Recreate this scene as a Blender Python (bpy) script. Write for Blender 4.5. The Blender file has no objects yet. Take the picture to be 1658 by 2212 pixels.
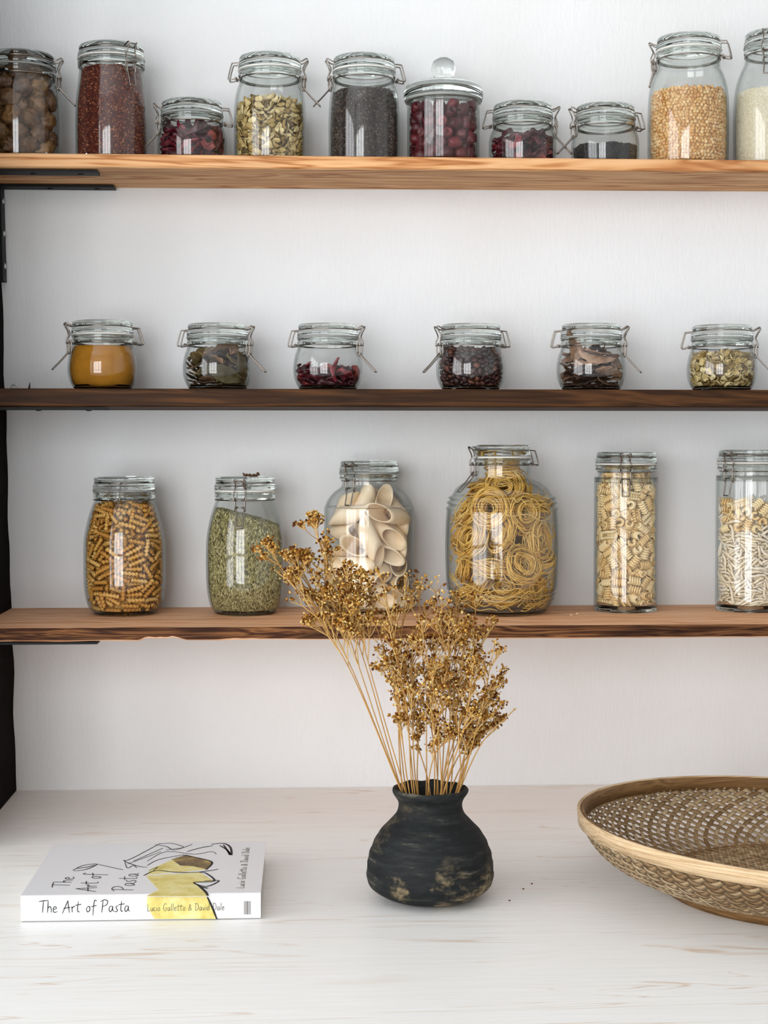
import bpy, math, random
from mathutils import Vector, Matrix, Euler, noise
PI = math.pi
random.seed(7)
C = bpy.context.scene.collection
# ---------------------------------------------------------------- camera frame
F = 3500.0; CX, CY = 829.0, 1106.0
D = 2.35; H = 0.49
TH = math.atan((1106-975)/F); PS = math.radians(3.0)
CAM = Vector((0, -D, H))
FWD = Vector((math.sin(PS)*math.cos(TH), math.cos(PS)*math.cos(TH), -math.sin(TH)))
RGT = Vector((math.cos(PS), -math.sin(PS), 0)); UP = RGT.cross(FWD)
def ray(px, py): return FWD + RGT*((px-CX)/F) - UP*((py-CY)/F)
def on_y(px, py, y):
    d = ray(px, py); return CAM + d*((y-CAM.y)/d.y)
def on_z(px, py, z):
    d = ray(px, py); return CAM + d*((z-CAM.z)/d.z)
def depth(p): return (Vector(p)-CAM).dot(FWD)

# ---------------------------------------------------------------- mesh building
class MB:
    def __init__(s): s.v = []; s.f = []; s.m = []
    def add(s, v, f, mat=0, M=None):
        o = len(s.v)
        s.v += [tuple(M @ Vector(p)) for p in v] if M is not None else [tuple(p) for p in v]
        s.f += [tuple(i+o for i in q) for q in f]; s.m += [mat]*len(f)
        return s
    def box(s, x0, x1, y0, y1, z0, z1, mat=0, M=None):
        v = [(x0,y0,z0),(x1,y0,z0),(x1,y1,z0),(x0,y1,z0),(x0,y0,z1),(x1,y0,z1),(x1,y1,z1),(x0,y1,z1)]
        return s.add(v, [(0,3,2,1),(4,5,6,7),(0,1,5,4),(1,2,6,5),(2,3,7,6),(3,0,4,7)], mat, M)
    def mesh(s, name, mats, smooth=True):
        me = bpy.data.meshes.new(name); me.from_pydata(s.v, [], s.f)
        for m in (mats if isinstance(mats, (list, tuple)) else [mats]): me.materials.append(m)
        me.polygons.foreach_set('material_index', s.m)
        if smooth: me.polygons.foreach_set('use_smooth', [True]*len(s.f))
        me.update(); return me
    def obj(s, name, mats, parent=None, smooth=True):
        o = bpy.data.objects.new(name, s.mesh(name, mats, smooth)); C.objects.link(o)
        if parent: o.parent = parent
        return o
def lathe(prof, n=56, closed=False):
    v = []; f = []; idx = []
    for (r, z) in prof:
        if r < 1e-7: idx.append([len(v)]*n); v.append((0,0,z))
        else:
            idx.append(list(range(len(v), len(v)+n)))
            v += [(r*math.cos(2*PI*k/n), r*math.sin(2*PI*k/n), z) for k in range(n)]
    L = len(prof); rng = range(L if closed else L-1)
    for i in rng:
        a, b = idx[i], idx[(i+1) % L]
        for k in range(n):
            k2 = (k+1) % n; q = []
            for t in (a[k], a[k2], b[k2], b[k]):
                if t not in q: q.append(t)
            if len(q) > 2: f.append(tuple(q))
    return v, f
def catmull(pts, k=6, closed=False):
    P = [Vector(p) for p in pts]; n = len(P); out = []
    for i in range(n if closed else n-1):
        if closed: p0, p1, p2, p3 = P[i-1], P[i], P[(i+1) % n], P[(i+2) % n]
        else: p0, p1, p2, p3 = P[max(i-1,0)], P[i], P[i+1], P[min(i+2,n-1)]
        for j in range(k):
            t = j/k
            out.append(0.5*((2*p1)+(p2-p0)*t+(2*p0-5*p1+4*p2-p3)*t*t+(3*p1-p0-3*p2+p3)*t**3))
    if not closed: out.append(P[-1])
    return out
def tube(pts, r, n=6, closed=False, caps=True, flat=None):
    P = [Vector(p) for p in pts]; v = []; f = []; L = len(P); ref = None
    for i, p in enumerate(P):
        if closed: t = P[(i+1) % L]-P[i-1]
        else: t = P[min(i+1, L-1)]-P[max(i-1, 0)]
        if t.length < 1e-9: t = Vector((0,0,1))
        t.normalize()
        if ref is None:
            ref = Vector((0,0,1)) if abs(t.z) < .9 else Vector((1,0,0))
            a = t.cross(ref).normalized()
        else:
            a = a - t*a.dot(t)
            a = a.normalized() if a.length > 1e-6 else t.orthogonal().normalized()
        b = t.cross(a); rr = r[i] if isinstance(r, (list, tuple)) else r
        for k in range(n):
            an = 2*PI*k/n; v.append(p + a*(rr*math.cos(an)) + b*(rr*math.sin(an)))
    for i in range(L if closed else L-1):
        j = (i+1) % L
        for k in range(n):
            k2 = (k+1) % n; f.append((i*n+k, i*n+k2, j*n+k2, j*n+k))
    if not closed and caps:
        f.append(tuple(range(n))[::-1]); f.append(tuple((L-1)*n+k for k in range(n)))
    return v, f
def ring(R, z, r, n=64, m=6, closed=True):
    return tube([(R*math.cos(2*PI*k/n), R*math.sin(2*PI*k/n), z) for k in range(n)], r, m, True)
def ico(sub=1):
    import bmesh
    bm = bmesh.new(); bmesh.ops.create_icosphere(bm, subdivisions=sub, radius=1)
    v = [p.co.copy() for p in bm.verts]; f = [tuple(q.index for q in g.verts) for g in bm.faces]; bm.free()
    return v, f
def rnd(a, b): return random.uniform(a, b)
def rot_rand(): return Euler((rnd(0, 2*PI), math.acos(rnd(-1, 1)), rnd(0, 2*PI))).to_matrix().to_4x4()

# ---------------------------------------------------------------- food shapes (metres, centred)
def sheet(fn, nu, nv, th):
    """closed thin solid from a surface fn(u,v)->Vector with real thickness"""
    G = [[fn(i/nu, j/nv) for j in range(nv+1)] for i in range(nu+1)]
    N = [[None]*(nv+1) for _ in range(nu+1)]
    for i in range(nu+1):
        for j in range(nv+1):
            du = G[min(i+1,nu)][j]-G[max(i-1,0)][j]; dv = G[i][min(j+1,nv)]-G[i][max(j-1,0)]
            nn = du.cross(dv); N[i][j] = nn.normalized() if nn.length > 1e-12 else Vector((0,0,1))
    v = []; f = []; W = nv+1; K = (nu+1)*W
    for s in (1, -1):
        for i in range(nu+1):
            for j in range(W): v.append(G[i][j]+N[i][j]*(s*th/2))
    for i in range(nu):
        for j in range(nv):
            a, b, c, d = i*W+j, (i+1)*W+j, (i+1)*W+j+1, i*W+j+1
            f.append((a,b,c,d)); f.append((d+K,c+K,b+K,a+K))
    for i in range(nu):
        for j, fl in ((0, 0), (nv, 1)):
            a, b = i*W+j, (i+1)*W+j; f.append((a,a+K,b+K,b) if not fl else (b,b+K,a+K,a))
    for j in range(nv):
        for i, fl in ((0, 1), (nu, 0)):
            a, b = i*W+j, i*W+j+1; f.append((a,a+K,b+K,b) if not fl else (b,b+K,a+K,a))
    return v, f
def sh_fusilli(L=.023, R=.0037):
    v = []; f = []; nr = 34; ns = 9
    for i in range(nr):
        t = i/(nr-1); ang = t*2*PI*1.5
        for k in range(ns):
            a = 2*PI*k/ns; rr = R*(.28+.72*(.5+.5*math.cos(3*a)))
            v.append(Vector(((t-.5)*L, rr*math.cos(a+ang), rr*math.sin(a+ang))))
    for i in range(nr-1):
        for k in range(ns):
            k2 = (k+1) % ns; f.append((i*ns+k, (i+1)*ns+k, (i+1)*ns+k2, i*ns+k2))
    f.append(tuple(range(ns))); f.append(tuple((nr-1)*ns+k for k in range(ns))[::-1])
    return v, f
def sh_penne(L=.050, R=.0138, th=.0014):
    v = []; f = []; n = 22; nl = 6
    for (rr) in (R, R-th):
        for i in range(nl+1):
            t = i/nl-.5
            for k in range(n):
                a = 2*PI*k/n; rip = 1
                y, z = rr*rip*math.cos(a), .86*rr*rip*math.sin(a)
                v.append(Vector((t*L + (math.cos(a)*1.15*R)*1.0, y, z)))
    K = (nl+1)*n
    for i in range(nl):
        for k in range(n):
            k2 = (k+1) % n; a, b, c, d = i*n+k, (i+1)*n+k, (i+1)*n+k2, i*n+k2
            f.append((a,d,c,b)); f.append((a+K,b+K,c+K,d+K))
    for k in range(n):
        k2 = (k+1) % n
        f.append((k, k+K, k2+K, k2)); o = nl*n; f.append((o+k, o+k2, o+k2+K, o+k+K))
    return v, f
def sh_radiatore(L=.0165, R=.0052):
    def fn(u, w):
        a = .3+u*PI*1.55
        rip = math.sin(w*2*PI*4.6)
        rr = R*(.72+.34*rip + .18*u)
        return Vector(((w-.5)*L + .0007*math.sin(a*3), rr*math.cos(a), rr*math.sin(a)))
    return sheet(fn, 16, 30, .0011)
def sh_strozz(L=.026, R=.0021):
    pts = []; rr = []
    for i in range(13):
        t = i/12; pts.append(Vector(((t-.5)*L, .0010*math.sin(t*7), .0008*math.cos(t*6)))); rr.append(R*(.35+.65*math.sin(PI*min(max(t,.03),.97))**.6)*(1+.14*math.sin(t*19)))
    return tube(pts, rr, 6)
def sh_petal(seed, L=.026, W=.012, curl=1.0):
    rs = random.Random(seed); ph = [rs.uniform(0, 6) for _ in range(5)]
    def fn(u, w):
        s = (w-.5)*2; wd = W*math.sin(PI*min(.97, .06+u*.92))**.7*(1+.18*math.sin(9*u+ph[0]))
        a = s*1.1*curl
        x = (u-.5)*L; y = wd*math.sin(a)*.6+.0018*math.sin(7*u+ph[1]); z = -wd*.55*(1-math.cos(a*1.25)) + .0026*math.sin(5*u+ph[2])*curl+.0012*math.sin(12*u+5*s+ph[3])
        return Vector((x, y, z))
    return sheet(fn, 14, 7, .0006)
def sh_leaf(seed, L=.052, W=.023):
    rs = random.Random(seed); ph = [rs.uniform(0, 6) for _ in range(5)]; cu = rs.uniform(.4, 1.3)
    def fn(u, w):
        s = (w-.5)*2; wd = W*.5*math.sin(PI*min(.985, .02+u*.96))**.75*(1+.05*math.sin(22*u+ph[0]))
        x = (u-.5)*L; y = wd*s
        z = .004*cu*math.sin(3.2*u+ph[1]) + .0045*cu*s*s*math.cos(ph[2]) + .0009*math.sin(30*u-abs(s)*6) + .001*s*math.sin(6*u+ph[3]) - .0012*math.exp(-(s*6)**2)
        return Vector((x, y, z))
    return sheet(fn, 22, 10, .0005)
def sh_chip(seed, S=.0095):
    rs = random.Random(seed); ph = [rs.uniform(0, 6) for _ in range(6)]
    def fn(u, w):
        a = u*2*PI*.93; r = (.12+w*.88)*S*.62*(1+.22*math.sin(3*a+ph[0])+.1*math.sin(7*a+ph[1]))
        return Vector((r*math.cos(a), r*math.sin(a)*.8, S*(.38*w*w*math.cos(ph[4]) + .16*math.sin(2*a+ph[2])*w+.08*math.sin(6*a+ph[3])*w)))
    return sheet(fn, 18, 4, .0009)
def sh_lump(seed, sx, sy, sz, amp=.18, fr=2.0, sub=3):
    v, f = ico(sub); o = Vector((seed*7.1, 3.3*seed, 1.7)); out = []
    for p in v:
        k = 1+amp*noise.fractal(p*fr+o, .8, 2.1, 3)
        out.append(Vector((p.x*sx*k, p.y*sy*k, p.z*sz*k)))
    return out, f
def sh_redfruit(seed, S=.0075):
    prof = []
    for i in range(15):
        a = -PI/2*.86+i/14*PI*.86*1.0
        prof.append((S*(.42+.58*math.cos(a)), S*1.15*math.sin(a)))
    prof = [(S*.28, -S*.55)]+prof+[(S*.28, S*.55), (0, S*.1)]
    prof = [(0, -S*.3)]+prof
    v, f = lathe(prof, 18); o = Vector((seed*5.1, 0, 2))
    return [p2*(1+.10*noise.noise(p2*260+o)) for p2 in [Vector(p) for p in v]], f
def sh_nest(seed, R=.027, n=46):
    rs = random.Random(seed); mb = MB()
    for i in range(n):
        r0 = R*rs.uniform(.30, 1.0); z0 = rs.uniform(-.5, .5)*R*.85*math.sqrt(max(.1, 1-(r0/R)**2*.6)); tx, ty = rs.gauss(0, .10), rs.gauss(0, .10)
        e = rs.uniform(.85, 1.1); ph = rs.uniform(0, 6.3); L = rs.uniform(.7, 1.25)*2*PI; pts = []
        dr = rs.uniform(-.12, .12)*R
        for k in range(25):
            a = ph+L*k/24; r = (r0+dr*k/24)*(1+.05*math.sin(3*a+i))
            x, y = r*math.cos(a)*e, r*math.sin(a)
            pts.append((x, y, z0+tx*x+ty*y+.0012*math.sin(4*a+i)))
        v, f = tube(pts, .00082, 4); mb.add(v, f)
    for i in range(3):
        a = rs.uniform(0, 6.3); pts = []
        for k in range(9):
            t = k/8; r = R*(.8+.45*t); pts.append((r*math.cos(a+t*1.2), r*math.sin(a+t*1.2), rs.uniform(-.2,.2)*R*.2+R*.5*t*math.sin(i*2+seed)))
        v, f = tube(catmull(pts, 2), .0007, 4); mb.add(v, f)
    return mb.v, mb.f

# ---------------------------------------------------------------- jar geometry (pixels at the jar -> metres by U)
SHELF1 = dict(yf=-.165); SHELF2 = dict(yf=-.195); SHELF3 = {}
z1 = on_y(829, 338, -.165).z; z2 = on_y(829, 840.5, -.195).z; z3 = on_y(829, 1309.5, 0).z
y3f = on_z(829, 1353, z3).y
SMALL = [(0,52),(3,59),(16,68),(33,73.5),(53,74.5),(76,71),(90,66),(98,63.5)]
def stretch(prof, h, zn):   # prof given for its own zn -> scaled in z
    return prof
JARS = {
 # name: (px, shelf, base_py or None, H, zn, Rcollar, profile, clasp angle, hinge?)
 's1a': dict(px=45, sh=1, H=229, zn=182, Rc=77, prof=[(0,76),(5,82),(15,85),(80,86),(135,85),(160,81),(174,75),(180,73)], cl=0, open=1),
 's1b': dict(px=242, sh=1, H=250, zn=206, Rc=72, prof=[(0,70),(5,75),(20,77),(80,77.5),(130,76),(165,72),(190,69),(203,68)], cl=-52, open=0),
 's1c': dict(px=415, sh=1, H=133, zn=87, Rc=67, prof=[(0,66),(4,71),(14,74),(45,75),(65,73),(78,68),(85,64)], cl=183, open=1),
 's1d': dict(px=583, sh=1, H=231, zn=184, Rc=68, prof=[(0,68),(5,74),(18,77),(90,77.5),(130,76),(155,72),(170,67),(181,64)], cl=-6, open=1),
 's1e': dict(px=786, sh=1, H=231, zn=184, Rc=68, prof=[(0,68),(5,74),(18,76),(90,76.5),(130,75),(155,72),(170,67),(181,64)], cl=186, open=1),
 's1g': dict(px=1128, sh=1, H=134, zn=88, Rc=65, prof=[(0,62),(4,68),(14,71.5),(45,73),(65,71),(78,66),(85,62)], cl=-4, open=1),
 's1h': dict(px=1306, sh=1, H=132, zn=87, Rc=65, prof=[(0,62),(4,68),(14,71.5),(45,73),(65,71),(78,66),(85,62)], cl=188, open=1),
 's1i': dict(px=1485, sh=1, H=280, zn=234, Rc=70, prof=[(0,76),(5,82),(18,85.5),(90,86.5),(150,85),(178,81),(200,74),(212,68),(230,66)], cl=158, open=0),
 's1j': dict(px=1671, sh=1, H=291, zn=244, Rc=66, prof=[(0,76),(5,82),(18,85.5),(90,87),(150,86),(185,81),(210,72),(225,65),(240,62)], cl=-118, open=0),
 's2a': dict(px=222, sh=2, H=150, zn=103, Rc=66.5, prof=[(z*1.03, r) for z, r in SMALL], cl=197, open=1),
 's2b': dict(px=470, sh=2, H=144, zn=99, Rc=66, prof=SMALL, cl=-14, open=1),
 's2c': dict(px=708, sh=2, H=144, zn=99, Rc=66, prof=SMALL, cl=-17, open=1),
 's2d': dict(px=1016, sh=2, H=144, zn=99, Rc=66, prof=SMALL, cl=195, open=1),
 's2e': dict(px=1276, sh=2, H=145, zn=99, Rc=66, prof=SMALL, cl=-17, open=1),
 's2f': dict(px=1558, sh=2, H=143, zn=97, Rc=66, prof=SMALL, cl=-18, open=1),
 's3a': dict(px=270, sh=3, by=1332, H=297, zn=248, Rc=67, prof=[(0,60),(4,68),(22,80),(57,87),(100,88),(150,87.5),(175,84.5),(205,78),(230,70),(244,64)], cl=82, open=0),
 's3b': dict(px=530, sh=3, by=1331, H=296, zn=247, Rc=66, prof=[(0,60),(4,67),(22,77),(57,83),(100,84.5),(150,84),(175,81.5),(205,75.5),(230,68),(244,63)], cl=-97, open=0),
 's3c': dict(px=797, sh=3, by=1327, H=324, zn=282, Rc=64, prof=[(0,80),(4,88),(14,94),(32,96.5),(205,97),(225,95),(240,89),(255,77),(264,65),(270,59),(279,58)], cl=-128, open=0),
 's3d': dict(px=1083, sh=3, by=1332, H=362, zn=320, Rc=62, prof=[(0,86),(4,95),(18,105),(28,109),(33,115),(38,112),(43,117),(48,114),(53,118),(80,120.5),(140,122),(190,121),(220,119),(226,121),(232,115),(238,119),(244,113),(249,116),(254,108),(268,99),(280,84),(287,68),(293,61),(316,60)], cl=-160, open=1),
 's3e': dict(px=1350, sh=3, by=1324, H=342, zn=300, Rc=66, prof=[(0,60),(3,65),(8,67.5),(20,68),(268,68),(276,67),(281,62),(286,59),(297,59)], cl=-102, open=0),
 's3f': dict(px=1619, sh=3, by=1323, H=345, zn=300, Rc=72, prof=[(0,65),(3,71),(8,73.5),(20,74),(270,74),(278,73),(284,68),(289,65),(297,65)], cl=-142, open=0),
}
for k, j in JARS.items():
    if j['sh'] == 1: z, y = z1, -.088
    elif j['sh'] == 2: z, y = z2, -.105
    else:
        z = z3; p = on_z(j['px'], j['by'], z3); u = depth(p)/F; y = p.y + j['prof'][0][1]*u
    dz = z-CAM.z
    p = on_y(j['px'], 975 - dz*F/(D+y), y); p.z = z
    j['pos'] = p; j['u'] = depth(p)/F
    # smooth outer profile in metres
    j['out'] = [(q[1]*j['u'], q[0]*j['u']) for q in [(a.x, a.y) for a in catmull([(z_, r_, 0) for z_, r_ in j['prof']], 4)]]
def r_in(j, z, gap=.0024):
    P = j['out']
    if z <= P[0][1]: return P[0][0]-gap
    for (r0, a), (r1, b) in zip(P, P[1:]):
        if a <= z <= b: return r0+(r1-r0)*((z-a)/(b-a+1e-9))-gap
    return P[-1][0]-gap
LIGHT, EXPO = 23.0, 0.0
# resting poses of the loose pieces: shape, x, y, z (0.3 mm steps), three turns (4 degree steps)
POSES = {
 's1a': [
1,6,-133,394,-32,-2,-5,1,-62,-112,348,0,-42,-12,0,-24,-130,190,10,9,33,0,-33,-128,271,22,0,0,2,35,-120,321,-1,42,-20,0,-32,-120,54,-1,41,20,1,75,-87,397,-28,-7,-3,2,60,-115,180,-39,3,17,1,56,-110,53,-9,2,19,1,-74,-105,123,22,8,16,1,10,-110,123,26,4,-15,0,98,-87,244,-4,-36,19,
0,-89,-87,211,44,-4,16,1,-122,-49,380,-5,-9,-9,2,101,-82,118,15,-3,21,0,107,-78,326,22,-3,19,0,-105,-77,287,-17,1,23,2,-116,-62,61,4,-27,12,0,20,-77,232,-41,7,19,2,134,-19,378,-8,10,18,1,3,-48,417,24,-3,-29,0,-125,-44,144,-33,-8,-9,2,118,-46,53,-45,-3,0,1,122,-32,180,31,-7,-7,
2,-133,-23,236,-9,12,-24,2,-28,-49,299,28,2,24,2,-30,-47,168,6,0,-42,2,55,-12,359,42,2,15,1,-47,-12,365,2,38,10,1,132,-12,281,-1,16,1,2,-5,-40,58,-7,7,-7,1,52,-31,284,9,42,-5,2,-126,3,314,44,-3,-9,1,129,9,106,29,0,-12,2,-66,-1,111,-34,-10,2,2,-131,23,58,10,9,23,
2,-47,-4,231,-13,44,-4,0,46,0,190,-8,-8,-18,1,-120,27,181,-21,42,-1,1,53,10,66,-11,-28,27,2,-55,36,301,18,30,8,2,-26,39,56,20,44,0],
 's1c': [
3,3,-139,146,10,-11,1,0,-52,-121,153,35,5,-12,1,-16,-109,157,11,-15,-26,3,-6,-128,59,44,-10,-2,2,-48,-120,100,3,2,-6,1,47,-116,107,1,-5,-36,3,66,-87,154,-7,41,17,0,-84,-108,35,-26,1,32,0,77,-106,67,-24,3,6,3,41,-105,60,42,-6,10,2,-72,-100,124,-43,4,-5,0,104,-90,115,30,0,17,
2,-83,-66,169,10,-1,-2,3,-92,-88,69,40,2,-12,2,101,-58,158,0,2,-22,1,-20,-96,29,28,0,-21,2,30,-70,140,-39,-1,23,0,-64,-84,28,5,42,-13,3,67,-81,115,-1,-41,18,1,37,-84,114,-8,-8,-30,0,-6,-85,100,0,12,23,3,13,-85,27,-43,0,-18,3,38,-80,25,31,-1,-17,3,-106,-37,143,15,9,-25,
0,-48,-48,136,-43,-12,-4,1,108,-62,34,-3,-1,18,0,-49,-74,110,-34,0,-4,3,49,-47,169,41,4,15,3,72,-68,43,2,-42,-23,2,-127,-22,159,3,-16,17,1,17,-71,68,2,-5,-37,3,-78,-58,43,-6,-41,3,1,-89,-53,93,-11,-40,14,0,97,-51,84,15,0,31,1,-30,-62,57,0,43,12,3,-12,-38,138,33,-1,-26,
3,122,-39,117,8,17,-23,0,32,-47,117,44,-5,8,2,-26,-47,100,2,-5,14,3,93,2,153,10,44,-3,2,-100,-27,89,26,5,14,2,-89,-30,41,-2,-3,3,3,111,-20,39,28,5,22,1,-104,-22,64,-12,-1,8,3,52,-35,72,24,5,12,0,95,-21,107,-23,4,19,1,31,-3,157,8,-11,41,1,20,-31,101,23,-9,11,
0,121,37,151,19,-28,-18,0,49,-20,28,6,-38,10,1,-127,9,123,-4,35,16,3,-91,-3,35,25,-4,4,2,-76,29,152,-29,5,-10,2,-25,10,160,40,-6,20,1,-33,-19,113,-1,40,15,3,101,6,66,-1,-42,-12,1,137,23,38,17,-4,22,3,-58,1,115,-17,5,-23,3,116,24,89,16,-5,-13,3,-116,26,92,41,-1,14,
3,51,3,108,-5,-7,-11,0,22,32,139,41,4,5,2,48,13,53,-16,-9,-32,0,-84,30,57,2,-37,-1,1,-128,47,68,-15,35,14,3,-22,9,23,35,0,13,1,69,68,166,3,-3,-27,3,-92,38,22,35,0,6,1,-59,27,79,2,40,23,0,8,9,114,5,-5,19,1,10,12,26,31,1,-34,1,-29,20,75,34,-4,16,
3,-1,14,53,1,43,16,3,-48,74,160,-20,-41,2,3,67,37,121,-14,-5,-10,1,82,43,45,1,44,-22,1,86,46,104,-1,3,38,2,27,77,140,7,0,9,0,102,59,28,5,42,17,2,92,59,125,2,-40,-2,0,-25,41,123,-11,37,-13,2,-88,64,123,-30,7,3,0,-45,50,50,-26,1,27,3,-71,106,154,-12,41,9,
1,-1,49,95,-9,39,17,1,29,106,151,40,5,4,3,-92,81,71,26,-11,8,0,102,86,75,-14,-41,-5,3,80,84,101,-41,1,-5,1,-19,70,54,-11,-6,37,1,64,82,32,-1,-4,-30,1,-56,85,80,15,34,15,3,40,86,58,10,-7,-25,3,16,86,69,-2,-42,13,3,-73,99,126,23,-5,8,0,-22,96,86,1,1,18,
2,-48,103,41,-2,-3,-37,1,29,104,33,-26,5,-22,3,-21,106,131,-8,44,8,0,72,116,72,-10,15,-7,3,3,109,101,43,1,10,3,6,109,55,12,-10,19,0,67,121,119,-22,-35,-1,1,-51,120,57,20,-2,3,1,-28,128,116,30,-18,-7],
 's1d': [
3,37,-142,265,-4,-8,-8,2,-51,-139,236,34,4,-7,2,6,-139,275,4,43,5,0,4,-136,232,-40,-11,-3,0,-46,-132,263,0,40,-26,3,6,-152,163,19,2,41,2,-5,-152,61,15,42,-2,1,-80,-119,266,0,-18,-42,0,-23,-125,266,-3,11,32,2,94,-116,256,37,-16,5,2,14,-124,236,37,-7,-21,0,-10,-146,138,-2,11,-24,
3,53,-119,262,42,-2,17,2,53,-142,216,31,-8,3,2,72,-114,276,-2,42,15,3,105,-106,246,-22,9,0,2,-110,-103,264,14,-27,-11,1,45,-136,145,27,20,9,0,30,-136,182,-2,-39,16,2,17,-135,212,4,42,9,0,29,-110,277,-1,-41,10,1,-27,-134,93,2,5,8,0,-66,-105,279,42,4,-12,2,-24,-109,226,-5,5,31,
3,26,-133,60,1,-5,-30,1,-50,-131,29,-2,11,9,2,14,-132,101,30,0,26,2,-8,-132,192,-39,-6,19,2,-32,-131,117,26,3,18,1,-46,-129,217,-4,-5,36,1,46,-129,46,-10,1,-45,3,116,-92,269,14,-3,-36,3,-42,-129,70,1,2,18,3,72,-125,85,15,-12,-19,0,-42,-128,154,-42,8,-6,3,-40,-128,184,-8,-5,-44,
1,-41,-127,45,-11,-4,-22,0,57,-125,169,10,18,-29,3,-20,-102,277,-1,-6,-15,0,-88,-119,50,15,-42,-10,3,68,-120,211,-1,44,16,2,-92,-116,147,34,7,-12,0,-118,-83,224,-1,-35,20,0,-76,-92,246,-4,-4,-15,1,-13,-123,31,-16,0,25,0,31,-121,82,-44,-1,23,1,71,-117,117,-6,-1,-42,2,96,-113,21,10,44,9,
3,25,-121,108,-3,-4,-28,2,7,-96,264,-34,4,14,2,11,-120,52,3,5,-21,0,-75,-114,171,-2,37,-24,3,51,-117,23,-6,-10,26,0,-105,-108,214,33,-11,-22,1,10,-119,28,-44,-1,-13,3,-65,-114,148,13,-2,15,0,-25,-92,247,-14,40,5,0,70,-112,37,4,-40,3,3,-23,-116,50,-6,3,2,3,27,-91,231,0,6,21,
1,28,-115,154,35,-7,15,1,86,-108,149,0,-15,-45,3,-18,-116,129,-29,-7,-4,3,78,-109,216,-3,4,24,0,55,-87,264,-37,3,-18,2,-64,-110,221,-2,-2,28,2,105,-103,92,36,-3,8,0,-58,-85,253,-6,39,-2,2,-85,-80,270,43,-2,-22,0,-9,-114,168,1,-44,-15,1,-73,-107,21,1,-2,-38,0,-111,-73,271,-32,-10,-14,
3,-80,-106,104,22,18,-16,1,37,-111,169,0,-6,-1,2,108,-73,228,37,1,0,1,-73,-105,129,-13,-39,10,3,-57,-107,108,-45,-1,5,2,-32,-83,242,12,37,6,2,51,-106,130,-38,-1,-12,3,136,-61,245,17,1,-38,1,8,-108,82,-23,-31,3,0,-114,-93,122,6,-38,0,1,-58,-103,127,15,-6,18,1,66,-76,234,-2,2,-30,
2,2,-81,266,0,-14,29,3,-67,-100,66,3,-5,20,0,51,-102,210,30,-1,20,2,-14,-104,146,-36,0,-2,3,95,-93,69,-25,-5,-34,1,-110,-90,80,-24,-9,32,1,92,-94,187,1,2,26,0,-101,-91,20,5,43,-2,3,74,-96,62,1,4,44,3,95,-91,161,1,2,17,2,-103,-89,180,4,28,12,2,117,-85,161,-6,9,-27,
2,99,-88,205,-6,-40,-8,2,64,-94,100,-5,-42,0,1,25,-98,204,-23,4,19,0,78,-64,261,-27,-1,9,1,71,-92,152,31,11,-7,3,-108,-83,145,11,-2,40,1,58,-92,35,22,-10,-35,0,-44,-93,177,-44,0,12,3,0,-95,210,-3,-38,-3,1,-76,-86,206,-3,36,15,3,115,-78,113,8,2,-23,0,-81,-58,247,-7,41,6,
2,-96,-53,227,43,0,-18,0,-128,-44,247,44,8,-15,2,107,-77,19,3,-45,-7,3,122,-73,67,35,4,-28,2,119,-44,263,-3,-39,22,1,93,-79,132,2,10,-26,1,124,-71,190,25,-9,16,1,39,-61,253,42,-4,-12,2,-53,-85,45,-17,38,-11,2,-89,-78,90,37,-1,-4,2,-95,-77,67,4,-41,-14,2,92,-49,246,35,-2,-1,
0,-113,-71,45,2,-37,-15,0,108,-72,102,-9,-8,25,2,-91,-45,277,44,3,5,0,67,-50,271,-1,44,-11,2,-132,-60,87,7,-44,-15,3,112,-64,201,1,-1,-44,2,-88,-70,167,-44,-6,-11,1,74,-72,92,21,-36,4,0,-53,-50,235,7,30,10,1,-98,-38,272,-38,8,-2,0,-7,-79,220,-41,-4,21,0,138,-54,115,-3,33,-6,
2,52,-74,183,44,6,-5,1,68,-71,212,8,-41,-18,2,-98,-64,29,27,2,-7,1,-39,-74,219,1,4,-31,1,-125,-55,132,4,6,-4,1,-75,-68,147,-23,-1,31,1,126,-23,247,9,0,-2,0,123,-54,72,4,30,-29,1,-130,-50,53,-15,-3,25,2,102,-58,176,7,-38,10,2,82,-63,44,33,1,-32,1,-133,-18,244,8,-45,-8,
0,34,-45,260,-1,-39,-18,0,-45,-42,265,44,-3,10,0,-105,-55,199,-2,41,9,2,-26,-45,245,0,33,-1,0,-117,-51,192,3,9,3,3,145,-11,270,11,3,-35,3,130,-46,52,-44,2,12,2,134,-11,244,-3,-2,14,3,131,-43,151,5,-9,8,3,-132,-42,217,4,3,32,0,-141,-39,156,-2,-35,0,0,-132,-10,267,-36,2,-21,
0,91,-23,268,-4,40,-4,2,-4,-40,261,-27,-1,7,2,-6,-39,226,-36,14,-4,0,-100,-47,108,-2,38,8,0,-59,-56,189,43,-8,9,1,116,-39,20,1,-2,32,2,-128,-36,122,7,14,12,0,-126,-36,22,-35,4,-18,1,100,-43,106,-23,7,17,1,92,-45,142,-14,16,-21,0,141,-30,94,3,38,1,0,112,-38,213,6,-38,4,
3,-84,-16,231,2,-5,-12,2,-146,7,234,-5,-33,11,0,137,-27,187,-33,-7,-9,3,85,-42,194,-3,4,10,1,60,-19,257,-11,-5,-30,0,23,-54,210,-30,2,-1,3,-46,-23,272,-6,30,13,1,-115,0,252,-33,3,22,1,-131,-27,201,-5,0,-7,1,-104,-4,264,-33,-1,24,3,-26,-53,203,-5,-7,25,0,-100,-36,54,-42,-12,-6,
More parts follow.
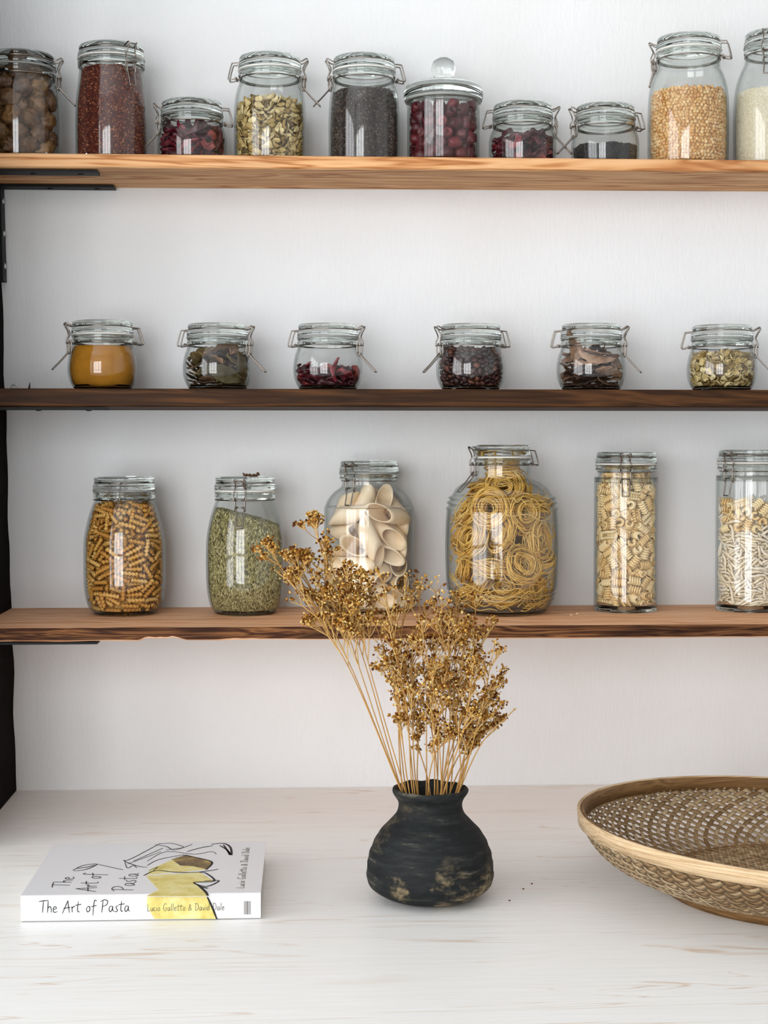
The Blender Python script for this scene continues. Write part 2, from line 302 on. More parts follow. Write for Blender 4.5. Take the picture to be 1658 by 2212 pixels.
0,-93,-37,182,2,42,-3,2,45,-49,222,17,17,-1,2,-130,-26,73,-37,-4,0,1,-79,-10,267,6,-1,-11,0,102,-2,249,6,-6,27,1,93,-3,267,-45,0,-16,0,129,-23,80,18,-6,0,3,67,-42,222,3,6,0,2,-151,-15,172,7,26,-28,0,146,-17,161,42,-11,-5,2,-118,-26,130,3,-41,1,0,129,-21,131,-7,-43,-15,
3,32,-19,249,8,9,8,3,101,-26,55,14,-13,38,0,144,23,241,4,37,6,0,136,-13,21,44,-8,-13,3,-118,-17,40,34,-9,21,2,-117,-16,156,30,-1,-13,3,-10,-16,243,-19,-4,25,1,121,22,266,38,-7,14,2,73,5,278,0,43,-10,3,-3,-15,241,-20,11,-18,0,-138,30,259,44,6,-1,3,81,-23,222,-16,38,10,
0,-68,-26,209,-44,-2,1,0,-100,-15,112,11,15,8,0,-146,0,204,-34,-1,32,1,136,-3,126,2,-9,8,1,-85,14,225,40,-3,-3,1,107,-12,180,-4,-11,34,2,102,22,264,42,-6,-13,0,-130,-2,27,33,9,24,2,-69,11,247,42,1,14,3,-143,4,117,19,11,11,2,-123,-2,63,-40,-4,7,1,137,4,204,9,27,-7,
1,-103,-8,218,6,-41,-11,1,55,10,242,8,-5,-39,1,-54,12,247,-6,32,-11,2,146,11,106,36,0,23,2,28,4,268,9,15,11,1,-18,1,264,15,7,36,2,-88,27,228,8,37,-16,1,-130,7,99,-8,44,14,1,-112,39,229,12,-7,-14,1,112,4,123,15,5,-27,3,145,16,38,-10,-3,16,1,128,11,60,0,8,-22,
2,-108,6,179,-40,1,-8,2,-132,16,135,38,-4,1,2,-40,19,275,1,41,-6,3,119,12,82,5,-2,-24,0,96,40,233,-45,2,16,0,-147,24,68,-5,-32,-1,0,-147,24,170,-3,-33,6,1,108,10,214,6,10,-25,2,-87,39,271,-41,-3,15,1,149,26,86,22,10,-19,0,54,28,255,38,2,-25,3,-122,53,241,-13,-4,20,
3,32,20,272,-2,4,15,2,-117,53,268,1,-44,-10,0,125,19,186,40,-2,0,0,-17,19,242,-1,2,35,0,31,-12,222,8,-43,-10,3,44,30,242,-18,-14,4,3,-118,21,36,-8,-43,-5,0,131,26,170,28,20,-18,0,128,66,256,-8,38,4,1,-132,29,55,-2,-44,20,1,122,64,228,11,12,-35,2,100,18,169,33,3,-21,
0,-107,21,114,8,39,1,2,-70,8,195,42,-4,11,2,-34,-4,220,29,-2,23,0,-89,56,231,1,-40,18,1,128,33,127,-33,0,-29,0,136,37,214,-3,-38,-22,0,59,48,225,15,4,-43,3,80,56,269,-1,0,-18,0,115,30,142,-37,4,-21,3,59,11,204,-6,-15,-40,3,-59,50,256,7,3,-26,0,-53,50,232,2,1,-14,
2,-24,41,249,-36,-3,7,2,-7,39,269,-41,8,-16,2,136,44,19,-38,2,-17,3,25,46,262,3,-15,-11,3,-91,68,253,6,1,-44,2,81,65,247,0,-42,17],
 's1f': [
1,-37,-125,237,-23,-13,-25,0,22,-121,229,7,19,-12,0,79,-104,247,12,36,-17,0,4,-130,42,-23,18,21,0,41,-123,91,18,-33,-15,0,45,-123,180,-24,9,29,0,-15,-124,187,-24,26,-2,0,8,-123,136,-22,-37,0,1,-86,-89,262,16,-3,-43,1,-21,-122,91,22,34,-1,0,-52,-118,134,-11,0,-23,0,-59,-115,48,-9,-6,-32,
1,70,-108,42,12,21,-27,1,-72,-107,188,19,-17,22,1,-24,-83,266,-12,4,41,0,35,-80,269,-6,8,-20,2,71,-100,135,20,30,14,0,-92,-91,89,-20,31,11,0,94,-90,189,-44,2,5,1,110,-53,234,-22,-22,11,2,-94,-82,141,19,19,-16,1,16,-81,60,27,-13,-27,2,113,-65,48,-44,1,8,2,113,-64,126,2,-4,-12,
0,-112,-64,218,-24,34,10,1,-126,-31,262,-31,3,0,2,72,-72,87,-21,4,8,2,-110,-60,42,-8,21,31,2,128,-24,276,-14,-40,-6,2,24,-73,170,32,-2,32,1,54,-66,217,6,26,-21,1,-34,-68,159,0,18,34,0,-52,-65,218,-3,4,40,0,-42,-66,100,-10,5,37,0,18,-68,112,-18,-14,-33,0,-44,-63,42,-20,3,-24,
0,-118,-42,169,-22,-6,28,0,123,-39,182,21,6,-9,0,-73,-19,242,43,-1,16,2,130,7,224,-9,-4,-4,0,32,-23,257,1,3,-39,0,66,-39,135,-2,32,9,0,0,-48,214,1,-35,-18,2,-96,-29,83,-19,0,29,2,60,-38,42,20,-25,-5,0,78,3,238,4,4,34,0,124,-13,132,-25,-19,-21,2,97,-20,83,22,1,-27,
0,-124,-9,127,-22,-5,-22,2,-125,-5,207,22,20,22,2,-62,-25,131,17,32,-18,2,-125,-4,42,-25,-20,-18,2,129,-2,42,-9,23,-29,2,-118,31,246,-12,-30,9,0,5,-29,47,0,44,21,2,-55,-17,185,22,-9,23,1,-25,5,232,28,5,9,1,40,-17,191,2,34,-18,0,2,-23,143,24,0,-23,2,36,-15,97,36,13,16,
2,91,6,176,-14,-11,-16,2,-59,-3,42,-22,0,13,2,24,29,224,-12,-13,-39,1,121,29,90,-14,-18,-33,2,-127,31,90,16,38,-7,0,-126,32,161,-9,-44,-2,0,-26,-2,89,19,13,33,1,-73,24,98,-35,6,-6,2,71,26,126,-20,10,4,1,-67,27,156,-23,1,21,1,-71,31,208,-26,17,-18,0,58,36,73,-7,31,-3,
1,-5,20,172,-31,15,14,2,8,27,44,16,5,-21,1,12,37,114,-8,4,-35],
 's1g': [
2,25,-131,120,37,-6,2,1,41,-105,120,17,8,-12,1,-28,-99,125,-44,3,1,0,-44,-121,92,-23,-8,-9,1,50,-114,40,-45,-6,0,0,-83,-103,103,8,43,-13,0,-26,-108,86,-19,-5,22,0,-42,-107,39,-21,1,25,2,-69,-68,140,-37,-2,10,1,-51,-89,63,40,-3,16,3,11,-92,56,-1,-38,-26,0,-73,-83,29,-37,3,6,
3,18,-86,91,38,-1,21,3,-18,-84,24,40,0,-18,0,41,-52,124,-39,-6,-3,3,51,-76,30,-29,1,-6,0,-85,-70,83,-37,-8,2,3,74,-66,98,-31,3,-21,3,41,-67,65,-36,5,20,3,82,-58,55,-26,33,-5,3,95,-54,109,-43,0,-22,1,70,-32,138,11,33,-9,1,112,-47,32,0,-4,19,1,-89,-53,117,-43,1,7,
3,-74,-52,47,-3,-43,4,1,-123,-37,73,-1,12,33,2,-34,-58,112,0,40,17,1,6,-48,61,1,-5,-36,3,121,-20,87,13,16,35,0,-106,-23,110,-39,-1,-2,2,-90,-28,41,-2,-3,6,3,84,2,127,2,43,-5,3,91,-25,41,28,5,34,0,-130,-10,86,-5,-38,17,3,9,-37,79,19,2,10,0,81,-19,78,-3,-40,-22,
3,-82,-18,89,-16,-7,-6,0,15,-33,26,43,-5,-13,2,19,-3,135,-8,-38,-13,3,111,33,119,30,8,-22,2,-41,18,138,-27,-8,19,0,-67,-6,71,17,38,-11,0,114,11,54,11,-35,-14,1,22,-15,98,-7,-45,6,0,-99,11,100,41,-1,-3,1,105,16,32,-1,-4,17,2,-93,54,125,1,-43,5,3,-92,17,28,-43,0,8,
2,48,4,66,15,-16,16,0,-7,-3,62,5,5,14,3,-22,5,23,35,0,10,1,-74,25,64,11,-43,-3,0,86,31,52,29,-2,-29,3,112,45,81,22,0,-17,3,40,65,147,-36,-3,13,3,-4,9,96,-13,-2,-32,3,-96,48,41,2,-2,11,2,27,72,140,28,-3,13,3,-106,55,57,23,-1,14,1,71,42,86,-26,-3,-5,
3,-50,38,112,-9,-43,4,1,29,33,37,-36,-5,21,2,-16,82,137,7,33,10,1,16,33,105,39,6,11,1,-30,37,76,-12,-40,3,1,85,60,32,-1,-4,-27,3,-111,72,100,-37,-4,14,2,65,58,113,42,1,-9,1,84,67,64,39,14,0,0,-61,62,65,1,-38,-10,1,-19,52,43,10,-2,41,0,-65,66,94,-41,-4,13,
1,2,106,119,-6,38,19,0,-33,110,122,-6,-2,-43,0,86,80,109,-12,4,28,0,-38,78,53,-8,18,-39,3,56,84,45,33,0,-19,1,-7,75,75,-15,-35,-9,1,53,84,22,-2,42,17,1,-77,109,39,-38,-6,11,3,36,101,82,-6,-44,1,3,26,100,52,14,-8,23,2,-18,99,43,2,-7,29,3,-46,120,81,-40,0,5,
3,48,125,115,-38,-6,-5],
 's2b': [
1,34,-110,173,-3,-2,3,1,33,-99,77,20,-40,4,0,-75,-83,124,-5,43,-10,2,15,-79,103,-3,-43,11,0,-48,-72,23,-44,-2,-9,2,113,-55,103,-18,15,19,2,-72,-64,47,-1,1,-10,1,-4,-65,128,5,0,29,1,-85,-51,137,-1,-2,-19,1,-14,-61,77,-8,2,-35,0,-41,-56,52,-41,-1,26,2,60,-45,27,4,-43,11,
1,-67,-12,164,-6,5,37,1,95,0,168,5,1,20,1,94,-31,148,-5,-41,15,2,60,-38,57,1,-44,9,1,-64,-30,91,7,4,-25,2,75,-25,100,39,-2,-25,0,31,-8,155,-1,-2,-31,2,-96,-17,66,40,-1,-23,2,107,31,157,2,2,26,2,91,-8,70,2,-43,17,1,52,24,189,-45,1,16,0,55,-8,45,1,3,10,
2,-49,9,70,-42,0,22,0,-105,32,59,8,4,18,0,-42,12,26,-45,-1,-3,1,25,55,171,-3,0,12,1,19,14,112,-4,-43,11,0,-105,51,97,11,7,17,0,96,53,113,-2,5,-16,2,23,42,27,0,-43,0,0,-24,44,53,-45,-4,-17,0,-64,59,134,6,-6,-42,0,34,56,68,1,6,3,0,-1,110,165,4,-41,0,
2,-4,60,123,41,-1,-9,0,-9,78,143,3,-38,12,0,-63,89,98,-3,-37,10,2,1,86,18,-43,0,0,2,46,99,84,-4,1,-7,2,20,98,46,2,-42,-4,2,-12,107,141,40,0,0,2,13,111,109,3,0,43],
 's2c': [
3,38,-126,94,5,-24,37,1,-13,-119,26,30,1,-4,0,-53,-111,55,42,-2,0,0,75,-105,80,41,0,3,3,-63,-104,79,35,0,-8,0,64,-74,108,5,5,35,1,-21,-72,89,42,1,-24,3,15,-93,37,44,0,-3,0,-66,-83,28,-38,3,7,3,83,-51,87,31,-2,-13,3,9,-85,70,35,1,19,3,31,-73,25,31,-1,-2,
3,51,-69,62,1,-42,-19,1,100,-49,41,-9,-2,21,0,-139,-1,99,-23,6,18,3,-107,-10,92,-37,1,16,3,83,-44,50,29,4,29,1,25,-29,99,7,5,40,3,-69,-46,62,-6,44,12,2,-73,-44,42,-2,-3,9,0,129,-27,86,34,10,14,1,-20,-52,49,14,-10,-37,1,-98,-32,69,40,3,8,0,35,-31,32,11,-36,13,
3,-86,-12,33,42,2,13,3,-2,-29,54,18,5,10,1,-113,7,62,-12,44,11,1,94,0,33,-1,-4,17,3,88,3,75,10,-5,33,3,16,14,90,-37,11,-8,3,-102,47,91,-40,-16,-8,3,104,22,69,44,12,-11,3,-30,11,76,-13,-36,10,0,-67,31,63,-24,-5,22,3,-10,11,23,35,0,11,2,39,22,85,-6,-17,34,
3,-92,43,43,-3,6,8,0,98,57,50,7,43,16,1,44,38,38,-7,-40,-13,0,-33,37,47,22,8,29,3,-14,88,105,-8,-45,-12,1,69,57,32,-1,-4,43,3,-87,73,73,41,-20,-2,0,-47,61,84,-25,5,16,1,86,76,86,43,3,-7,3,64,73,65,-20,-6,-10,1,-14,66,63,-20,-9,-1,0,18,120,93,44,-3,1,
1,-64,93,69,-11,36,15,1,71,96,26,-40,2,-8,3,25,89,72,-3,-39,9,0,72,107,80,20,4,-5,2,-51,104,45,6,-6,-44,3,12,99,54,6,-7,24,1,-23,107,70,6,-14,23],
 's2d': [
2,0,-141,165,18,44,-2,0,31,-134,176,36,-7,4,0,-37,-133,188,-45,4,-2,0,-30,-133,169,-5,-1,7,0,1,-127,177,11,-40,-3,0,-53,-122,178,-2,-3,-38,0,69,-119,189,-13,-3,17,0,84,-114,180,-13,-16,5,0,-75,-115,190,2,0,-4,0,19,-117,183,-3,-4,-22,1,-7,-142,91,19,-7,-3,1,-27,-140,142,19,34,-2,
2,47,-113,189,-23,38,4,0,-78,-108,173,3,1,-40,0,29,-138,89,13,19,-1,0,34,-138,133,15,0,4,2,13,-138,116,14,6,-3,1,32,-112,166,-45,-1,-1,2,5,-137,141,-37,-7,10,1,-6,-137,62,-18,-12,-4,0,-30,-110,180,11,-27,1,0,63,-106,169,0,40,-26,2,30,-133,155,1,1,6,2,104,-97,169,-22,-1,13,
0,61,-129,102,-15,33,10,1,-49,-130,158,-3,-8,40,2,-16,-132,108,-5,5,31,2,15,-132,80,-28,0,16,1,-96,-97,189,-38,15,4,1,-63,-128,137,-17,-3,38,2,-41,-130,117,-3,36,23,1,-5,-106,187,-28,-13,-1,1,57,-128,162,34,9,5,2,40,-129,116,8,14,-17,0,43,-129,56,-8,-11,-5,0,-42,-127,52,23,12,0,
2,-51,-126,78,3,34,-4,1,-56,-124,101,7,1,-12,1,-28,-126,69,-14,-7,-28,2,-12,-126,126,-6,-3,4,1,60,-121,73,-42,15,9,1,13,-124,54,11,6,30,0,57,-121,139,44,5,-8,0,-9,-124,41,-10,-7,44,0,-70,-119,115,3,3,34,0,14,-123,106,-7,4,-39,0,-30,-122,92,-14,0,-21,0,20,-122,28,-7,11,11,
2,-7,-122,74,-2,31,-26,1,81,-115,86,21,-5,-36,2,-76,-90,188,26,0,-10,1,-48,-93,177,1,-4,-35,1,29,-95,184,33,8,-10,1,-69,-116,64,-43,11,-4,2,-16,-120,154,15,-7,-13,2,77,-88,181,-8,3,35,2,36,-119,72,41,-1,18,1,-103,-82,174,-20,0,7,1,7,-95,176,-3,33,27,2,-41,-117,142,35,-7,24,
2,24,-118,140,-3,-11,29,2,-85,-111,93,-19,-8,-3,0,52,-90,188,-3,-37,-14,2,66,-113,44,-15,-1,6,0,36,-116,94,-40,-13,-3,2,82,-110,116,-7,11,-21,1,-51,-88,194,4,36,-25,2,-85,-108,145,7,-29,-7,0,-37,-114,29,14,-10,-9,1,78,-108,152,-3,40,-5,2,40,-112,31,-10,-12,-19,0,-119,-72,168,11,15,-9,
0,-15,-114,25,44,3,14,2,-115,-73,193,3,36,-27,0,10,-114,125,-37,2,-11,2,-69,-82,168,-3,38,23,0,56,-110,125,-3,-12,21,2,-66,-109,156,40,1,-6,2,-77,-107,44,-36,-29,3,0,3,-113,155,-7,7,38,2,88,-105,137,-1,-4,13,1,88,-77,170,0,6,-19,0,-57,-108,87,1,-7,-3,0,-8,-112,91,-10,37,-19,
2,-52,-108,43,-15,-11,20,2,-25,-85,189,-8,28,10,0,104,-72,184,1,2,-25,0,51,-82,170,-5,4,0,2,53,-106,100,-43,-17,6,0,-34,-107,113,39,-6,17,1,-4,-84,169,-12,12,-15,0,117,-64,171,-1,2,-20,1,73,-100,66,10,-38,-11,1,-59,-102,137,-41,-8,18,1,98,-96,103,-1,35,23,2,-95,-96,104,7,-5,-38,
0,52,-102,55,3,-2,-39,1,27,-104,48,-3,-38,23,1,11,-105,64,5,-5,-14,1,30,-103,117,6,-3,35,2,-24,-104,135,5,-2,-16,2,-86,-96,67,29,-6,5,1,12,-104,83,-42,-6,9,0,-97,-93,125,-38,2,-25,1,-15,-103,110,14,-6,-10,0,71,-97,104,-15,-35,-15,1,-98,-92,160,5,2,-43,0,13,-102,104,4,6,-8,
1,12,-102,29,-8,-8,-7,0,94,-92,64,23,-2,-24,2,-35,-101,57,-20,11,-20,1,-42,-100,159,11,-45,-10,0,-8,-102,42,11,38,3,0,-15,-100,61,-33,29,4,1,48,-98,156,1,-1,24,2,104,-88,129,5,42,18,2,-30,-74,171,-30,2,-7,0,-97,-89,84,4,1,-41,0,-48,-97,121,7,1,-27,1,-102,-88,142,-6,0,-23,
2,-75,-93,118,-2,-6,-19,0,133,-51,187,-23,14,12,1,76,-92,25,-10,-1,5,1,18,-74,171,-45,4,-5,0,84,-91,47,-7,-7,42,1,-123,-52,179,-29,5,-1,0,29,-97,136,-40,3,7,2,1,-97,143,39,-7,18,0,98,-85,149,-5,4,-6,0,89,-87,91,-3,3,-30,2,-31,-95,86,22,-39,-1,0,-116,-80,101,-33,-30,0,
1,32,-94,73,-32,-19,7,1,-94,-57,175,-12,-13,3,2,-55,-92,72,-2,1,-8,2,-92,-85,46,-2,7,-38,2,-74,-61,163,-8,4,-29,2,-54,-91,103,-45,0,-18,1,57,-90,122,-9,3,41,0,57,-90,88,3,4,-7,1,44,-92,32,15,-14,0,1,-21,-93,161,-12,12,3,2,108,-80,78,-3,-8,-9,2,-37,-92,30,25,33,-3,
1,-61,-62,185,15,41,-4,0,-98,-53,196,1,32,5,1,35,-66,180,-8,12,9,1,-65,-87,57,-2,-3,20,1,-117,-75,128,-12,-2,-19,1,-61,-86,38,-38,-7,16,2,112,-75,57,11,36,9,1,89,-52,180,-19,-1,3,2,115,-74,103,-3,40,12,0,-18,-64,193,43,-11,-5,1,114,-73,154,-45,8,2,2,-77,-81,148,0,-3,-16,
1,-101,-75,67,38,2,-25,1,57,-57,163,4,8,43,2,21,-87,156,35,-1,-12,0,74,-80,139,41,4,23,2,117,-70,122,0,36,7,2,55,-82,68,-20,-2,-38,2,-67,-80,129,-5,9,10,0,-128,-37,200,-1,0,37,0,-94,-74,27,40,-5,-21,2,-67,-79,87,-43,-2,-15,2,79,-77,120,-5,1,-8,0,-113,-69,55,7,-1,25,
2,-37,-83,144,-4,-8,15,0,-70,-78,23,4,3,-20,2,-134,-33,168,-5,14,34,0,125,-36,181,-22,12,2,1,77,-76,79,44,2,-17,1,54,-54,181,37,-1,-6,0,69,-77,45,-8,40,10,0,-117,-66,82,-45,-4,16,2,-97,-70,110,4,2,18,0,69,-76,155,3,-1,-10,2,100,-69,36,-10,-5,-26,1,49,-79,143,-5,4,-23,
2,-3,-56,177,16,-8,14,0,71,-74,105,-39,-2,7,1,76,-72,26,10,4,-45,1,-122,-61,153,-13,-38,-8,1,101,-37,166,-13,39,-3,0,-107,-33,188,3,-11,12,0,105,-62,142,0,4,1,0,-90,-66,87,-29,8,9,0,-73,-41,192,-37,-2,0,1,-119,-58,99,34,1,6,2,-84,-38,171,-15,2,-43,2,-38,-48,195,-8,39,6,
0,78,-39,178,-20,34,4,1,-55,-71,154,-14,-16,13,2,-50,-45,176,1,11,-22,0,-75,-66,105,-17,-5,25,1,131,-51,91,14,11,13,1,84,-63,62,-2,-39,-1,1,-80,-64,38,0,41,-13,1,-134,-19,185,-8,0,11,2,-110,-56,39,8,7,1,1,106,-57,84,-8,3,13,2,123,-52,68,34,6,12,0,132,-49,120,9,11,-35,
0,-78,-63,65,-33,-6,-15,1,-134,-48,115,-19,3,27,1,-87,-61,126,-9,6,20,2,128,-49,160,2,2,-27,1,113,-52,47,-39,4,4,1,-120,-50,72,-5,1,-44,2,-16,-45,171,-35,12,-4,0,-108,-23,171,-5,-9,34,2,124,-18,174,-6,-15,27,2,-9,-70,153,3,4,-14,0,89,-57,94,-2,-7,-2,0,17,-44,175,-14,43,-9,
2,28,-42,193,-1,3,3,0,-92,-56,150,5,2,-30,0,-111,-50,135,41,5,1,2,86,-56,159,-44,1,-7,2,90,-55,130,-44,0,19,0,38,-39,164,-3,-2,2,0,99,-22,184,-7,40,-5,0,-133,-10,165,12,-6,2,2,130,-42,142,2,-4,-23,0,-136,-40,144,28,-1,-21,0,82,-55,38,11,26,-2,0,-113,-44,115,-42,-5,-12,
0,83,-23,197,38,-1,8,1,-113,-44,161,-19,-44,-1,0,25,-62,156,-13,44,1,1,-5,-39,191,8,-44,2,2,54,-29,190,43,1,21,2,-53,-29,165,-12,-4,-42,1,94,-47,69,-42,10,8,2,113,-41,119,-9,27,-10,2,69,-52,145,2,2,5,0,-87,-18,184,43,-2,-10,2,-125,-36,59,-12,-35,-3,0,-93,-45,49,-5,-7,-29,
0,92,-15,164,5,-6,7,2,-136,-31,85,-29,9,18,2,-37,-56,157,-34,-3,-9,1,-92,-44,100,-1,18,-26,1,92,-44,112,-36,1,-25,1,120,-3,193,7,43,-11,0,-30,-30,173,2,15,-15,2,-139,3,189,-10,16,29,2,-97,-41,25,-41,-3,4,2,-67,-49,149,-45,-3,11,1,131,-30,103,-1,5,34,0,118,-34,77,11,-8,5,
0,-119,-34,93,2,-8,-45,1,142,7,184,-28,-6,-20,2,100,-38,26,42,2,-13,1,61,-20,172,-3,0,0,2,-121,-31,35,-35,4,21,1,101,-37,93,-29,-3,0,0,-96,-38,71,-25,-13,-3,1,101,-36,42,-42,4,4,0,122,-29,52,11,-41,-1,0,134,-25,119,7,10,33,1,-112,0,181,-31,13,-4,0,-58,-18,189,14,5,-28,
0,117,3,173,5,4,2,1,-122,-27,126,-3,-1,-5,2,-114,-29,149,10,4,1,0,92,-36,145,-7,-2,32,2,28,-23,176,7,-43,-6,1,118,-26,152,7,-5,-40,2,-92,-32,138,-11,5,31,2,-120,9,167,-30,9,-2,2,-35,-17,198,-5,-2,24,2,130,-18,67,-44,2,1,2,74,-4,182,-3,-42,22,0,-134,-15,111,-45,-2,9,
2,-85,1,195,42,2,11,2,101,-26,132,7,4,-26,0,-141,21,168,-19,8,-25,1,-131,-15,57,1,-13,-42,1,142,-11,160,18,-11,20,0,-82,2,176,7,-7,-5,2,92,6,193,-25,-2,32,2,136,-12,88,7,-8,16,0,-110,-20,75,9,-1,4,2,-105,-21,111,-10,-8,18,2,113,-18,29,29,31,1,2,-140,-9,131,-23,10,18,
2,-8,-18,178,1,-45,-8,2,-40,-10,176,-11,-30,-15],
 's2e': [
1,5,-120,168,-9,-41,1,0,43,-101,176,0,-41,4,1,-117,-81,191,-24,-27,-10,2,68,-97,82,38,2,9,1,-8,-89,147,-45,-3,5,2,-74,-82,92,0,43,-11,2,37,-87,108,3,42,11,2,-5,-82,55,3,-45,5,0,-46,-74,23,-44,-2,-8,2,-64,-70,46,2,-1,-10,1,68,-56,48,-1,-42,12,1,-15,-37,167,-7,-6,9,
2,110,-41,129,31,2,-28,2,71,-47,98,-44,-2,10,0,-98,-8,158,-36,-3,-18,2,-47,-45,82,3,44,18,1,91,8,196,-7,-42,18,2,69,-30,79,1,44,6,0,-58,-31,57,43,0,16,2,-50,-29,111,-4,-44,6,2,-49,-15,142,-39,-2,-8,2,65,-7,154,-41,2,10,0,108,13,61,-2,1,23,1,68,5,119,-1,-1,-36,
2,63,4,61,0,41,3,0,-115,27,112,10,1,20,2,8,-7,74,37,3,17,1,-69,17,55,-2,2,-35,0,-41,7,27,44,-2,-5,0,-58,60,186,3,-45,3,2,-17,54,161,-4,-45,-2,0,32,20,128,-7,0,-36,2,37,34,26,0,-44,-1,1,63,89,180,-2,-38,-6,0,-98,60,74,7,-1,16,2,55,55,93,-6,-3,-6,
1,-64,60,94,-6,0,-27,0,-45,55,129,43,4,-9,0,-68,69,41,43,-2,10,0,68,75,48,-45,-1,-12,0,-19,67,140,-45,4,-10,0,49,80,90,38,-3,-2,2,1,88,18,-43,0,0,2,-41,105,57,-4,44,6,0,25,113,122,-23,-4,40,0,29,128,119,-25,11,-6],
 's2f': [
0,-5,-143,166,32,7,16,3,-28,-138,154,17,-12,-28,2,9,-132,151,-35,-4,21,1,44,-130,167,36,3,10,1,-59,-124,146,-5,3,3,0,-32,-124,172,-2,-43,20,1,-65,-120,161,5,6,32,3,32,-122,172,-1,2,-43,3,-8,-143,68,-11,-3,-10,1,6,-141,119,9,-22,16,3,63,-112,161,5,-3,-30,2,-12,-141,128,10,-39,5,
0,83,-105,148,42,-5,-14,1,-28,-135,82,6,10,42,3,-82,-103,167,2,0,-16,0,-1,-133,85,14,40,-5,1,-42,-130,101,0,3,6,2,2,-106,172,2,-43,18,0,26,-130,91,-25,-29,4,2,-24,-130,106,-39,-5,19,2,44,-128,134,-24,10,-2,0,49,-127,53,-42,-10,-9,1,19,-128,57,-11,-4,11,2,-25,-128,51,5,-44,-14,
2,44,-126,115,-9,6,-4,1,27,-102,164,-9,-3,-37,0,-31,-125,31,7,-43,9,2,-30,-100,161,-5,44,9,2,-64,-121,83,-43,12,7,2,78,-118,133,40,-8,0,0,104,-86,151,-2,-41,24,2,-65,-118,125,-28,-32,2,0,-96,-113,89,-24,3,32,2,-6,-122,42,7,-1,-10,3,16,-121,113,6,-10,-11,3,-55,-93,148,-8,4,-15,
1,74,-115,79,1,8,21,2,54,-117,139,42,3,18,3,-80,-113,69,27,-10,22,2,-7,-119,140,38,-1,8,3,11,-93,149,0,-2,-31,2,69,-112,109,10,10,39,3,64,-112,57,-7,-5,-30,0,61,-113,34,6,43,17,3,-42,-114,124,1,-1,19,3,46,-113,70,3,-5,-15,3,-99,-78,168,-13,4,22,3,-50,-111,46,0,8,41,
1,83,-107,102,-17,-29,-12,1,53,-111,110,6,7,40,1,-21,-88,150,2,3,-29,2,-50,-85,169,3,43,16,1,21,-113,139,-3,-1,11,1,92,-77,170,-5,-2,-6,3,55,-83,171,-3,-1,-31,0,23,-111,34,9,0,-43,3,-33,-110,81,-5,4,12,2,-79,-77,157,-39,0,-22,1,91,-101,128,-9,7,-39,1,75,-76,145,-45,-1,15,
3,-90,-100,126,21,10,-9,2,63,-76,153,1,-43,7,1,28,-106,84,0,8,42,2,-63,-102,40,3,1,-16,0,93,-96,40,9,37,4,3,37,-104,120,-5,-2,32,0,-117,-91,92,14,31,-22,0,-77,-99,135,-5,-38,3,2,68,-100,18,3,43,5,0,-13,-81,179,-1,43,-17,0,-42,-103,105,7,41,9,1,-30,-102,64,-4,2,5,
1,16,-102,101,-5,3,-27,3,-2,-102,84,-5,5,4,3,23,-76,179,2,0,17,1,-6,-101,48,1,0,32,2,-82,-93,96,2,-44,-11,1,-3,-76,147,-41,-3,8,2,2,-101,60,-44,3,4,1,-18,-100,28,-39,-3,-5,2,-121,-56,164,-15,14,-6,0,39,-98,52,3,-9,38,3,-94,-89,64,24,1,-10,0,-10,-98,122,-41,1,5,
1,-16,-98,108,-6,-6,25,0,-88,-88,28,44,-3,-18,3,124,-51,165,-1,2,8,2,-51,-68,153,23,-17,17,0,7,-72,160,-2,41,-23,3,104,-84,98,25,17,15,3,44,-93,121,-16,-35,4,3,109,-81,123,4,-7,5,3,-63,-89,116,-5,1,35,3,98,-82,69,-14,-1,-30,2,-122,-47,154,29,-7,-5,0,-107,-78,139,-25,-10,-13,
3,126,-44,149,-15,34,9,3,65,-86,115,1,5,4,1,81,-82,79,-12,-3,30,0,-95,-78,136,-38,6,8,2,-27,-63,159,-8,39,-9,3,128,-68,108,-12,-2,7,1,-118,-70,75,6,-31,-6,2,18,-87,36,-11,8,4,2,-71,-80,77,38,-2,14,3,92,-76,98,1,-2,-3,0,-58,-82,82,7,-29,-11,0,71,-79,43,-45,-5,-6,
3,48,-83,84,-4,7,-13,2,95,-46,158,-4,43,5,2,47,-82,137,44,-5,-14,0,134,-63,135,44,-15,-5,3,-56,-80,51,-10,2,22,0,44,-82,58,-41,-7,19,1,-55,-80,21,-4,4,-44,1,-86,-46,163,-7,4,19,3,-93,-44,175,-2,1,37,0,35,-56,166,0,39,22,2,-35,-82,41,-34,6,-6,1,68,-49,170,-3,-7,-5,
3,107,-67,26,-14,3,27,3,-95,-70,114,-10,15,37,3,115,-65,78,-13,-8,-22,0,-23,-53,166,16,2,-9,3,-84,-69,58,-9,-2,38,2,-121,-58,113,-19,0,-22,3,99,-63,46,1,-10,-5,2,-133,-53,63,23,-34,-11,0,-114,-58,123,42,-4,0,2,-1,-51,174,42,4,16,1,-37,-72,136,5,-4,4,0,-143,-15,145,37,-5,-24,
1,-99,-58,99,-11,-6,29,1,64,-66,103,-19,-1,-27,2,79,-63,61,32,9,21,3,117,-22,166,-1,6,22,0,-110,-54,26,-45,2,9,0,107,-55,140,-43,-4,5,1,91,-58,79,-31,4,-28,1,-94,-58,47,-1,0,-5,0,-131,-16,164,39,1,-26,0,-49,-40,169,0,41,3,0,69,-62,22,-37,-3,25,2,125,-48,34,35,1,15,
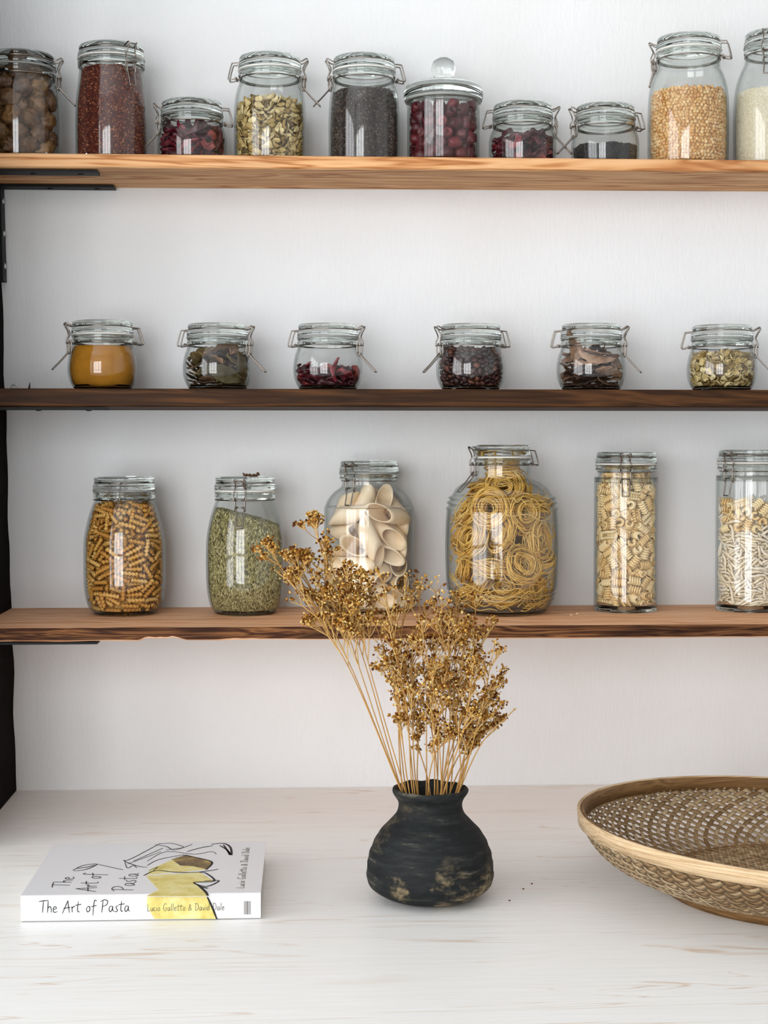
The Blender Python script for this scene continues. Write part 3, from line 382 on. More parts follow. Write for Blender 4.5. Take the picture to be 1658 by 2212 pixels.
0,104,-53,109,4,36,-5,3,-70,-60,117,15,7,-4,3,96,-23,165,-22,8,18,3,-78,-57,20,-4,-7,16,3,-109,-48,76,2,1,8,3,-101,-20,167,-3,2,-37,0,-72,-56,91,37,-4,24,3,78,-54,120,-4,-1,-42,1,116,-43,54,9,1,-22,2,-140,-36,129,-7,-36,22,0,-45,-32,149,-5,40,-2,1,36,-34,156,2,8,9,
0,28,-60,144,-1,-45,-11,1,-135,-34,93,-30,-3,28,2,129,-35,99,-34,10,-12,2,130,-1,146,44,11,-1,2,81,-46,99,-10,4,25,1,-97,-41,143,7,5,-40,1,-80,-45,144,2,43,5,0,-113,-35,74,-9,1,38,1,101,-38,19,0,1,34,3,65,-47,141,2,-3,-37,1,-80,-12,146,39,-3,0,0,34,-25,169,-40,1,21,
3,-90,-39,114,2,-1,-10,3,-83,-41,66,-6,10,-39,2,-100,-4,150,-2,-42,-9,2,128,-26,81,-35,-12,13,3,132,9,168,6,0,21,0,-69,-12,162,42,-4,18,2,66,-13,180,-44,5,4,2,-98,-33,92,-2,35,-27,2,58,-14,161,-34,-4,21,0,-127,-23,84,38,-5,-22,0,-13,-24,176,0,43,-17,0,148,-15,126,22,-2,23,
1,-133,-19,107,5,-3,-36,3,99,-29,61,9,1,-8,2,-97,-29,18,2,44,8,2,-129,14,163,-43,-7,17,0,-130,-18,36,-33,0,14,0,100,-27,135,41,-6,7,2,83,-1,150,3,12,4,0,-99,-27,39,43,0,-9,1,88,4,167,-19,1,-5,0,-146,-7,124,27,7,-12,1,-117,-15,141,21,10,29,1,103,-19,44,0,-2,43,
3,-135,26,145,-12,-7,-42,0,132,-9,90,23,-20,-17,0,121,-12,132,2,-31,-32,1,121,-11,36,-17,27,-9,3,105,-16,83,-5,4,-27,0,-52,0,151,-3,39,-3,2,93,-18,118,8,-12,-30,1,7,-13,170,-7,6,-40,2,-31,-6,166,-39,0,20,1,100,-15,32,7,42,-9,3,120,-8,64,2,5,-6,0,-96,19,171,-3,-45,1,
0,118,-6,103,-42,3,15,1,-126,-3,82,-39,1,3,2,-101,-11,62,8,-30,-7,0,-101,-10,130,3,4,-22,0,-101,27,151,-41,1,-3,1,102,28,147,-1,-6,-11,2,39,5,158,-34,4,20,3,56,12,172,4,-3,-38,0,-118,1,18,-44,1,2,2,128,40,165,29,3,-12,2,-123,3,115,-7,19,-27,3,-101,-3,87,-6,-5,-15,
2,-127,6,55,-41,3,0,3,109,35,166,-4,4,-35,0,136,12,49,-37,-2,-10,2,-132,47,167,-7,44,14,2,65,23,146,32,-5,-8,2,-134,13,97,-23,6,-29,1,-66,25,162,21,-7,-4,2,103,4,53,-44,0,-20,3,118,47,152,-39,-7,-8,3,118,11,119,-9,-1,17,1,-124,13,38,0,4,19,1,17,11,170,-7,5,-25,
1,110,12,139,7,-5,-20,3,134,21,70,-2,-6,-13,1,126,19,33,9,6,-19,2,90,6,78,33,4,-26,3,-91,7,134,10,-1,-39,2,89,8,26,-9,-35,17,2,-36,26,174,43,-3,10,2,81,43,174,16,-1,34,2,130,24,109,-14,12,38,0,131,25,133,33,15,-19,2,112,19,95,2,37,27,0,-101,16,44,-26,-13,21,
1,-123,24,124,21,2,-45,1,97,52,161,0,3,-2,0,-132,28,48,41,6,-4,0,-111,58,150,-3,43,1,1,45,36,171,16,1,-30,0,-40,35,154,-44,3,-16,2,-78,51,164,43,-1,-2,2,-65,47,145,-41,-2,19,1,-95,20,100,2,10,32,1,-112,26,80,-2,-4,31],
 's3a': [
0,18,-162,476,26,5,2,0,27,-161,416,0,4,2,0,-79,-145,430,25,25,-8,0,77,-144,426,-35,5,7,0,-39,-146,451,-14,9,-12,0,-86,-137,488,17,3,-8,0,94,-134,504,-13,-2,-36,0,-16,-165,350,-1,-25,-1,0,3,-164,175,-4,-39,0,0,99,-130,445,1,-40,9,0,25,-162,310,17,7,-43,0,-3,-137,443,2,-4,-22,
0,10,-136,416,31,-2,2,0,25,-136,501,-7,0,26,0,9,-161,114,-9,24,-13,0,24,-135,446,39,-1,23,0,-35,-134,487,-2,-4,23,0,37,-159,197,-8,2,4,0,-34,-158,289,-2,-36,-4,0,-44,-131,425,-13,1,-28,0,-58,-153,274,-7,-36,-5,0,-61,-150,198,-42,-6,-6,0,65,-150,273,5,40,6,0,-46,-151,99,-3,-43,-4,
0,-71,-148,371,3,4,-7,0,70,-148,246,23,-5,7,0,-116,-114,460,12,1,33,0,-1,-152,221,33,-9,-8,0,63,-148,126,9,4,-40,0,73,-121,475,-6,-42,19,0,55,-146,299,-13,7,-43,0,16,-148,333,-8,13,24,0,64,-119,509,-18,-7,-38,0,80,-142,162,0,2,7,0,-9,-147,248,-10,37,0,0,-84,-140,216,-8,-6,-7,
0,-14,-146,160,-10,32,21,0,104,-109,466,-26,6,19,0,-67,-115,499,33,9,20,0,55,-141,218,2,-45,-1,0,-53,-141,394,-15,3,33,0,65,-138,73,-5,-45,6,0,37,-140,48,-1,-44,4,0,-19,-141,119,9,5,7,0,-94,-133,158,-3,-1,-9,0,56,-138,100,-30,-1,1,0,68,-136,340,23,-3,-41,0,-87,-107,444,-2,-6,15,
0,-37,-138,75,-2,-39,-8,0,-40,-137,177,-14,-12,21,0,-3,-138,386,-1,-41,25,0,-90,-104,414,-25,6,-31,0,49,-109,488,31,5,-27,0,24,-136,389,14,-1,25,0,-71,-130,332,2,-3,-16,0,-107,-125,293,-7,12,35,0,-52,-132,253,18,-2,5,0,51,-106,460,-24,4,-23,0,-90,-126,77,-17,19,6,0,-15,-108,460,-33,-4,-22,
0,-110,-122,329,-20,-12,-11,0,51,-130,392,0,8,-18,0,-98,-97,478,-18,4,-12,0,20,-106,474,36,1,-26,0,114,-119,207,-1,14,11,0,116,-119,311,-4,20,-34,0,73,-126,194,23,4,-3,0,-110,-93,439,-5,35,15,0,61,-127,147,-19,0,10,0,25,-128,362,-19,-2,5,0,-61,-124,152,21,-15,18,0,-113,-114,129,-7,44,-11,
0,-52,-98,444,-1,1,-29,0,48,-98,434,15,3,-13,0,-1,-125,234,-31,-5,-2,0,144,-78,469,2,35,16,0,-79,-119,284,31,32,4,0,-21,-124,93,-8,-8,41,0,-8,-125,144,21,42,-1,0,121,-110,404,-12,9,-33,0,107,-85,487,33,2,-8,0,23,-122,283,14,39,2,0,-122,-109,244,-5,4,-12,0,75,-116,402,31,5,-18,
0,40,-120,174,-43,2,7,0,114,-109,139,6,11,-39,0,-39,-120,29,28,0,-6,0,-4,-121,336,-18,35,13,0,-83,-113,191,-23,-9,-7,0,92,-112,364,10,0,18,0,-102,-109,374,-23,8,-1,0,44,-117,29,-20,0,-40,0,61,-115,231,-36,12,13,0,-28,-118,352,-9,5,-25,0,85,-111,283,11,-31,5,0,54,-115,124,-24,0,9,
0,-50,-114,276,-15,35,-6,0,123,-101,109,1,36,12,0,52,-113,87,-12,40,6,0,-33,-114,389,23,8,-23,0,-80,-108,226,-5,4,43,0,-102,-102,55,-40,16,7,0,-53,-107,337,9,-37,-15,0,-153,-58,410,3,38,-17,0,86,-101,52,9,-5,-40,0,-69,-104,67,25,6,-9,0,136,-90,365,34,1,14,0,41,-106,342,-38,12,-17,
0,-96,-98,105,-42,-1,-7,0,-3,-82,477,0,40,-25,0,-106,-67,422,8,10,-1,0,65,-75,435,24,-2,-13,0,75,-99,249,20,12,9,0,-49,-103,370,5,-6,19,0,123,-61,497,-41,-2,-13,0,76,-99,344,-20,-31,-5,0,20,-80,417,-19,-1,-23,0,-34,-78,474,14,-3,18,0,115,-89,274,39,11,-3,0,-150,-50,486,14,-8,31,
0,87,-67,410,-24,-1,-10,0,-92,-92,271,-10,27,-1,0,125,-56,410,6,44,-7,0,-57,-71,408,11,3,-24,0,-133,-81,197,-4,-42,-18,0,112,-86,315,-5,-11,37,0,144,-78,228,-11,7,-29,0,-113,-85,300,24,31,1,0,-98,-88,393,-31,8,-2,0,104,-59,465,4,44,5,0,-67,-68,494,9,11,39,0,129,-81,71,-23,0,14,
0,-119,-83,341,28,-5,-24,0,-117,-83,374,0,-8,44,0,-146,-75,302,22,12,30,0,-91,-88,130,-7,1,36,0,-146,-74,173,-15,-4,29,0,147,-72,318,-13,-6,-29,0,-148,-70,226,-4,2,-16,0,123,-76,149,-30,0,5,0,115,-76,234,26,2,21,0,-160,-33,458,-33,4,-19,0,31,-64,499,-17,-44,6,0,111,-47,438,-9,1,-13,
0,-99,-50,444,38,10,0,0,-95,-49,501,-8,-7,1,0,-98,-76,156,33,2,32,0,117,-72,389,-7,-2,-8,0,136,-35,443,18,1,-13,0,77,-79,385,30,-4,-11,0,-7,-62,433,19,39,4,0,-108,-71,215,13,-8,35,0,-5,-85,405,19,1,22,0,138,-61,207,-15,-8,18,0,113,-67,175,40,0,14,0,77,-47,436,7,1,32,
0,104,-68,56,-22,-25,13,0,139,-58,340,17,-3,-33,0,134,-28,417,21,0,40,0,123,-61,308,-11,-31,-12,0,-148,-54,92,-18,12,25,0,-108,-64,80,0,29,32,0,23,-78,387,-15,7,-41,0,-137,-24,410,-16,-12,-27,0,130,-57,125,35,-7,10,0,-124,-58,360,2,44,10,0,151,-50,107,-18,4,-28,0,-109,-61,276,-2,-20,31,
0,156,-48,275,-8,-7,19,0,145,-19,466,-1,0,30,0,-135,-53,132,33,-6,-28,0,81,-38,466,-30,-1,5,0,132,-52,375,-1,-9,2,0,132,-20,490,-13,43,-6,0,111,-56,202,-24,1,17,0,-124,-52,32,5,1,-15,0,158,-41,168,0,-40,19,0,-140,-14,485,7,-4,39,0,-158,-38,129,18,18,22,0,-115,-50,198,27,9,-18,
0,-139,-42,326,10,3,16,0,7,-43,491,12,-38,-1,0,-44,-37,443,14,39,-7,0,-132,-41,381,-7,-2,9,0,-127,-43,60,33,0,20,0,-73,-57,365,10,-11,3,0,163,2,450,-37,-4,23,0,-47,-34,472,37,3,-27,0,-162,4,440,1,-5,22,0,-117,-11,434,-20,-6,-7,0,-62,-26,496,0,7,-42,0,135,-34,38,-23,4,21,
0,-20,-35,421,13,33,13,0,-163,-25,325,-6,13,-20,0,-130,-35,268,-17,4,-25,0,43,-30,504,16,-40,8,0,-140,1,462,-41,6,-20,0,-106,-39,407,18,3,-34,0,134,-31,309,31,-15,19,0,-142,-28,194,-21,-34,-3,0,-162,-21,272,-11,-8,24,0,135,-29,359,-23,-6,-1,0,85,-43,362,28,3,-25,0,-136,-27,355,-41,6,3,
0,128,3,415,-12,-2,-5,0,39,-25,415,-16,-37,1,0,-163,-16,147,-6,-18,-23,0,-68,-15,464,2,-3,18,0,135,-25,389,-5,42,4,0,-83,-40,388,17,-2,11,0,10,-28,463,4,-6,44,0,135,-24,258,-20,0,-32,0,164,-12,233,4,-35,22,0,129,-23,148,21,-1,-30,0,141,-18,183,-36,-7,-12,0,-162,24,418,-13,-5,20,
0,123,-21,62,13,-5,-24,0,165,-6,321,-20,-18,-23,0,-115,10,452,-43,-9,-10,0,-96,7,426,5,31,11,0,156,-5,90,-26,-3,21,0,-139,-11,93,42,3,-13,0,23,-16,484,38,6,-1,0,-148,-7,254,-20,6,-18,0,89,7,445,5,-39,12,0,-112,15,489,6,-5,-44,0,-154,-1,314,-22,-10,30,0,-166,5,207,12,-22,-25,
0,-70,5,500,-43,1,9,0,100,17,468,10,6,8,0,-142,-1,363,15,-9,-41,0,123,27,489,36,7,7,0,48,0,423,40,3,-1,0,151,4,65,0,-3,22,0,-118,28,412,-11,12,-39,0,-144,4,152,35,2,-13,0,132,36,423,15,-9,-19,0,113,-2,386,-8,-6,-39,0,132,5,238,43,-3,17,0,18,-2,457,-37,3,0,
0,155,50,427,18,0,-18,0,155,50,500,14,3,-18,0,136,8,347,9,-2,-41,0,-155,51,492,-17,0,18,0,125,5,110,5,-6,-23,0,136,11,195,26,9,25,0,67,23,440,-10,-16,-41,0,-140,14,233,-44,0,-14,0,-104,37,504,36,0,-2,0,124,10,80,33,5,24,0,-151,20,73,6,3,-24,0,124,10,271,-35,7,24,
0,-44,17,413,-12,4,22,0,-15,9,434,20,-6,-36,0,-83,-2,387,43,-15,9,0,161,28,368,-29,3,25,0,-123,14,92,14,18,21,0,-57,28,434,1,-2,-26,0,126,54,446,-11,5,-44,0,-143,24,206,33,1,-18,0,-23,18,477,0,-14,-4,0,159,33,190,20,3,-19,0,134,24,397,-9,-2,-5,0,-123,20,163,19,-8,-24,
0,139,26,324,-12,-4,14,0,-86,46,464,-1,-7,-5,0,-122,25,29,-32,0,21,0,-137,31,366,-44,-3,6,0,91,15,376,-8,-7,-39,0,103,58,505,2,8,-30,0,-159,42,278,8,32,-26,0,-123,67,476,10,0,24,0,61,45,475,-3,-36,-2,0,-121,69,507,-1,-37,-5,0,-98,22,394,-10,34,8,0,145,39,117,35,3,25,
0,-129,35,335,32,9,-23,0,157,46,261,17,-6,-18,0,-139,39,49,35,-2,19,0,-156,46,398,-8,6,-26,0,-142,79,453,42,3,15,0,51,46,443,-1,-2,11,0,-131,37,122,1,2,11,0,13,38,498,2,-36,-21,0,-121,36,238,3,-32,21,0,131,40,285,44,-5,-17,0,-129,78,426,-13,4,22,0,120,75,487,1,-8,19,
0,48,50,416,25,-1,2,0,154,50,141,-33,2,27,0,-120,38,305,-12,-8,19,0,-84,25,371,-10,11,-45,0,-156,53,349,2,17,-27,0,-79,64,443,-12,37,-3,0,154,54,304,-12,2,-17,0,136,48,381,13,9,42,0,4,50,439,20,-8,-23,0,-86,73,468,39,-9,-5,0,65,68,492,21,-37,-3,0,-152,59,180,26,-1,-28,
0,116,46,121,-43,-7,-17,0,143,56,221,-35,-2,23,0,118,48,29,11,0,25,0,-23,60,443,-3,-5,20,0,106,86,459,-13,16,-9,0,-16,61,500,9,7,22,0,132,96,469,19,-3,-13,0,-124,53,173,10,36,-21,0,32,65,465,10,0,20,0,130,56,343,3,-3,15,0,8,62,482,-20,-4,14,0,134,58,51,41,3,-18,
0,64,33,389,1,-34,7,0,-32,69,414,12,0,35,0,-87,86,496,31,-12,-13,0,106,93,409,-7,0,20,0,-88,87,408,-9,-3,-13,0,-144,66,105,-3,-1,-28,0,61,80,423,7,41,2,0,-140,67,132,3,-2,-33,0,-122,61,286,40,-5,16,0,-37,77,473,34,4,26,0,-74,91,437,20,-3,-5,0,114,63,244,-14,8,-19,
0,-87,54,395,39,6,-1,0,112,64,143,-10,41,-11,0,118,68,82,-13,42,-9,0,-137,76,314,2,6,-26,0,124,72,202,-21,0,-25,0,143,79,166,12,-1,-15,0,121,72,321,-11,-7,18,0,-132,76,255,3,15,0,0,-112,69,95,22,7,-28,0,130,78,376,26,33,-4,0,-99,67,374,22,-39,-2,0,-71,104,472,8,33,-12,
0,112,118,436,12,43,-11,0,81,111,463,-13,2,18,0,-140,88,368,-12,-16,14,0,-138,88,211,21,-9,-30],
 's3c': [
0,3,-156,332,-34,-29,0,0,93,-109,458,-37,2,13,0,-22,-139,55,0,0,-6,0,-103,-99,456,32,-1,-9,0,63,-92,385,5,-8,37,0,-90,-110,221,2,-45,-6,0,-70,-106,138,34,0,-8,0,65,-81,97,3,-7,38,0,61,-76,192,36,5,-22,0,-49,-78,289,-39,5,14,0,53,-59,309,0,-9,33,0,-38,-33,481,-43,-16,-7,
0,-95,-31,374,5,1,31,0,119,-23,358,-40,10,-9,0,-122,13,477,22,14,29,0,142,-8,137,-45,0,-20,0,142,-5,225,-22,1,-23,0,-98,-17,56,7,0,-34,0,45,-3,468,16,-13,-15,0,130,44,471,-8,-34,-7,0,86,-1,56,38,0,-4,0,-26,-14,172,42,7,7,0,-143,38,201,-4,35,21,0,-84,22,264,-10,-6,-36,
0,-30,60,474,-40,-14,-6,0,64,41,262,-2,11,37,0,61,111,433,15,39,6,0,-67,69,342,17,-3,35,0,-106,91,69,-16,0,-34,0,80,83,356,6,39,4,0,92,98,170,20,34,10,0,-53,92,149,-40,11,-6,0,-32,159,468,-20,24,2,0,65,125,55,-3,-45,-4,0,35,151,192,2,27,-2,0,-26,157,268,29,-17,3],
 's3e': [
0,11,-121,544,-40,2,2,0,-18,-117,630,6,23,3,0,25,-116,595,24,-27,4,0,-61,-107,629,4,-23,39,0,60,-106,624,-43,18,6,0,-62,-104,567,2,-12,38,0,58,-92,546,-33,8,26,0,-25,-120,48,-41,17,-3,0,28,-119,452,-39,-25,1,0,-32,-117,372,6,-5,40,0,18,-116,108,24,3,2,0,16,-116,148,14,-42,2,
0,-42,-114,244,7,-15,38,0,19,-115,238,-12,-13,2,0,-24,-89,588,28,5,-10,0,-18,-114,279,-18,16,1,0,-40,-111,507,16,17,-5,0,-43,-107,180,-3,-45,-6,0,-50,-106,320,-4,34,-6,0,53,-105,391,-20,-8,-38,0,-90,-73,530,-21,-6,-12,0,77,-75,583,26,-1,-10,0,56,-104,490,16,-30,7,0,-6,-107,405,22,-7,-25,
0,-52,-104,100,-14,-45,-7,0,-46,-104,138,-17,1,-7,0,16,-106,65,-8,2,-14,0,7,-106,503,-34,1,-28,0,-15,-105,453,21,7,14,0,9,-105,324,24,4,19,0,-65,-100,47,-3,23,-36,0,-97,-66,648,9,0,-13,0,30,-103,359,-28,-2,28,0,-82,-69,604,4,41,7,0,-16,-78,629,-13,-42,1,0,63,-98,334,4,35,7,
0,31,-101,289,22,6,25,0,76,-95,440,3,9,-36,0,64,-96,220,-13,0,8,0,67,-95,139,-14,34,9,0,83,-64,616,-15,0,43,0,70,-93,272,-19,-17,11,0,-45,-96,421,4,1,18,0,49,-96,189,26,5,-15,0,44,-96,38,5,0,-11,0,-77,-90,417,19,21,-12,0,-14,-71,554,33,9,-17,0,-78,-89,233,9,15,-10,
0,105,-52,558,5,-10,16,0,-88,-84,363,4,1,33,0,61,-88,75,7,-45,-12,0,-60,-88,461,-13,0,17,0,35,-63,619,7,-25,-27,0,-85,-78,496,-15,39,-12,0,4,-88,184,5,-8,-17,0,89,-76,507,-2,15,12,0,-72,-52,566,1,0,-6,0,-90,-75,279,-17,8,33,0,25,-59,565,-34,-2,-24,0,-90,-72,190,21,15,-18,
0,77,-74,37,-10,-45,-11,0,96,-69,116,-18,11,-32,0,94,-69,188,-16,-12,14,0,-95,-68,88,-21,25,-13,0,-40,-77,195,-7,11,30,0,-101,-36,607,18,0,7,0,98,-64,307,-4,-30,14,0,-96,-65,134,-18,-2,-14,0,-24,-76,107,-41,14,-9,0,-4,-76,233,-8,-10,44,0,100,-61,419,21,-10,15,0,19,-73,123,-11,10,5,
0,-18,-73,343,-34,10,20,0,103,-58,256,28,-7,15,0,-66,-38,648,4,-44,-12,0,91,-57,71,-21,1,37,0,-33,-67,46,0,-7,-13,0,35,-66,472,-25,-15,19,0,-105,-50,457,-14,-30,-16,0,84,-26,638,-35,-13,-5,0,117,-15,611,-23,6,-24,0,-96,-51,403,-2,1,9,0,-59,-59,337,35,-7,24,0,53,-59,343,-12,-8,6,
0,-107,-46,310,1,-8,-16,0,44,-33,522,-4,-2,-21,0,-9,-63,482,-23,-13,20,0,-29,-61,292,-2,6,-25,0,-114,-42,229,2,-31,29,0,-46,-31,597,17,-29,19,0,-46,-57,513,-23,27,-13,0,-109,-11,570,-5,2,6,0,-92,-46,37,-5,-45,-8,0,48,-55,231,-15,-33,18,0,4,-34,606,-8,36,13,0,17,-57,422,-9,-4,19,
0,37,-55,158,44,4,-11,0,-43,-54,373,-26,-4,-32,0,-56,-51,89,13,-32,-15,0,-107,-4,636,-28,-4,13,0,72,-16,552,38,5,22,0,118,0,532,-24,-6,-22,0,61,-47,464,13,9,39,0,-55,-49,242,2,-16,-1,0,8,-55,297,26,-16,1,0,107,-3,583,20,-3,-42,0,-119,-29,518,7,-20,24,0,46,-48,390,21,-2,-19,
0,1,-28,524,-23,-3,-21,0,99,-35,383,19,43,4,0,-4,-52,37,-45,-1,-15,0,-102,-33,172,15,3,-1,0,112,-29,39,1,-1,20,0,118,-26,486,6,6,-25,0,68,-40,320,33,-7,4,0,-102,-31,351,-39,3,10,0,-62,-42,144,36,-6,-16,0,71,-38,170,-2,-15,38,0,-47,-16,553,32,-1,3,0,7,-49,386,4,7,-19,
0,72,-38,114,7,2,-34,0,-75,-36,293,0,16,34,0,10,-47,79,14,-42,-5,0,54,-10,595,-30,0,-24,0,102,-25,226,8,-1,5,0,-29,-43,424,-22,31,-8,0,79,-31,508,-10,11,33,0,-61,-34,459,35,17,2,0,116,-16,181,-19,-2,-24,0,50,-35,268,-3,7,6,0,-106,-19,436,12,1,-44,0,2,-42,207,11,1,-41,
0,-6,-16,644,-27,-9,11,0,116,-14,91,1,-7,21,0,116,-14,350,-9,-8,21,0,-117,-12,104,20,-11,-21,0,-106,17,543,39,8,3,0,-79,-24,66,4,8,0,0,-117,-11,382,-20,8,24,0,116,-12,143,5,1,22,0,-118,27,607,7,37,20,0,-56,5,625,25,37,4,0,44,-29,36,8,-45,7,0,-119,-5,255,24,-15,-22,
0,117,-4,446,-35,6,-23,0,79,-16,412,-28,4,11,0,15,-4,567,-20,-5,3,0,13,-29,126,8,2,7,0,-13,-28,171,17,4,-37,0,-68,-13,514,24,4,-30,0,71,26,633,-35,7,-6,0,27,10,628,38,-8,-14,0,-122,10,481,6,27,23,0,79,-5,293,18,1,-10,0,-49,-15,200,-11,38,8,0,12,-23,462,9,-36,13,
0,107,6,258,15,-6,0,0,-25,12,597,2,41,-6,0,-116,10,138,-16,-9,-23,0,-115,11,200,-19,11,-24,0,108,9,318,3,8,2,0,84,37,555,-8,-11,-5,0,0,-20,243,4,40,-4,0,106,47,597,-11,-2,29,0,20,-16,351,-28,-5,23,0,-97,9,300,-10,-43,0,0,-76,1,224,42,3,19,0,-28,-13,326,-4,8,29,
0,-71,39,584,1,-5,14,0,-116,19,46,1,31,20,0,64,0,446,-24,-9,-6,0,67,1,350,-17,31,-8,0,117,20,47,0,-23,-41,0,-55,-2,396,-22,6,-31,0,68,3,144,9,-45,8,0,52,-2,224,4,38,3,0,120,23,400,4,-18,-20,0,-33,-8,119,17,28,0,0,-104,17,413,18,3,-1,0,-104,55,565,7,28,-30,
0,-46,-3,268,-10,-5,-10,0,31,30,533,-43,1,-20,0,70,7,60,-35,-2,-12,0,-15,26,529,-11,32,6,0,-42,35,548,-6,10,-33,0,-31,-4,486,-6,-5,-21,0,10,-10,299,11,-9,-1,0,-107,24,339,-7,2,-1,0,96,20,212,-23,37,1,0,-39,0,37,29,0,31,0,11,-8,66,-27,-2,-1,0,-26,37,647,-34,-4,-12,
0,-67,12,162,-23,-3,-1,0,95,62,645,33,-3,-12,0,-73,16,117,-19,-5,-25,0,55,49,599,35,12,-15,0,-77,18,477,7,34,19,0,63,13,104,7,-1,12,0,-53,12,348,-8,-4,-24,0,-103,31,264,14,-42,-1,0,100,69,532,4,-2,-14,0,-51,12,76,23,-1,43,0,-84,65,628,1,-4,-15,0,24,6,260,4,8,41,
0,23,50,578,41,-1,19,0,45,15,401,-14,-36,-17,0,-10,3,450,8,3,-28,0,73,28,484,5,-13,-17,0,110,43,161,-28,-10,-17,0,22,11,490,38,2,0,0,-113,45,181,3,-10,18,0,42,19,180,22,-1,-35,0,-8,56,607,-29,3,-28,0,-1,8,407,-12,-1,27,0,107,47,490,-16,-1,-17,0,101,45,94,12,11,38,
0,-98,44,439,11,-44,-4,0,-18,15,372,-34,-1,25,0,-98,45,307,1,-3,-45,0,-111,50,106,3,-11,17,0,21,18,139,13,-43,9,0,11,16,37,37,0,-4,0,-106,51,386,2,13,-29,0,7,16,98,-23,1,11,0,106,52,258,-35,-15,-17,0,16,20,317,-35,4,4,0,77,44,430,-6,-43,-12,0,104,55,353,-19,3,-16,
0,-26,27,241,7,33,13,0,64,41,256,-22,-30,-3,0,-45,35,450,-20,-9,18,0,103,56,316,13,-3,30,0,-15,75,572,35,12,4,0,94,53,38,5,0,-32,0,66,87,574,-15,5,-11,0,19,77,644,-25,10,-4,0,-46,36,292,-22,10,27,0,-103,57,244,20,12,-30,0,-64,87,546,26,-2,-13,0,29,32,364,5,-7,39,
0,-102,58,477,-19,5,15,0,102,59,456,25,1,30,0,-59,90,622,8,-1,30,0,-67,94,578,-16,-1,-36,0,23,36,217,-4,-2,0,0,-7,34,175,28,-6,-29,0,62,50,320,9,-35,-17,0,-30,41,126,-17,-29,-12,0,-87,61,518,33,1,-10,0,-58,51,186,23,-10,-32,0,47,95,544,23,4,-30,0,-56,51,377,-36,2,9,
0,-55,54,38,5,0,-33,0,99,71,197,3,-11,-13,0,55,56,501,-26,-11,-3,0,54,104,623,7,0,39,0,-83,67,154,37,-3,27,0,93,71,400,-32,3,-13,0,56,60,142,4,10,-10,0,-91,73,38,6,0,-32],
 's3f': [
1,29,-129,476,24,33,3,1,-7,-128,505,4,-10,3,1,-14,-120,453,11,1,-25,0,28,-144,99,20,21,2,0,1,-144,205,-21,3,0,1,17,-119,420,-19,1,23,0,-9,-143,172,-18,-45,-2,0,-27,-142,103,-22,-41,-2,0,31,-142,276,8,-12,-41,0,-27,-142,188,-21,0,-3,1,-77,-111,512,4,4,36,0,-30,-140,29,-20,-3,-3,
0,48,-138,119,18,14,5,0,-46,-136,222,-14,33,-8,1,48,-111,448,-11,-1,29,1,-49,-111,475,-30,5,-28,0,-50,-135,324,8,-3,40,0,-15,-137,45,-9,42,-5,0,43,-135,400,7,40,5,0,55,-134,138,-36,15,2,0,-56,-133,355,-22,4,-6,0,-10,-136,343,-22,3,-5,0,-54,-133,44,-8,38,-7,0,3,-136,275,21,-16,-28,
0,-14,-135,142,13,6,39,0,-45,-133,337,24,2,-4,0,60,-131,301,-22,-37,6,0,-28,-134,225,-2,-9,-9,0,60,-131,183,9,0,-39,0,24,-133,61,25,0,1,0,23,-133,143,-2,41,7,0,61,-129,346,-29,17,7,0,-107,-95,421,-38,-1,-12,0,-59,-129,260,-9,6,39,0,40,-131,345,-3,-37,8,0,-33,-131,253,-20,33,-11,
0,16,-131,127,-11,4,-40,0,66,-127,228,-4,38,6,0,-38,-130,94,24,2,-2,0,64,-127,23,-30,0,6,0,-71,-126,52,-21,38,-7,0,7,-130,41,2,2,41,0,28,-129,25,31,-2,6,0,-23,-129,169,-17,-2,43,0,28,-128,80,7,2,-43,1,71,-98,484,5,-1,29,0,76,-123,73,-22,-16,4,0,-50,-126,148,-1,-14,32,
0,-77,-122,222,-19,36,-7,0,-12,-127,248,-37,8,-9,0,-61,-123,291,-3,-31,1,1,-74,-95,458,-8,-36,-23,0,8,-102,484,12,4,3,0,-46,-124,312,7,-2,39,0,81,-120,212,7,4,-36,0,-30,-125,190,-19,1,-4,0,-83,-119,108,20,33,-9,0,83,-119,334,-2,-30,5,0,-81,-119,131,23,34,-8,1,-48,-122,407,-9,-18,-6,
0,11,-124,229,-4,-5,-8,0,-20,-123,24,-14,1,0,0,-27,-123,58,-1,-12,-19,0,58,-120,167,2,2,-43,0,-13,-123,309,4,-2,39,0,-24,-122,104,-14,-32,21,0,4,-121,195,5,-3,43,0,56,-118,272,7,44,4,1,108,-83,465,3,-29,-31,0,22,-121,47,43,1,-5,0,-50,-118,326,39,2,-6,0,-18,-120,271,-12,6,8,
0,15,-120,360,0,-7,-11,0,23,-120,316,-11,-3,-34,0,80,-113,149,-27,35,4,0,13,-119,98,-10,-43,-7,0,18,-119,207,13,4,12,1,-13,-119,389,-25,-2,25,0,-83,-112,189,-13,34,-14,0,-9,-119,115,37,4,-11,0,38,-117,376,-15,-6,-6,0,37,-117,177,-17,0,6,0,-26,-118,144,44,9,9,0,-33,-117,368,-19,-4,33,
0,25,-117,67,26,-3,0,0,-60,-114,75,5,41,-13,0,-69,-113,156,6,15,17,0,26,-116,224,-9,5,37,0,-24,-116,223,-35,8,-9,0,31,-115,241,-32,7,14,0,56,-113,307,-17,3,-34,0,2,-116,79,39,-1,1,0,-42,-114,298,13,-4,30,0,39,-114,259,-7,5,-5,0,51,-112,290,-16,-1,8,0,-12,-115,332,-5,2,0,
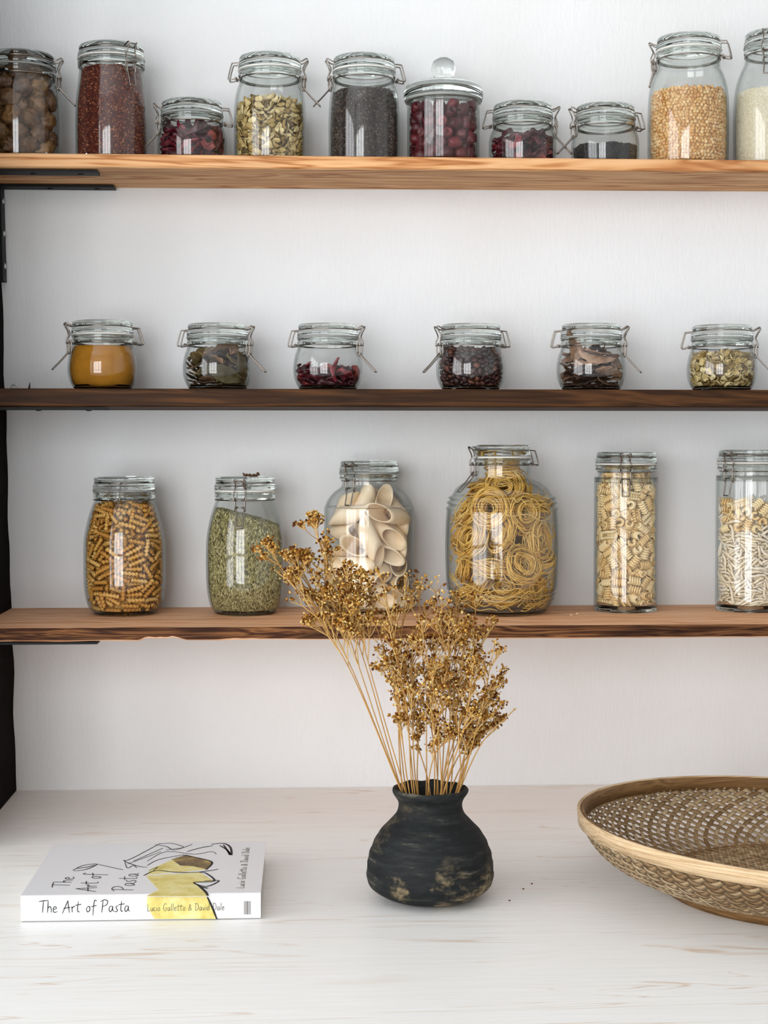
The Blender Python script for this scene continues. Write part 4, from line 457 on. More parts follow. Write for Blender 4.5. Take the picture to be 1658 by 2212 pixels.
0,24,-114,279,17,-44,5,0,-58,-110,245,26,-20,9,0,-62,-110,349,-6,41,0,0,-71,-108,293,42,-14,10,0,17,-113,123,0,9,-6,0,84,-106,89,3,24,-2,0,105,-100,83,-16,-18,-33,0,104,-100,151,-35,-8,11,0,80,-105,346,2,-15,-9,0,44,-109,324,33,1,-31,0,82,-104,251,-31,8,16,0,-65,-107,27,17,43,-2,
0,66,-106,365,26,34,2,0,45,-109,139,6,1,-40,0,56,-107,88,33,-10,-7,0,-32,-110,283,35,-6,-13,0,-1,-111,368,-38,3,-22,0,71,-105,211,31,-2,9,0,23,-110,345,-9,6,-17,0,-86,-102,85,-7,0,32,0,-12,-110,297,-28,1,36,0,86,-102,287,-30,14,20,0,109,-97,303,21,-30,12,0,-17,-109,346,27,-2,-11,
1,-107,-70,438,-33,11,-4,0,-48,-107,114,-32,-19,-7,0,99,-98,202,15,9,-38,0,29,-108,393,33,-3,-28,0,63,-104,251,-4,-14,13,0,35,-107,163,21,-42,3,0,-112,-95,364,22,19,-13,0,-106,-96,139,10,-2,-12,0,-63,-104,56,3,-1,-44,0,70,-103,196,16,1,-31,0,20,-108,39,-3,1,-2,0,-20,-108,156,32,1,-9,
0,25,-107,96,13,-4,-3,0,-13,-108,68,-3,1,-41,0,71,-102,23,-13,-44,1,0,-67,-103,115,-4,42,-18,0,26,-107,54,14,-1,-2,0,-7,-107,238,-6,4,3,0,99,-96,373,-23,28,-3,0,-113,-93,79,24,18,-13,0,-76,-100,252,-20,-33,7,0,110,-93,257,24,-3,-32,0,-105,-94,287,-17,-6,-14,0,-113,-92,188,-7,-16,33,
0,57,-102,377,36,-10,-12,0,-94,-95,44,1,-1,37,0,-18,-104,319,3,-6,41,0,55,-101,223,3,7,-34,0,-34,-103,203,30,0,-1,0,-6,-104,22,44,0,-3,0,-92,-94,204,-12,-34,-4,0,-57,-100,220,15,-2,1,0,-21,-103,186,5,1,-4,1,-102,-64,495,-9,-2,8,1,-36,-76,429,-21,10,6,0,7,-103,288,-20,-6,3,
0,67,-97,39,-2,0,0,0,113,-88,376,-18,-17,16,0,116,-88,86,-7,-17,-31,0,-39,-101,86,11,28,-16,0,-113,-88,254,16,-9,34,0,98,-91,332,18,-8,9,0,14,-102,383,39,1,-20,0,-70,-95,328,44,-15,0,0,-76,-94,369,35,-1,-12,0,-93,-91,359,10,0,34,0,-66,-95,155,32,-13,-6,0,99,-89,140,2,6,-38,
0,85,-92,165,13,11,42,0,19,-100,154,-23,-39,2,1,-77,-93,399,-37,-4,9,0,67,-95,68,8,-14,25,0,47,-97,106,1,-39,2,0,28,-99,328,-23,34,2,0,-79,-91,346,40,-11,3,1,71,-92,412,-7,-4,-3,0,101,-86,52,43,2,16,0,-40,-96,254,5,44,-7,0,60,-93,202,33,1,-32,0,-83,-89,266,0,9,38,
0,107,-83,242,43,-4,16,0,122,-80,107,9,-31,13,0,-106,-83,116,15,-4,35,0,-92,-86,28,-18,-42,-4,0,47,-93,252,8,-2,6,0,49,-92,184,41,-1,3,0,81,-86,23,16,-45,1,0,-91,-84,146,16,7,22,0,-84,-85,98,-7,2,-13,0,-77,-86,46,-1,3,-6,0,-51,-90,108,-29,-19,-11,0,-81,-85,233,22,-2,-21,
0,55,-89,281,24,6,10,0,64,-87,129,13,-6,15,0,96,-81,170,16,-18,0,0,-91,-81,292,14,-2,40,0,79,-83,356,-2,-7,11,0,-101,-79,68,2,43,-17,0,-100,-78,313,-12,-1,26,0,-105,-76,266,41,-9,-14,0,78,-82,105,-11,-5,-26,0,127,-70,309,8,-8,-29,0,75,-82,45,2,4,5,0,92,-77,91,-20,32,2,
0,-103,-74,235,-21,-4,26,0,118,-71,281,6,-13,-35,0,93,-76,125,-3,5,-43,0,-68,-81,170,-3,25,-30,0,-86,-77,216,-45,1,-4,0,96,-75,327,5,2,5,0,27,-86,373,4,36,27,0,-127,-67,312,16,-3,30,1,131,-36,450,5,-1,-27,0,-99,-73,170,-31,12,2,0,77,-78,296,10,1,10,0,125,-66,36,-42,-1,16,
0,120,-67,233,2,4,-32,0,-85,-75,344,18,-3,1,0,-111,-68,140,28,12,-7,0,63,-79,372,18,42,-1,1,23,-58,484,-17,7,-19,0,111,-68,388,-33,-17,15,1,128,-33,500,36,-3,19,1,67,-50,449,23,-2,-7,0,71,-76,161,9,3,10,0,104,-68,215,6,0,-39,1,-20,-57,465,-27,7,15,1,-115,-35,472,-2,-4,-45,
0,-89,-71,381,-26,9,4,0,-88,-71,33,-37,3,-5,1,16,-56,430,6,-9,-16,0,-89,-70,80,-37,2,-10,0,105,-66,150,-14,-11,0,0,-34,-79,387,-3,-6,0,0,96,-67,276,16,5,23,0,88,-69,343,-21,-43,2,0,-77,-71,309,-4,13,39,0,-36,-77,364,4,-44,-11,0,114,-61,138,7,-13,1,0,-114,-60,96,-38,-2,-16,
1,-37,-50,504,-27,4,12,0,119,-58,181,7,37,-23,0,-137,-53,231,23,-27,-17,0,65,-70,391,-9,2,-4,0,96,-63,64,-41,-2,-23,0,-83,-66,62,9,0,33,0,93,-63,226,-21,1,-39,1,-65,-41,460,-24,29,6,1,-112,-28,424,-23,5,0,0,113,-56,313,-22,-3,11,0,116,-54,201,-31,-5,10,0,-85,-61,260,16,-3,-12,
0,-121,-51,323,30,2,24,0,110,-54,102,-6,32,-9,0,117,-52,270,11,37,12,0,-136,-46,180,39,-1,26,0,-124,-50,52,18,4,23,0,-136,-46,81,-23,-1,-19,0,135,-46,374,4,42,18,0,98,-56,32,-6,42,8,0,96,-57,252,-28,2,-37,0,108,-53,331,1,4,-40,0,-91,-57,119,-14,0,-11,0,87,-58,182,0,-5,17,
0,-117,-50,266,8,-16,-11,0,-128,-46,139,18,-11,34,0,-84,-58,276,22,1,31,0,-136,-43,34,16,-6,28,0,102,-53,350,2,0,-42,0,64,-62,378,4,-2,1,0,-115,-49,342,3,5,36,0,-138,-41,98,23,0,27,0,-92,-54,91,8,44,-11,0,92,-54,365,-14,2,-37,1,56,-34,490,-39,1,-20,0,-90,-53,188,38,3,-19,
0,-97,-50,381,8,4,-31,1,-125,-42,390,-25,4,27,0,-117,-44,227,11,-4,-25,0,-140,-37,349,23,-5,26,0,118,-43,148,-30,13,-4,0,107,-46,70,-34,6,21,0,-80,-53,363,19,18,-29,0,-91,-50,206,-42,5,-18,0,138,-36,23,38,0,-26,1,-115,-12,509,3,-43,-4,0,-100,-47,330,29,0,-23,0,-115,-42,26,-7,3,-15,
0,110,-43,239,-6,1,-38,1,-42,-33,414,-15,13,-32,0,-103,-44,178,-17,-7,-23,0,112,-41,215,-45,-8,9,0,124,-38,95,-19,8,-26,0,142,-31,109,20,-13,19,1,97,-14,484,-5,-38,-22,0,-41,-57,379,-1,0,-7,0,-123,-36,163,-14,3,-14,0,-101,-43,364,21,3,-39,0,121,-36,293,-10,1,-21,0,93,-44,309,-7,-45,16,
0,-99,-42,158,6,6,34,1,75,-48,406,-31,-2,-4,0,-101,-41,233,9,-34,-23,0,122,-35,25,2,1,-25,0,-117,-36,271,36,-15,-10,0,-127,-33,73,-16,0,25,0,-138,-29,196,26,-1,27,0,138,-28,75,24,7,-23,0,140,-28,142,-20,-15,14,0,132,-30,174,32,7,22,0,93,-41,44,25,-4,-28,0,87,-43,379,-17,-1,3,
0,-142,-26,126,-35,3,-20,0,-97,-39,40,-8,2,31,0,-122,-32,179,-22,3,-20,0,121,-31,76,-20,-3,25,1,89,-9,441,23,10,-17,0,-133,-25,277,-23,4,-23,0,-138,-23,111,-37,1,26,1,134,-24,406,5,-1,-25,0,112,-30,340,-19,8,7,0,97,-34,96,-7,14,17,0,-133,-22,54,30,4,21,0,-134,-21,223,-35,-4,28,
0,-101,-31,78,7,-3,31,0,116,-27,46,24,5,21,0,113,-27,145,25,-2,10,0,-99,-30,125,22,10,24,0,110,-26,321,-3,-5,-34,0,124,-22,130,-8,-43,13,0,127,-21,248,1,8,12,0,144,-15,344,16,-9,21,0,-120,-22,344,11,0,34,1,130,14,455,-9,23,28,0,144,-14,276,-21,-2,21,0,-110,-25,51,24,-1,25,
0,135,-17,296,35,-6,-22,0,100,-28,290,-5,43,18,0,-101,-28,313,4,0,-16,0,123,-21,60,31,4,-16,0,119,-22,213,3,-10,17,0,109,-25,104,-11,-9,-17,0,-121,-21,208,6,-43,-19,0,105,-26,231,-17,-5,15,1,-121,13,474,-18,1,-2,0,104,-25,22,-45,0,14,0,-100,-25,368,23,3,-38,1,-122,16,427,16,-31,-6,
0,-113,-19,126,-1,36,-24,0,117,-17,373,-11,44,8,1,15,-17,452,-20,7,39,0,-110,-19,98,7,5,19,0,-144,-7,213,-23,2,-22,0,122,-13,261,6,-38,10,0,-142,-6,24,-37,0,23,0,132,-9,357,-45,-3,-18,0,144,-5,104,-39,-7,22,0,-108,-16,294,24,-6,-27,0,144,-4,261,19,2,-22,0,-144,-3,292,19,18,29,
1,-57,0,498,23,13,22,0,-114,-13,354,5,1,-8,0,90,-20,381,-20,-1,7,0,-102,-16,24,1,1,-20,0,142,-2,217,1,-42,23,0,115,-11,159,-13,11,21,0,-134,-5,139,23,7,-19,0,-141,-2,158,23,-9,26,0,121,-8,202,-21,8,-11,0,-136,-2,252,14,-9,18,1,6,-12,508,27,-31,3,0,110,-10,183,25,4,29,
0,-126,-4,305,24,-31,-12,0,-128,-2,390,14,13,7,1,-72,12,448,-35,1,-26,0,119,-4,326,4,-4,-34,0,-124,-2,268,5,39,14,1,-117,30,515,4,1,39,0,135,2,41,22,-2,-19,0,-124,-1,165,-12,-34,-10,0,-131,2,199,10,-3,26,0,102,-7,139,-20,15,21,0,105,-6,369,-23,5,-34,0,103,-5,224,34,7,-25,
0,120,2,341,-4,-4,-18,0,-114,0,328,-23,1,-22,0,-132,6,123,22,10,-18,1,56,14,429,40,2,13,0,120,3,50,0,39,-11,0,124,4,110,-12,-36,14,0,144,12,340,25,6,-21,0,-119,4,227,-13,-4,-24,0,-93,-4,373,-11,4,-37,0,103,0,340,-5,-7,-21,0,112,3,103,4,-8,-29,0,137,13,181,28,-8,-19,
0,106,2,249,6,0,-25,0,-116,6,198,9,-7,27,0,-113,6,348,-10,-5,-6,0,-114,6,246,-11,-7,-21,0,-122,11,69,22,0,-19,0,-143,19,270,-23,-19,-23,0,114,9,168,11,-18,-4,0,-131,15,56,9,-3,-29,0,123,13,256,-19,6,13,0,108,8,350,-7,40,-18,1,77,33,484,1,-15,-34,0,-123,14,147,-5,7,-13,
0,125,16,59,2,-10,-10,0,125,16,125,-4,12,40,0,-105,8,229,28,-4,-24,0,-113,12,387,0,44,-9,0,109,11,279,-16,0,-15,0,-132,20,372,-16,2,17,0,142,24,192,39,-6,-21,0,-102,10,73,22,-5,22,0,-124,18,170,4,-11,35,1,110,50,435,-27,-1,-38,1,-110,50,477,3,2,40,0,124,19,220,25,-13,0],
}
# ================================================================= materials
def lin(c):
    return tuple(((v/255)/12.92 if v/255 <= .04045 else ((v/255+.055)/1.055)**2.4) for v in c)+(1,)
class NT:
    def __init__(s, name):
        s.m = bpy.data.materials.new(name); s.m.use_nodes = True; s.t = s.m.node_tree; s.t.nodes.clear()
        s.out = s.t.nodes.new('ShaderNodeOutputMaterial')
    def n(s, typ, **kw):
        nd = s.t.nodes.new('ShaderNode'+typ)
        for k, v in kw.items():
            if k.startswith('i_'): nd.inputs[k[2:].replace('_', ' ')].default_value = v
            else: setattr(nd, k, v)
        return nd
    def l(s, a, b): s.t.links.new(a, b); return s
    def ramp(s, fac, stops, interp='LINEAR'):
        r = s.n('ValToRGB'); cr = r.color_ramp; cr.interpolation = interp
        while len(cr.elements) < len(stops): cr.elements.new(.5)
        for e, (p, c) in zip(cr.elements, stops): e.position = p; e.color = c if len(c) == 4 else lin(c)
        s.l(fac, r.inputs[0]); return r.outputs[0]
    def coord(s, scale=(1,1,1), kind='Object', rot=(0,0,0)):
        tc = s.n('TexCoord'); mp = s.n('Mapping'); mp.inputs['Scale'].default_value = scale; mp.inputs['Rotation'].default_value = rot
        s.l(tc.outputs[kind], mp.inputs[0]); return mp.outputs[0]
    def noise(s, co, scale, det=4, rough=.55, dist=0):
        n = s.n('TexNoise'); n.inputs['Scale'].default_value = scale; n.inputs['Detail'].default_value = det
        n.inputs['Roughness'].default_value = rough; n.inputs['Distortion'].default_value = dist; s.l(co, n.inputs['Vector']); return n.outputs[0]
    def mix(s, fac, a, b, mode='MIX'):
        m = s.n('Mix', data_type='RGBA', blend_type=mode)
        for sock, v in ((m.inputs[0], fac), (m.inputs[6], a), (m.inputs[7], b)):
            if isinstance(v, (int, float)): sock.default_value = v
            elif isinstance(v, tuple): sock.default_value = v if len(v) == 4 else lin(v)
            else: s.l(v, sock)
        return m.outputs[2]
    def bump(s, h, strength=.3, dist=.001):
        b = s.n('Bump'); b.inputs['Strength'].default_value = strength; b.inputs['Distance'].default_value = dist; s.l(h, b.inputs['Height']); return b.outputs[0]
    def principled(s, col, rough=.6, metal=0, bump=None, sss=0, spec=.5):
        p = s.n('BsdfPrincipled')
        if isinstance(col, tuple): p.inputs['Base Color'].default_value = col if len(col) == 4 else lin(col)
        else: s.l(col, p.inputs['Base Color'])
        if isinstance(rough, (int, float)): p.inputs['Roughness'].default_value = rough
        else: s.l(rough, p.inputs['Roughness'])
        p.inputs['Metallic'].default_value = metal; p.inputs['Specular IOR Level'].default_value = spec
        if bump is not None: s.l(bump, p.inputs['Normal'])
        s.l(p.outputs[0], s.out.inputs[0]); return s.m
def simple(name, col, rough=.6, metal=0, spec=.5): return NT(name).principled(col, rough, metal, spec=spec)
def varied(name, stops, rough=.6, island=False, nscale=90, namt=.35, bump=.3, dark=(60,40,20), spec=.35):
    t = NT(name)
    if island: r = t.n('NewGeometry').outputs['Random Per Island']
    else: r = t.n('ObjectInfo').outputs['Random']
    base = t.ramp(r, stops)
    nz = t.noise(t.coord(), nscale, 5, .65)
    k = t.ramp(nz, [(.38, (1,1,1,1)), (.68, (0,0,0,1))])
    mul = t.n('Math', operation='MULTIPLY'); mul.inputs[1].default_value = namt; t.l(k, mul.inputs[0])
    col = t.mix(mul.outputs[0], base, dark)
    return t.principled(col, rough, bump=t.bump(nz, bump, .0008), spec=spec)

def wood(name, stops, knots=(60,30,15), grain=(1.2, 16, 16), rough=.62, bump=.35, patch=None, blot=.3, seed=0, spec=.15):
    t = NT(name)
    tc = t.n('TexCoord'); mp = t.n('Mapping'); mp.inputs['Scale'].default_value = grain; mp.inputs['Location'].default_value = (seed, seed*.37, seed*.71)
    t.l(tc.outputs['Object'], mp.inputs[0]); co = mp.outputs[0]
    n1 = t.noise(co, 1.6, 3, .5, 1.2)
    w = t.n('Math', operation='MULTIPLY'); w.inputs[1].default_value = 7.0; t.l(n1, w.inputs[0])
    fr = t.n('Math', operation='PINGPONG'); fr.inputs[1].default_value = .5; t.l(w.outputs[0], fr.inputs[0])
    dbl = t.n('Math', operation='MULTIPLY'); dbl.inputs[1].default_value = 2; t.l(fr.outputs[0], dbl.inputs[0])
    fine = t.noise(t.coord((4, 160, 160)), 2.2, 4, .7)
    a = t.n('Math', operation='MULTIPLY_ADD'); a.inputs[1].default_value = .35; t.l(fine, a.inputs[0])
    b = t.n('Math', operation='MULTIPLY'); b.inputs[1].default_value = .65; t.l(dbl.outputs[0], b.inputs[0]); t.l(b.outputs[0], a.inputs[2])
    col = t.ramp(a.outputs[0], stops)
    big = t.noise(t.coord((2.5, 14, 14)), 1.7, 3, .6, .6)
    bm = t.ramp(big, [(.55, (0,0,0,1)), (.72, (blot,blot,blot,1))]); col = t.mix(bm, col, knots)
    if patch: 
        pm = t.ramp(t.noise(t.coord((1.6, 2, 2)), 2.3, 2, .5), patch[0]); col = t.mix(pm, col, patch[1])
    return t.principled(col, rough, bump=t.bump(a.outputs[0], bump, .0012), spec=spec)

M = {}
# painted plaster
t = NT('white_painted_plaster')
co = t.coord()
n1 = t.noise(co, 9, 6, .6); n2 = t.noise(t.coord((30, 30, 9)), 6, 4, .65); n3 = t.noise(co, 2.2, 3, .5)
spots = t.n('TexVoronoi'); spots.inputs['Scale'].default_value = 7.5; t.l(co, spots.inputs['Vector'])
sp = t.ramp(spots.outputs['Distance'], [(.0, (0,0,0,1)), (.055, (1,1,1,1))])
h = t.mix(.5, n1, n2); h = t.mix(.35, h, sp, 'MULTIPLY')
col = t.mix(t.ramp(n3, [(.4, (0,0,0,1)), (.65, (1,1,1,1))]), (236,238,239), (231,231,230))
col = t.mix(t.ramp(spots.outputs['Distance'], [(.004, (.5,.5,.5,1)), (.012, (0,0,0,1))]), col, (140,135,125))
M['wall'] = t.principled(col, .75, bump=t.bump(h, .45, .004), spec=.25)
M['room'] = simple('plain_room_paint', (226,226,226), .9)
M['floor'] = simple('pale_concrete', (200,200,198), .7)
# white-washed counter
t = NT('whitewashed_pine')
def ws(t):
    co = t.coord((.9, 9, 9)); n1 = t.noise(co, 1.3, 3, .5, 1.4)
    w = t.n('Math', operation='MULTIPLY'); w.inputs[1].default_value = 9; t.l(n1, w.inputs[0])
    fr = t.n('Math', operation='PINGPONG'); fr.inputs[1].default_value = .5; t.l(w.outputs[0], fr.inputs[0])
    return fr.outputs[0]
g = ws(t); fine = t.noise(t.coord((5, 130, 130)), 1.5, 4, .7); big = t.noise(t.coord((1.1, 7, 7)), 2.0, 3, .6, .4)
line = t.ramp(g, [(.0, (1,1,1,1)), (.075, (0,0,0,1))])
lm = t.mix(1.0, line, t.ramp(big, [(.42, (0,0,0,1)), (.66, (.75,.75,.75,1))]), 'MULTIPLY')
col = t.mix(t.ramp(fine, [(.35, (0,0,0,1)), (.75, (.6,.6,.6,1))]), (245,245,243), (234,231,225))
col = t.mix(lm, col, (208,176,140))
patch = t.ramp(t.noise(t.coord((1.2, 5, 5)), 3.1, 3, .6), [(.62, (0,0,0,1)), (.8, (.45,.45,.45,1))])
col = t.mix(patch, col, (218,198,172))
M['counter'] = t.principled(col, .42, bump=t.bump(fine, .12, .0006), spec=.35)
M['wood1'] = wood('light_orange_pine', [(0, (230,184,138)), (.5, (212,160,110)), (.75, (182,122,74)), (1, (122,70,38))], knots=(110,58,28), blot=.35, seed=3)
M['wood2'] = wood('dark_stained_board', [(0, (92,58,30)), (.5, (62,38,18)), (1, (34,19,9))], knots=(22,12,8), rough=.6, blot=.7, seed=1)
M['wood3'] = wood('reddish_pine_board', [(0, (250,204,164)), (.5, (240,186,142)), (.8, (216,152,108)), (1, (156,96,62))], knots=(104,58,32), blot=.35, seed=5)
M['wood3f'] = wood('dark_sawn_board_edge', [(0, (150,104,64)), (.4, (112,72,42)), (.7, (70,40,24)), (1, (44,24,14))], knots=(34,16,10), grain=(2.5, 40, 40), rough=.7, blot=.9, seed=7)
M['panel'] = wood('blackened_panel_wood', [(0, (20,11,8)), (1, (7,5,4))], knots=(5,3,3), rough=.9, spec=.05)
M['black'] = simple('black_bracket_metal', (7,8,9), .6, 0, .25)
M['screw'] = simple('pale_screw_metal', (200,200,198), .35, .8)
M['wire'] = simple('galvanised_wire', (176,172,166), .24, 1.0)
M['wire_dark'] = simple('tarnished_wire', (142,134,126), .25, 1.0)
def glass_thin(name, tint=(.985,.992,.988), edge=(.50,.56,.53)):
    t = NT(name)
    lw = t.n('LayerWeight'); lw.inputs[0].default_value = .5
    p5 = t.n('Math', operation='POWER'); p5.inputs[1].default_value = 5; t.l(lw.outputs['Facing'], p5.inputs[0])
    fr = t.n('Math', operation='MULTIPLY_ADD'); fr.inputs[1].default_value = .8; fr.inputs[2].default_value = .045; t.l(p5.outputs[0], fr.inputs[0])
    pw = t.n('Math', operation='POWER'); pw.inputs[1].default_value = 4.5; t.l(lw.outputs['Facing'], pw.inputs[0])
    c = t.mix(pw.outputs[0], tint+(1,), edge+(1,))
    tr = t.n('BsdfTransparent'); t.l(c, tr.inputs[0])
    gl = t.n('BsdfGlossy'); gl.inputs['Roughness'].default_value = .035
    mx = t.n('MixShader'); t.l(fr.outputs[0], mx.inputs[0]); t.l(tr.outputs[0], mx.inputs[1]); t.l(gl.outputs[0], mx.inputs[2])
    t.l(mx.outputs[0], t.out.inputs[0]); return t.m
def glass_solid(name, c=(.955,.975,.965)):
    t = NT(name); g = t.n('BsdfGlass'); g.inputs['Color'].default_value = c+(1,); g.inputs['Roughness'].default_value = .02; g.inputs['IOR'].default_value = 1.48
    t.l(g.outputs[0], t.out.inputs[0]); return t.m
M['glass'] = glass_thin('clear_jar_glass'); M['lidglass'] = glass_solid('thick_lid_glass')
M['gasket'] = simple('white_rubber_gasket', (232,230,222), .5)
M['gasket2'] = simple('grey_rubber_gasket', (150,152,148), .5)
# vase
t = NT('charred_clay')
co = t.coord((1, 1, 2.2)); n1 = t.noise(co, 60, 6, .7); n2 = t.noise(t.coord((1,1,6)), 22, 5, .65); n3 = t.noise(t.coord((1,1,1.3)), 15, 5, .7, .3)
col = t.ramp(n2, [(.3, (7,8,9)), (.5, (18,22,23)), (.62, (36,38,36)), (.76, (110,104,90))])
fl = t.mix(1.0, t.ramp(n3, [(.53, (0,0,0,1)), (.62, (1,1,1,1))]), t.ramp(n1, [(.42, (0,0,0,1)), (.6, (.9,.9,.9,1))]), 'MULTIPLY')
sx = t.n('SeparateXYZ'); tc = t.n('TexCoord'); t.l(tc.outputs['Object'], sx.inputs[0])
lowm = t.ramp(sx.outputs[2], [(.018, (1,1,1,1)), (.055, (.22,.22,.22,1))])
fl2 = t.mix(1.0, fl, lowm, 'MULTIPLY'); col = t.mix(fl2, col, (156,138,104))
M['vase'] = t.principled(col, .72, bump=t.bump(t.mix(.5, n1, n2), .6, .002), spec=.3)
M['stem'] = varied('dry_straw_stem', [(0, (232,198,134)), (.5, (214,172,104)), (1, (160,112,58))], .8, True, 60, .3, .1, (120,76,36), .1)
M['flower'] = varied('dry_golden_bud', [(0, (236,210,142)), (.3, (214,168,84)), (.55, (176,122,50)), (.75, (120,70,28)), (1, (66,36,16))], .9, True, 200, .35, .2, (90,50,20), .05)
M['bamboo'] = wood('split_bamboo', [(0, (222,198,162)), (.5, (206,178,140)), (1, (164,132,94))], knots=(96,68,42), grain=(3, 3, 60), blot=.4, bump=.2, rough=.5)
M['bamboo2'] = wood('dark_split_bamboo', [(0, (150,116,76)), (.5, (128,96,60)), (1, (92,64,38))], knots=(60,40,22), grain=(3, 3, 60), blot=.4, bump=.2, rough=.5)
M['cane'] = varied('woven_cane_strip', [(0, (196,172,136)), (.5, (170,142,104)), (1, (132,102,66))], .5, True, 50, .4, .2, (70,48,26))
M['cover'] = simple('white_book_cover', (226,226,228), .28)
M['pages'] = simple('book_pages', (226,220,206), .8)
M['ink'] = simple('black_ink', (16,14,14), .6)
M['ink2'] = simple('grey_brown_ink', (92,86,70), .6)
t = NT('yellow_watercolour'); nz = t.noise(t.coord(), 60, 5, .6)
M['yellow'] = t.principled(t.ramp(nz, [(.35, (232,222,160)), (.55, (222,206,120)), (.75, (196,176,84))]), .4)
t = NT('dark_ochre_watercolour'); nz = t.noise(t.coord(), 45, 5, .6)
M['ochre'] = t.principled(t.ramp(nz, [(.38, (52,38,14)), (.52, (118,92,36)), (.7, (206,184,92))]), .4)
# foods
M['fig'] = varied('dried_fig_skin', [(0, (140,98,54)), (.5, (98,64,38)), (1, (170,128,78))], .5, False, 70, .7, 1.0, (34,20,12), .5)
M['quinoa'] = varied('red_quinoa', [(0, (104,40,28)), (.3, (66,24,18)), (.5, (134,58,40)), (.75, (84,30,22)), (.9, (176,98,62)), (1, (210,150,100))], .45, True, 300, .2, .1, (50,16,10), .5)
M['petal'] = varied('dried_red_petal', [(0, (96,18,34)), (.5, (62,10,22)), (.85, (140,36,52)), (1, (168,72,60))], .4, False, 120, .5, .6, (26,4,8), .5)
M['chip'] = varied('dried_pale_flower', [(0, (240,222,170)), (.4, (222,198,138)), (.7, (190,162,98)), (1, (120,96,50))], .7, False, 150, .35, .4, (90,66,30))
M['chip_i'] = varied('dried_pale_flower_pile', [(0, (240,222,170)), (.4, (222,198,138)), (.7, (190,162,98)), (1, (120,96,50))], .7, True, 150, .35, .4, (90,66,30))
M['mseed'] = varied('dark_mustard_seed', [(0, (70,58,54)), (.3, (34,26,24)), (.6, (84,70,64)), (.8, (44,34,32)), (1, (132,116,100))], .35, True, 400, .1, .1, (20,12,10), .6)
M['fruit'] = varied('dried_red_fruit', [(0, (104,22,34)), (.5, (76,14,24)), (1, (134,40,48))], .45, False, 120, .5, .5, (30,6,10), .5)
M['tea'] = varied('black_leaf_tea', [(0, (30,30,28)), (.5, (18,18,18)), (1, (58,56,50))], .4, True, 300, .1, .1, (8,8,8), .5)
M['pea'] = varied('split_pea', [(0, (240,208,156)), (.5, (226,182,120)), (1, (206,150,88))], .5, False, 300, .15, .1, (150,96,46))
M['pea_i'] = varied('split_pea_pile', [(0, (240,208,156)), (.5, (226,182,120)), (1, (206,150,88))], .5, True, 300, .15, .1, (150,96,46))
M['rice'] = varied('white_rice', [(0, (246,240,222)), (1, (232,220,190))], .5, True, 300, .05, .1, (180,160,120))
M['powder'] = varied('mustard_powder', [(0, (184,124,34)), (1, (184,124,34))], .9, False, 45, .35, .5, (128,78,18), .2)
M['leaf'] = varied('dried_bay_leaf', [(0, (132,110,70)), (.35, (92,84,56)), (.6, (74,60,44)), (.85, (170,128,92)), (1, (190,150,120))], .5, False, 60, .5, .4, (44,34,22), .4)
M['leaf2'] = varied('dried_brown_leaf', [(0, (190,152,124)), (.35, (150,114,88)), (.6, (96,70,52)), (1, (60,42,32))], .5, False, 60, .5, .4, (40,28,20), .4)
M['flake'] = varied('dark_dried_flake', [(0, (58,26,24)), (.5, (36,16,16)), (.85, (84,44,36)), (1, (122,72,50))], .42, False, 150, .4, .6, (14,6,6), .5)
M['flake_i'] = varied('dark_dried_flake_pile', [(0, (58,26,24)), (.5, (36,16,16)), (.85, (84,44,36)), (1, (122,72,50))], .42, True, 150, .4, .6, (14,6,6), .5)
M['fus'] = varied('wholegrain_pasta', [(0, (246,202,124)), (.5, (230,174,88)), (1, (196,136,58))], .5, False, 200, .2, .1, (140,84,30))
M['fus_i'] = varied('wholegrain_pasta_pile', [(0, (246,202,124)), (.5, (230,174,88)), (1, (196,136,58))], .5, True, 200, .2, .1, (140,84,30))
M['herb'] = varied('green_herb_grain', [(0, (224,214,168)), (.25, (152,142,88)), (.45, (200,188,134)), (.65, (92,86,48)), (.8, (168,158,104)), (1, (52,48,26))], .6, True, 300, .2, .2, (50,46,24))
M['penne'] = varied('smooth_pale_pasta', [(0, (252,234,206)), (1, (246,222,188))], .42, False, 60, .12, .05, (220,180,124))
M['nest'] = varied('egg_noodle', [(0, (246,212,128)), (.5, (236,192,100)), (1, (216,164,74))], .5, True, 200, .15, .1, (160,112,36))
M['rad'] = varied('pale_ruffled_pasta', [(0, (252,234,190)), (.5, (248,222,170)), (1, (236,202,142))], .45, False, 200, .1, .1, (200,150,84))
M['rad_i'] = varied('pale_ruffled_pasta_pile', [(0, (252,234,190)), (.5, (248,222,170)), (1, (236,202,142))], .45, True, 200, .1, .1, (200,150,84))
M['str'] = varied('pale_twisted_pasta', [(0, (250,240,222)), (1, (240,224,194))], .45, False, 200, .1, .1, (200,170,120))
M['str_i'] = varied('pale_twisted_pasta_pile', [(0, (250,240,222)), (1, (240,224,194))], .45, True, 200, .1, .1, (200,170,120))

# ================================================================= naming helpers
def tag(o, label=None, cat=None, group=None, kind=None):
    if label: o['label'] = label
    if cat: o['category'] = cat
    if group: o['group'] = group
    if kind: o['kind'] = kind
    return o
def empty(name, loc, rz=0):
    o = bpy.data.objects.new(name, None); o.empty_display_size = .02; C.objects.link(o); o.location = loc; o.rotation_euler.z = rz; return o
def struct(o): o['kind'] = 'structure'; return o
def inst(name, me, M4, label, cat, group):
    o = bpy.data.objects.new(name, me); o.matrix_world = M4; C.objects.link(o); return tag(o, label, cat, group)

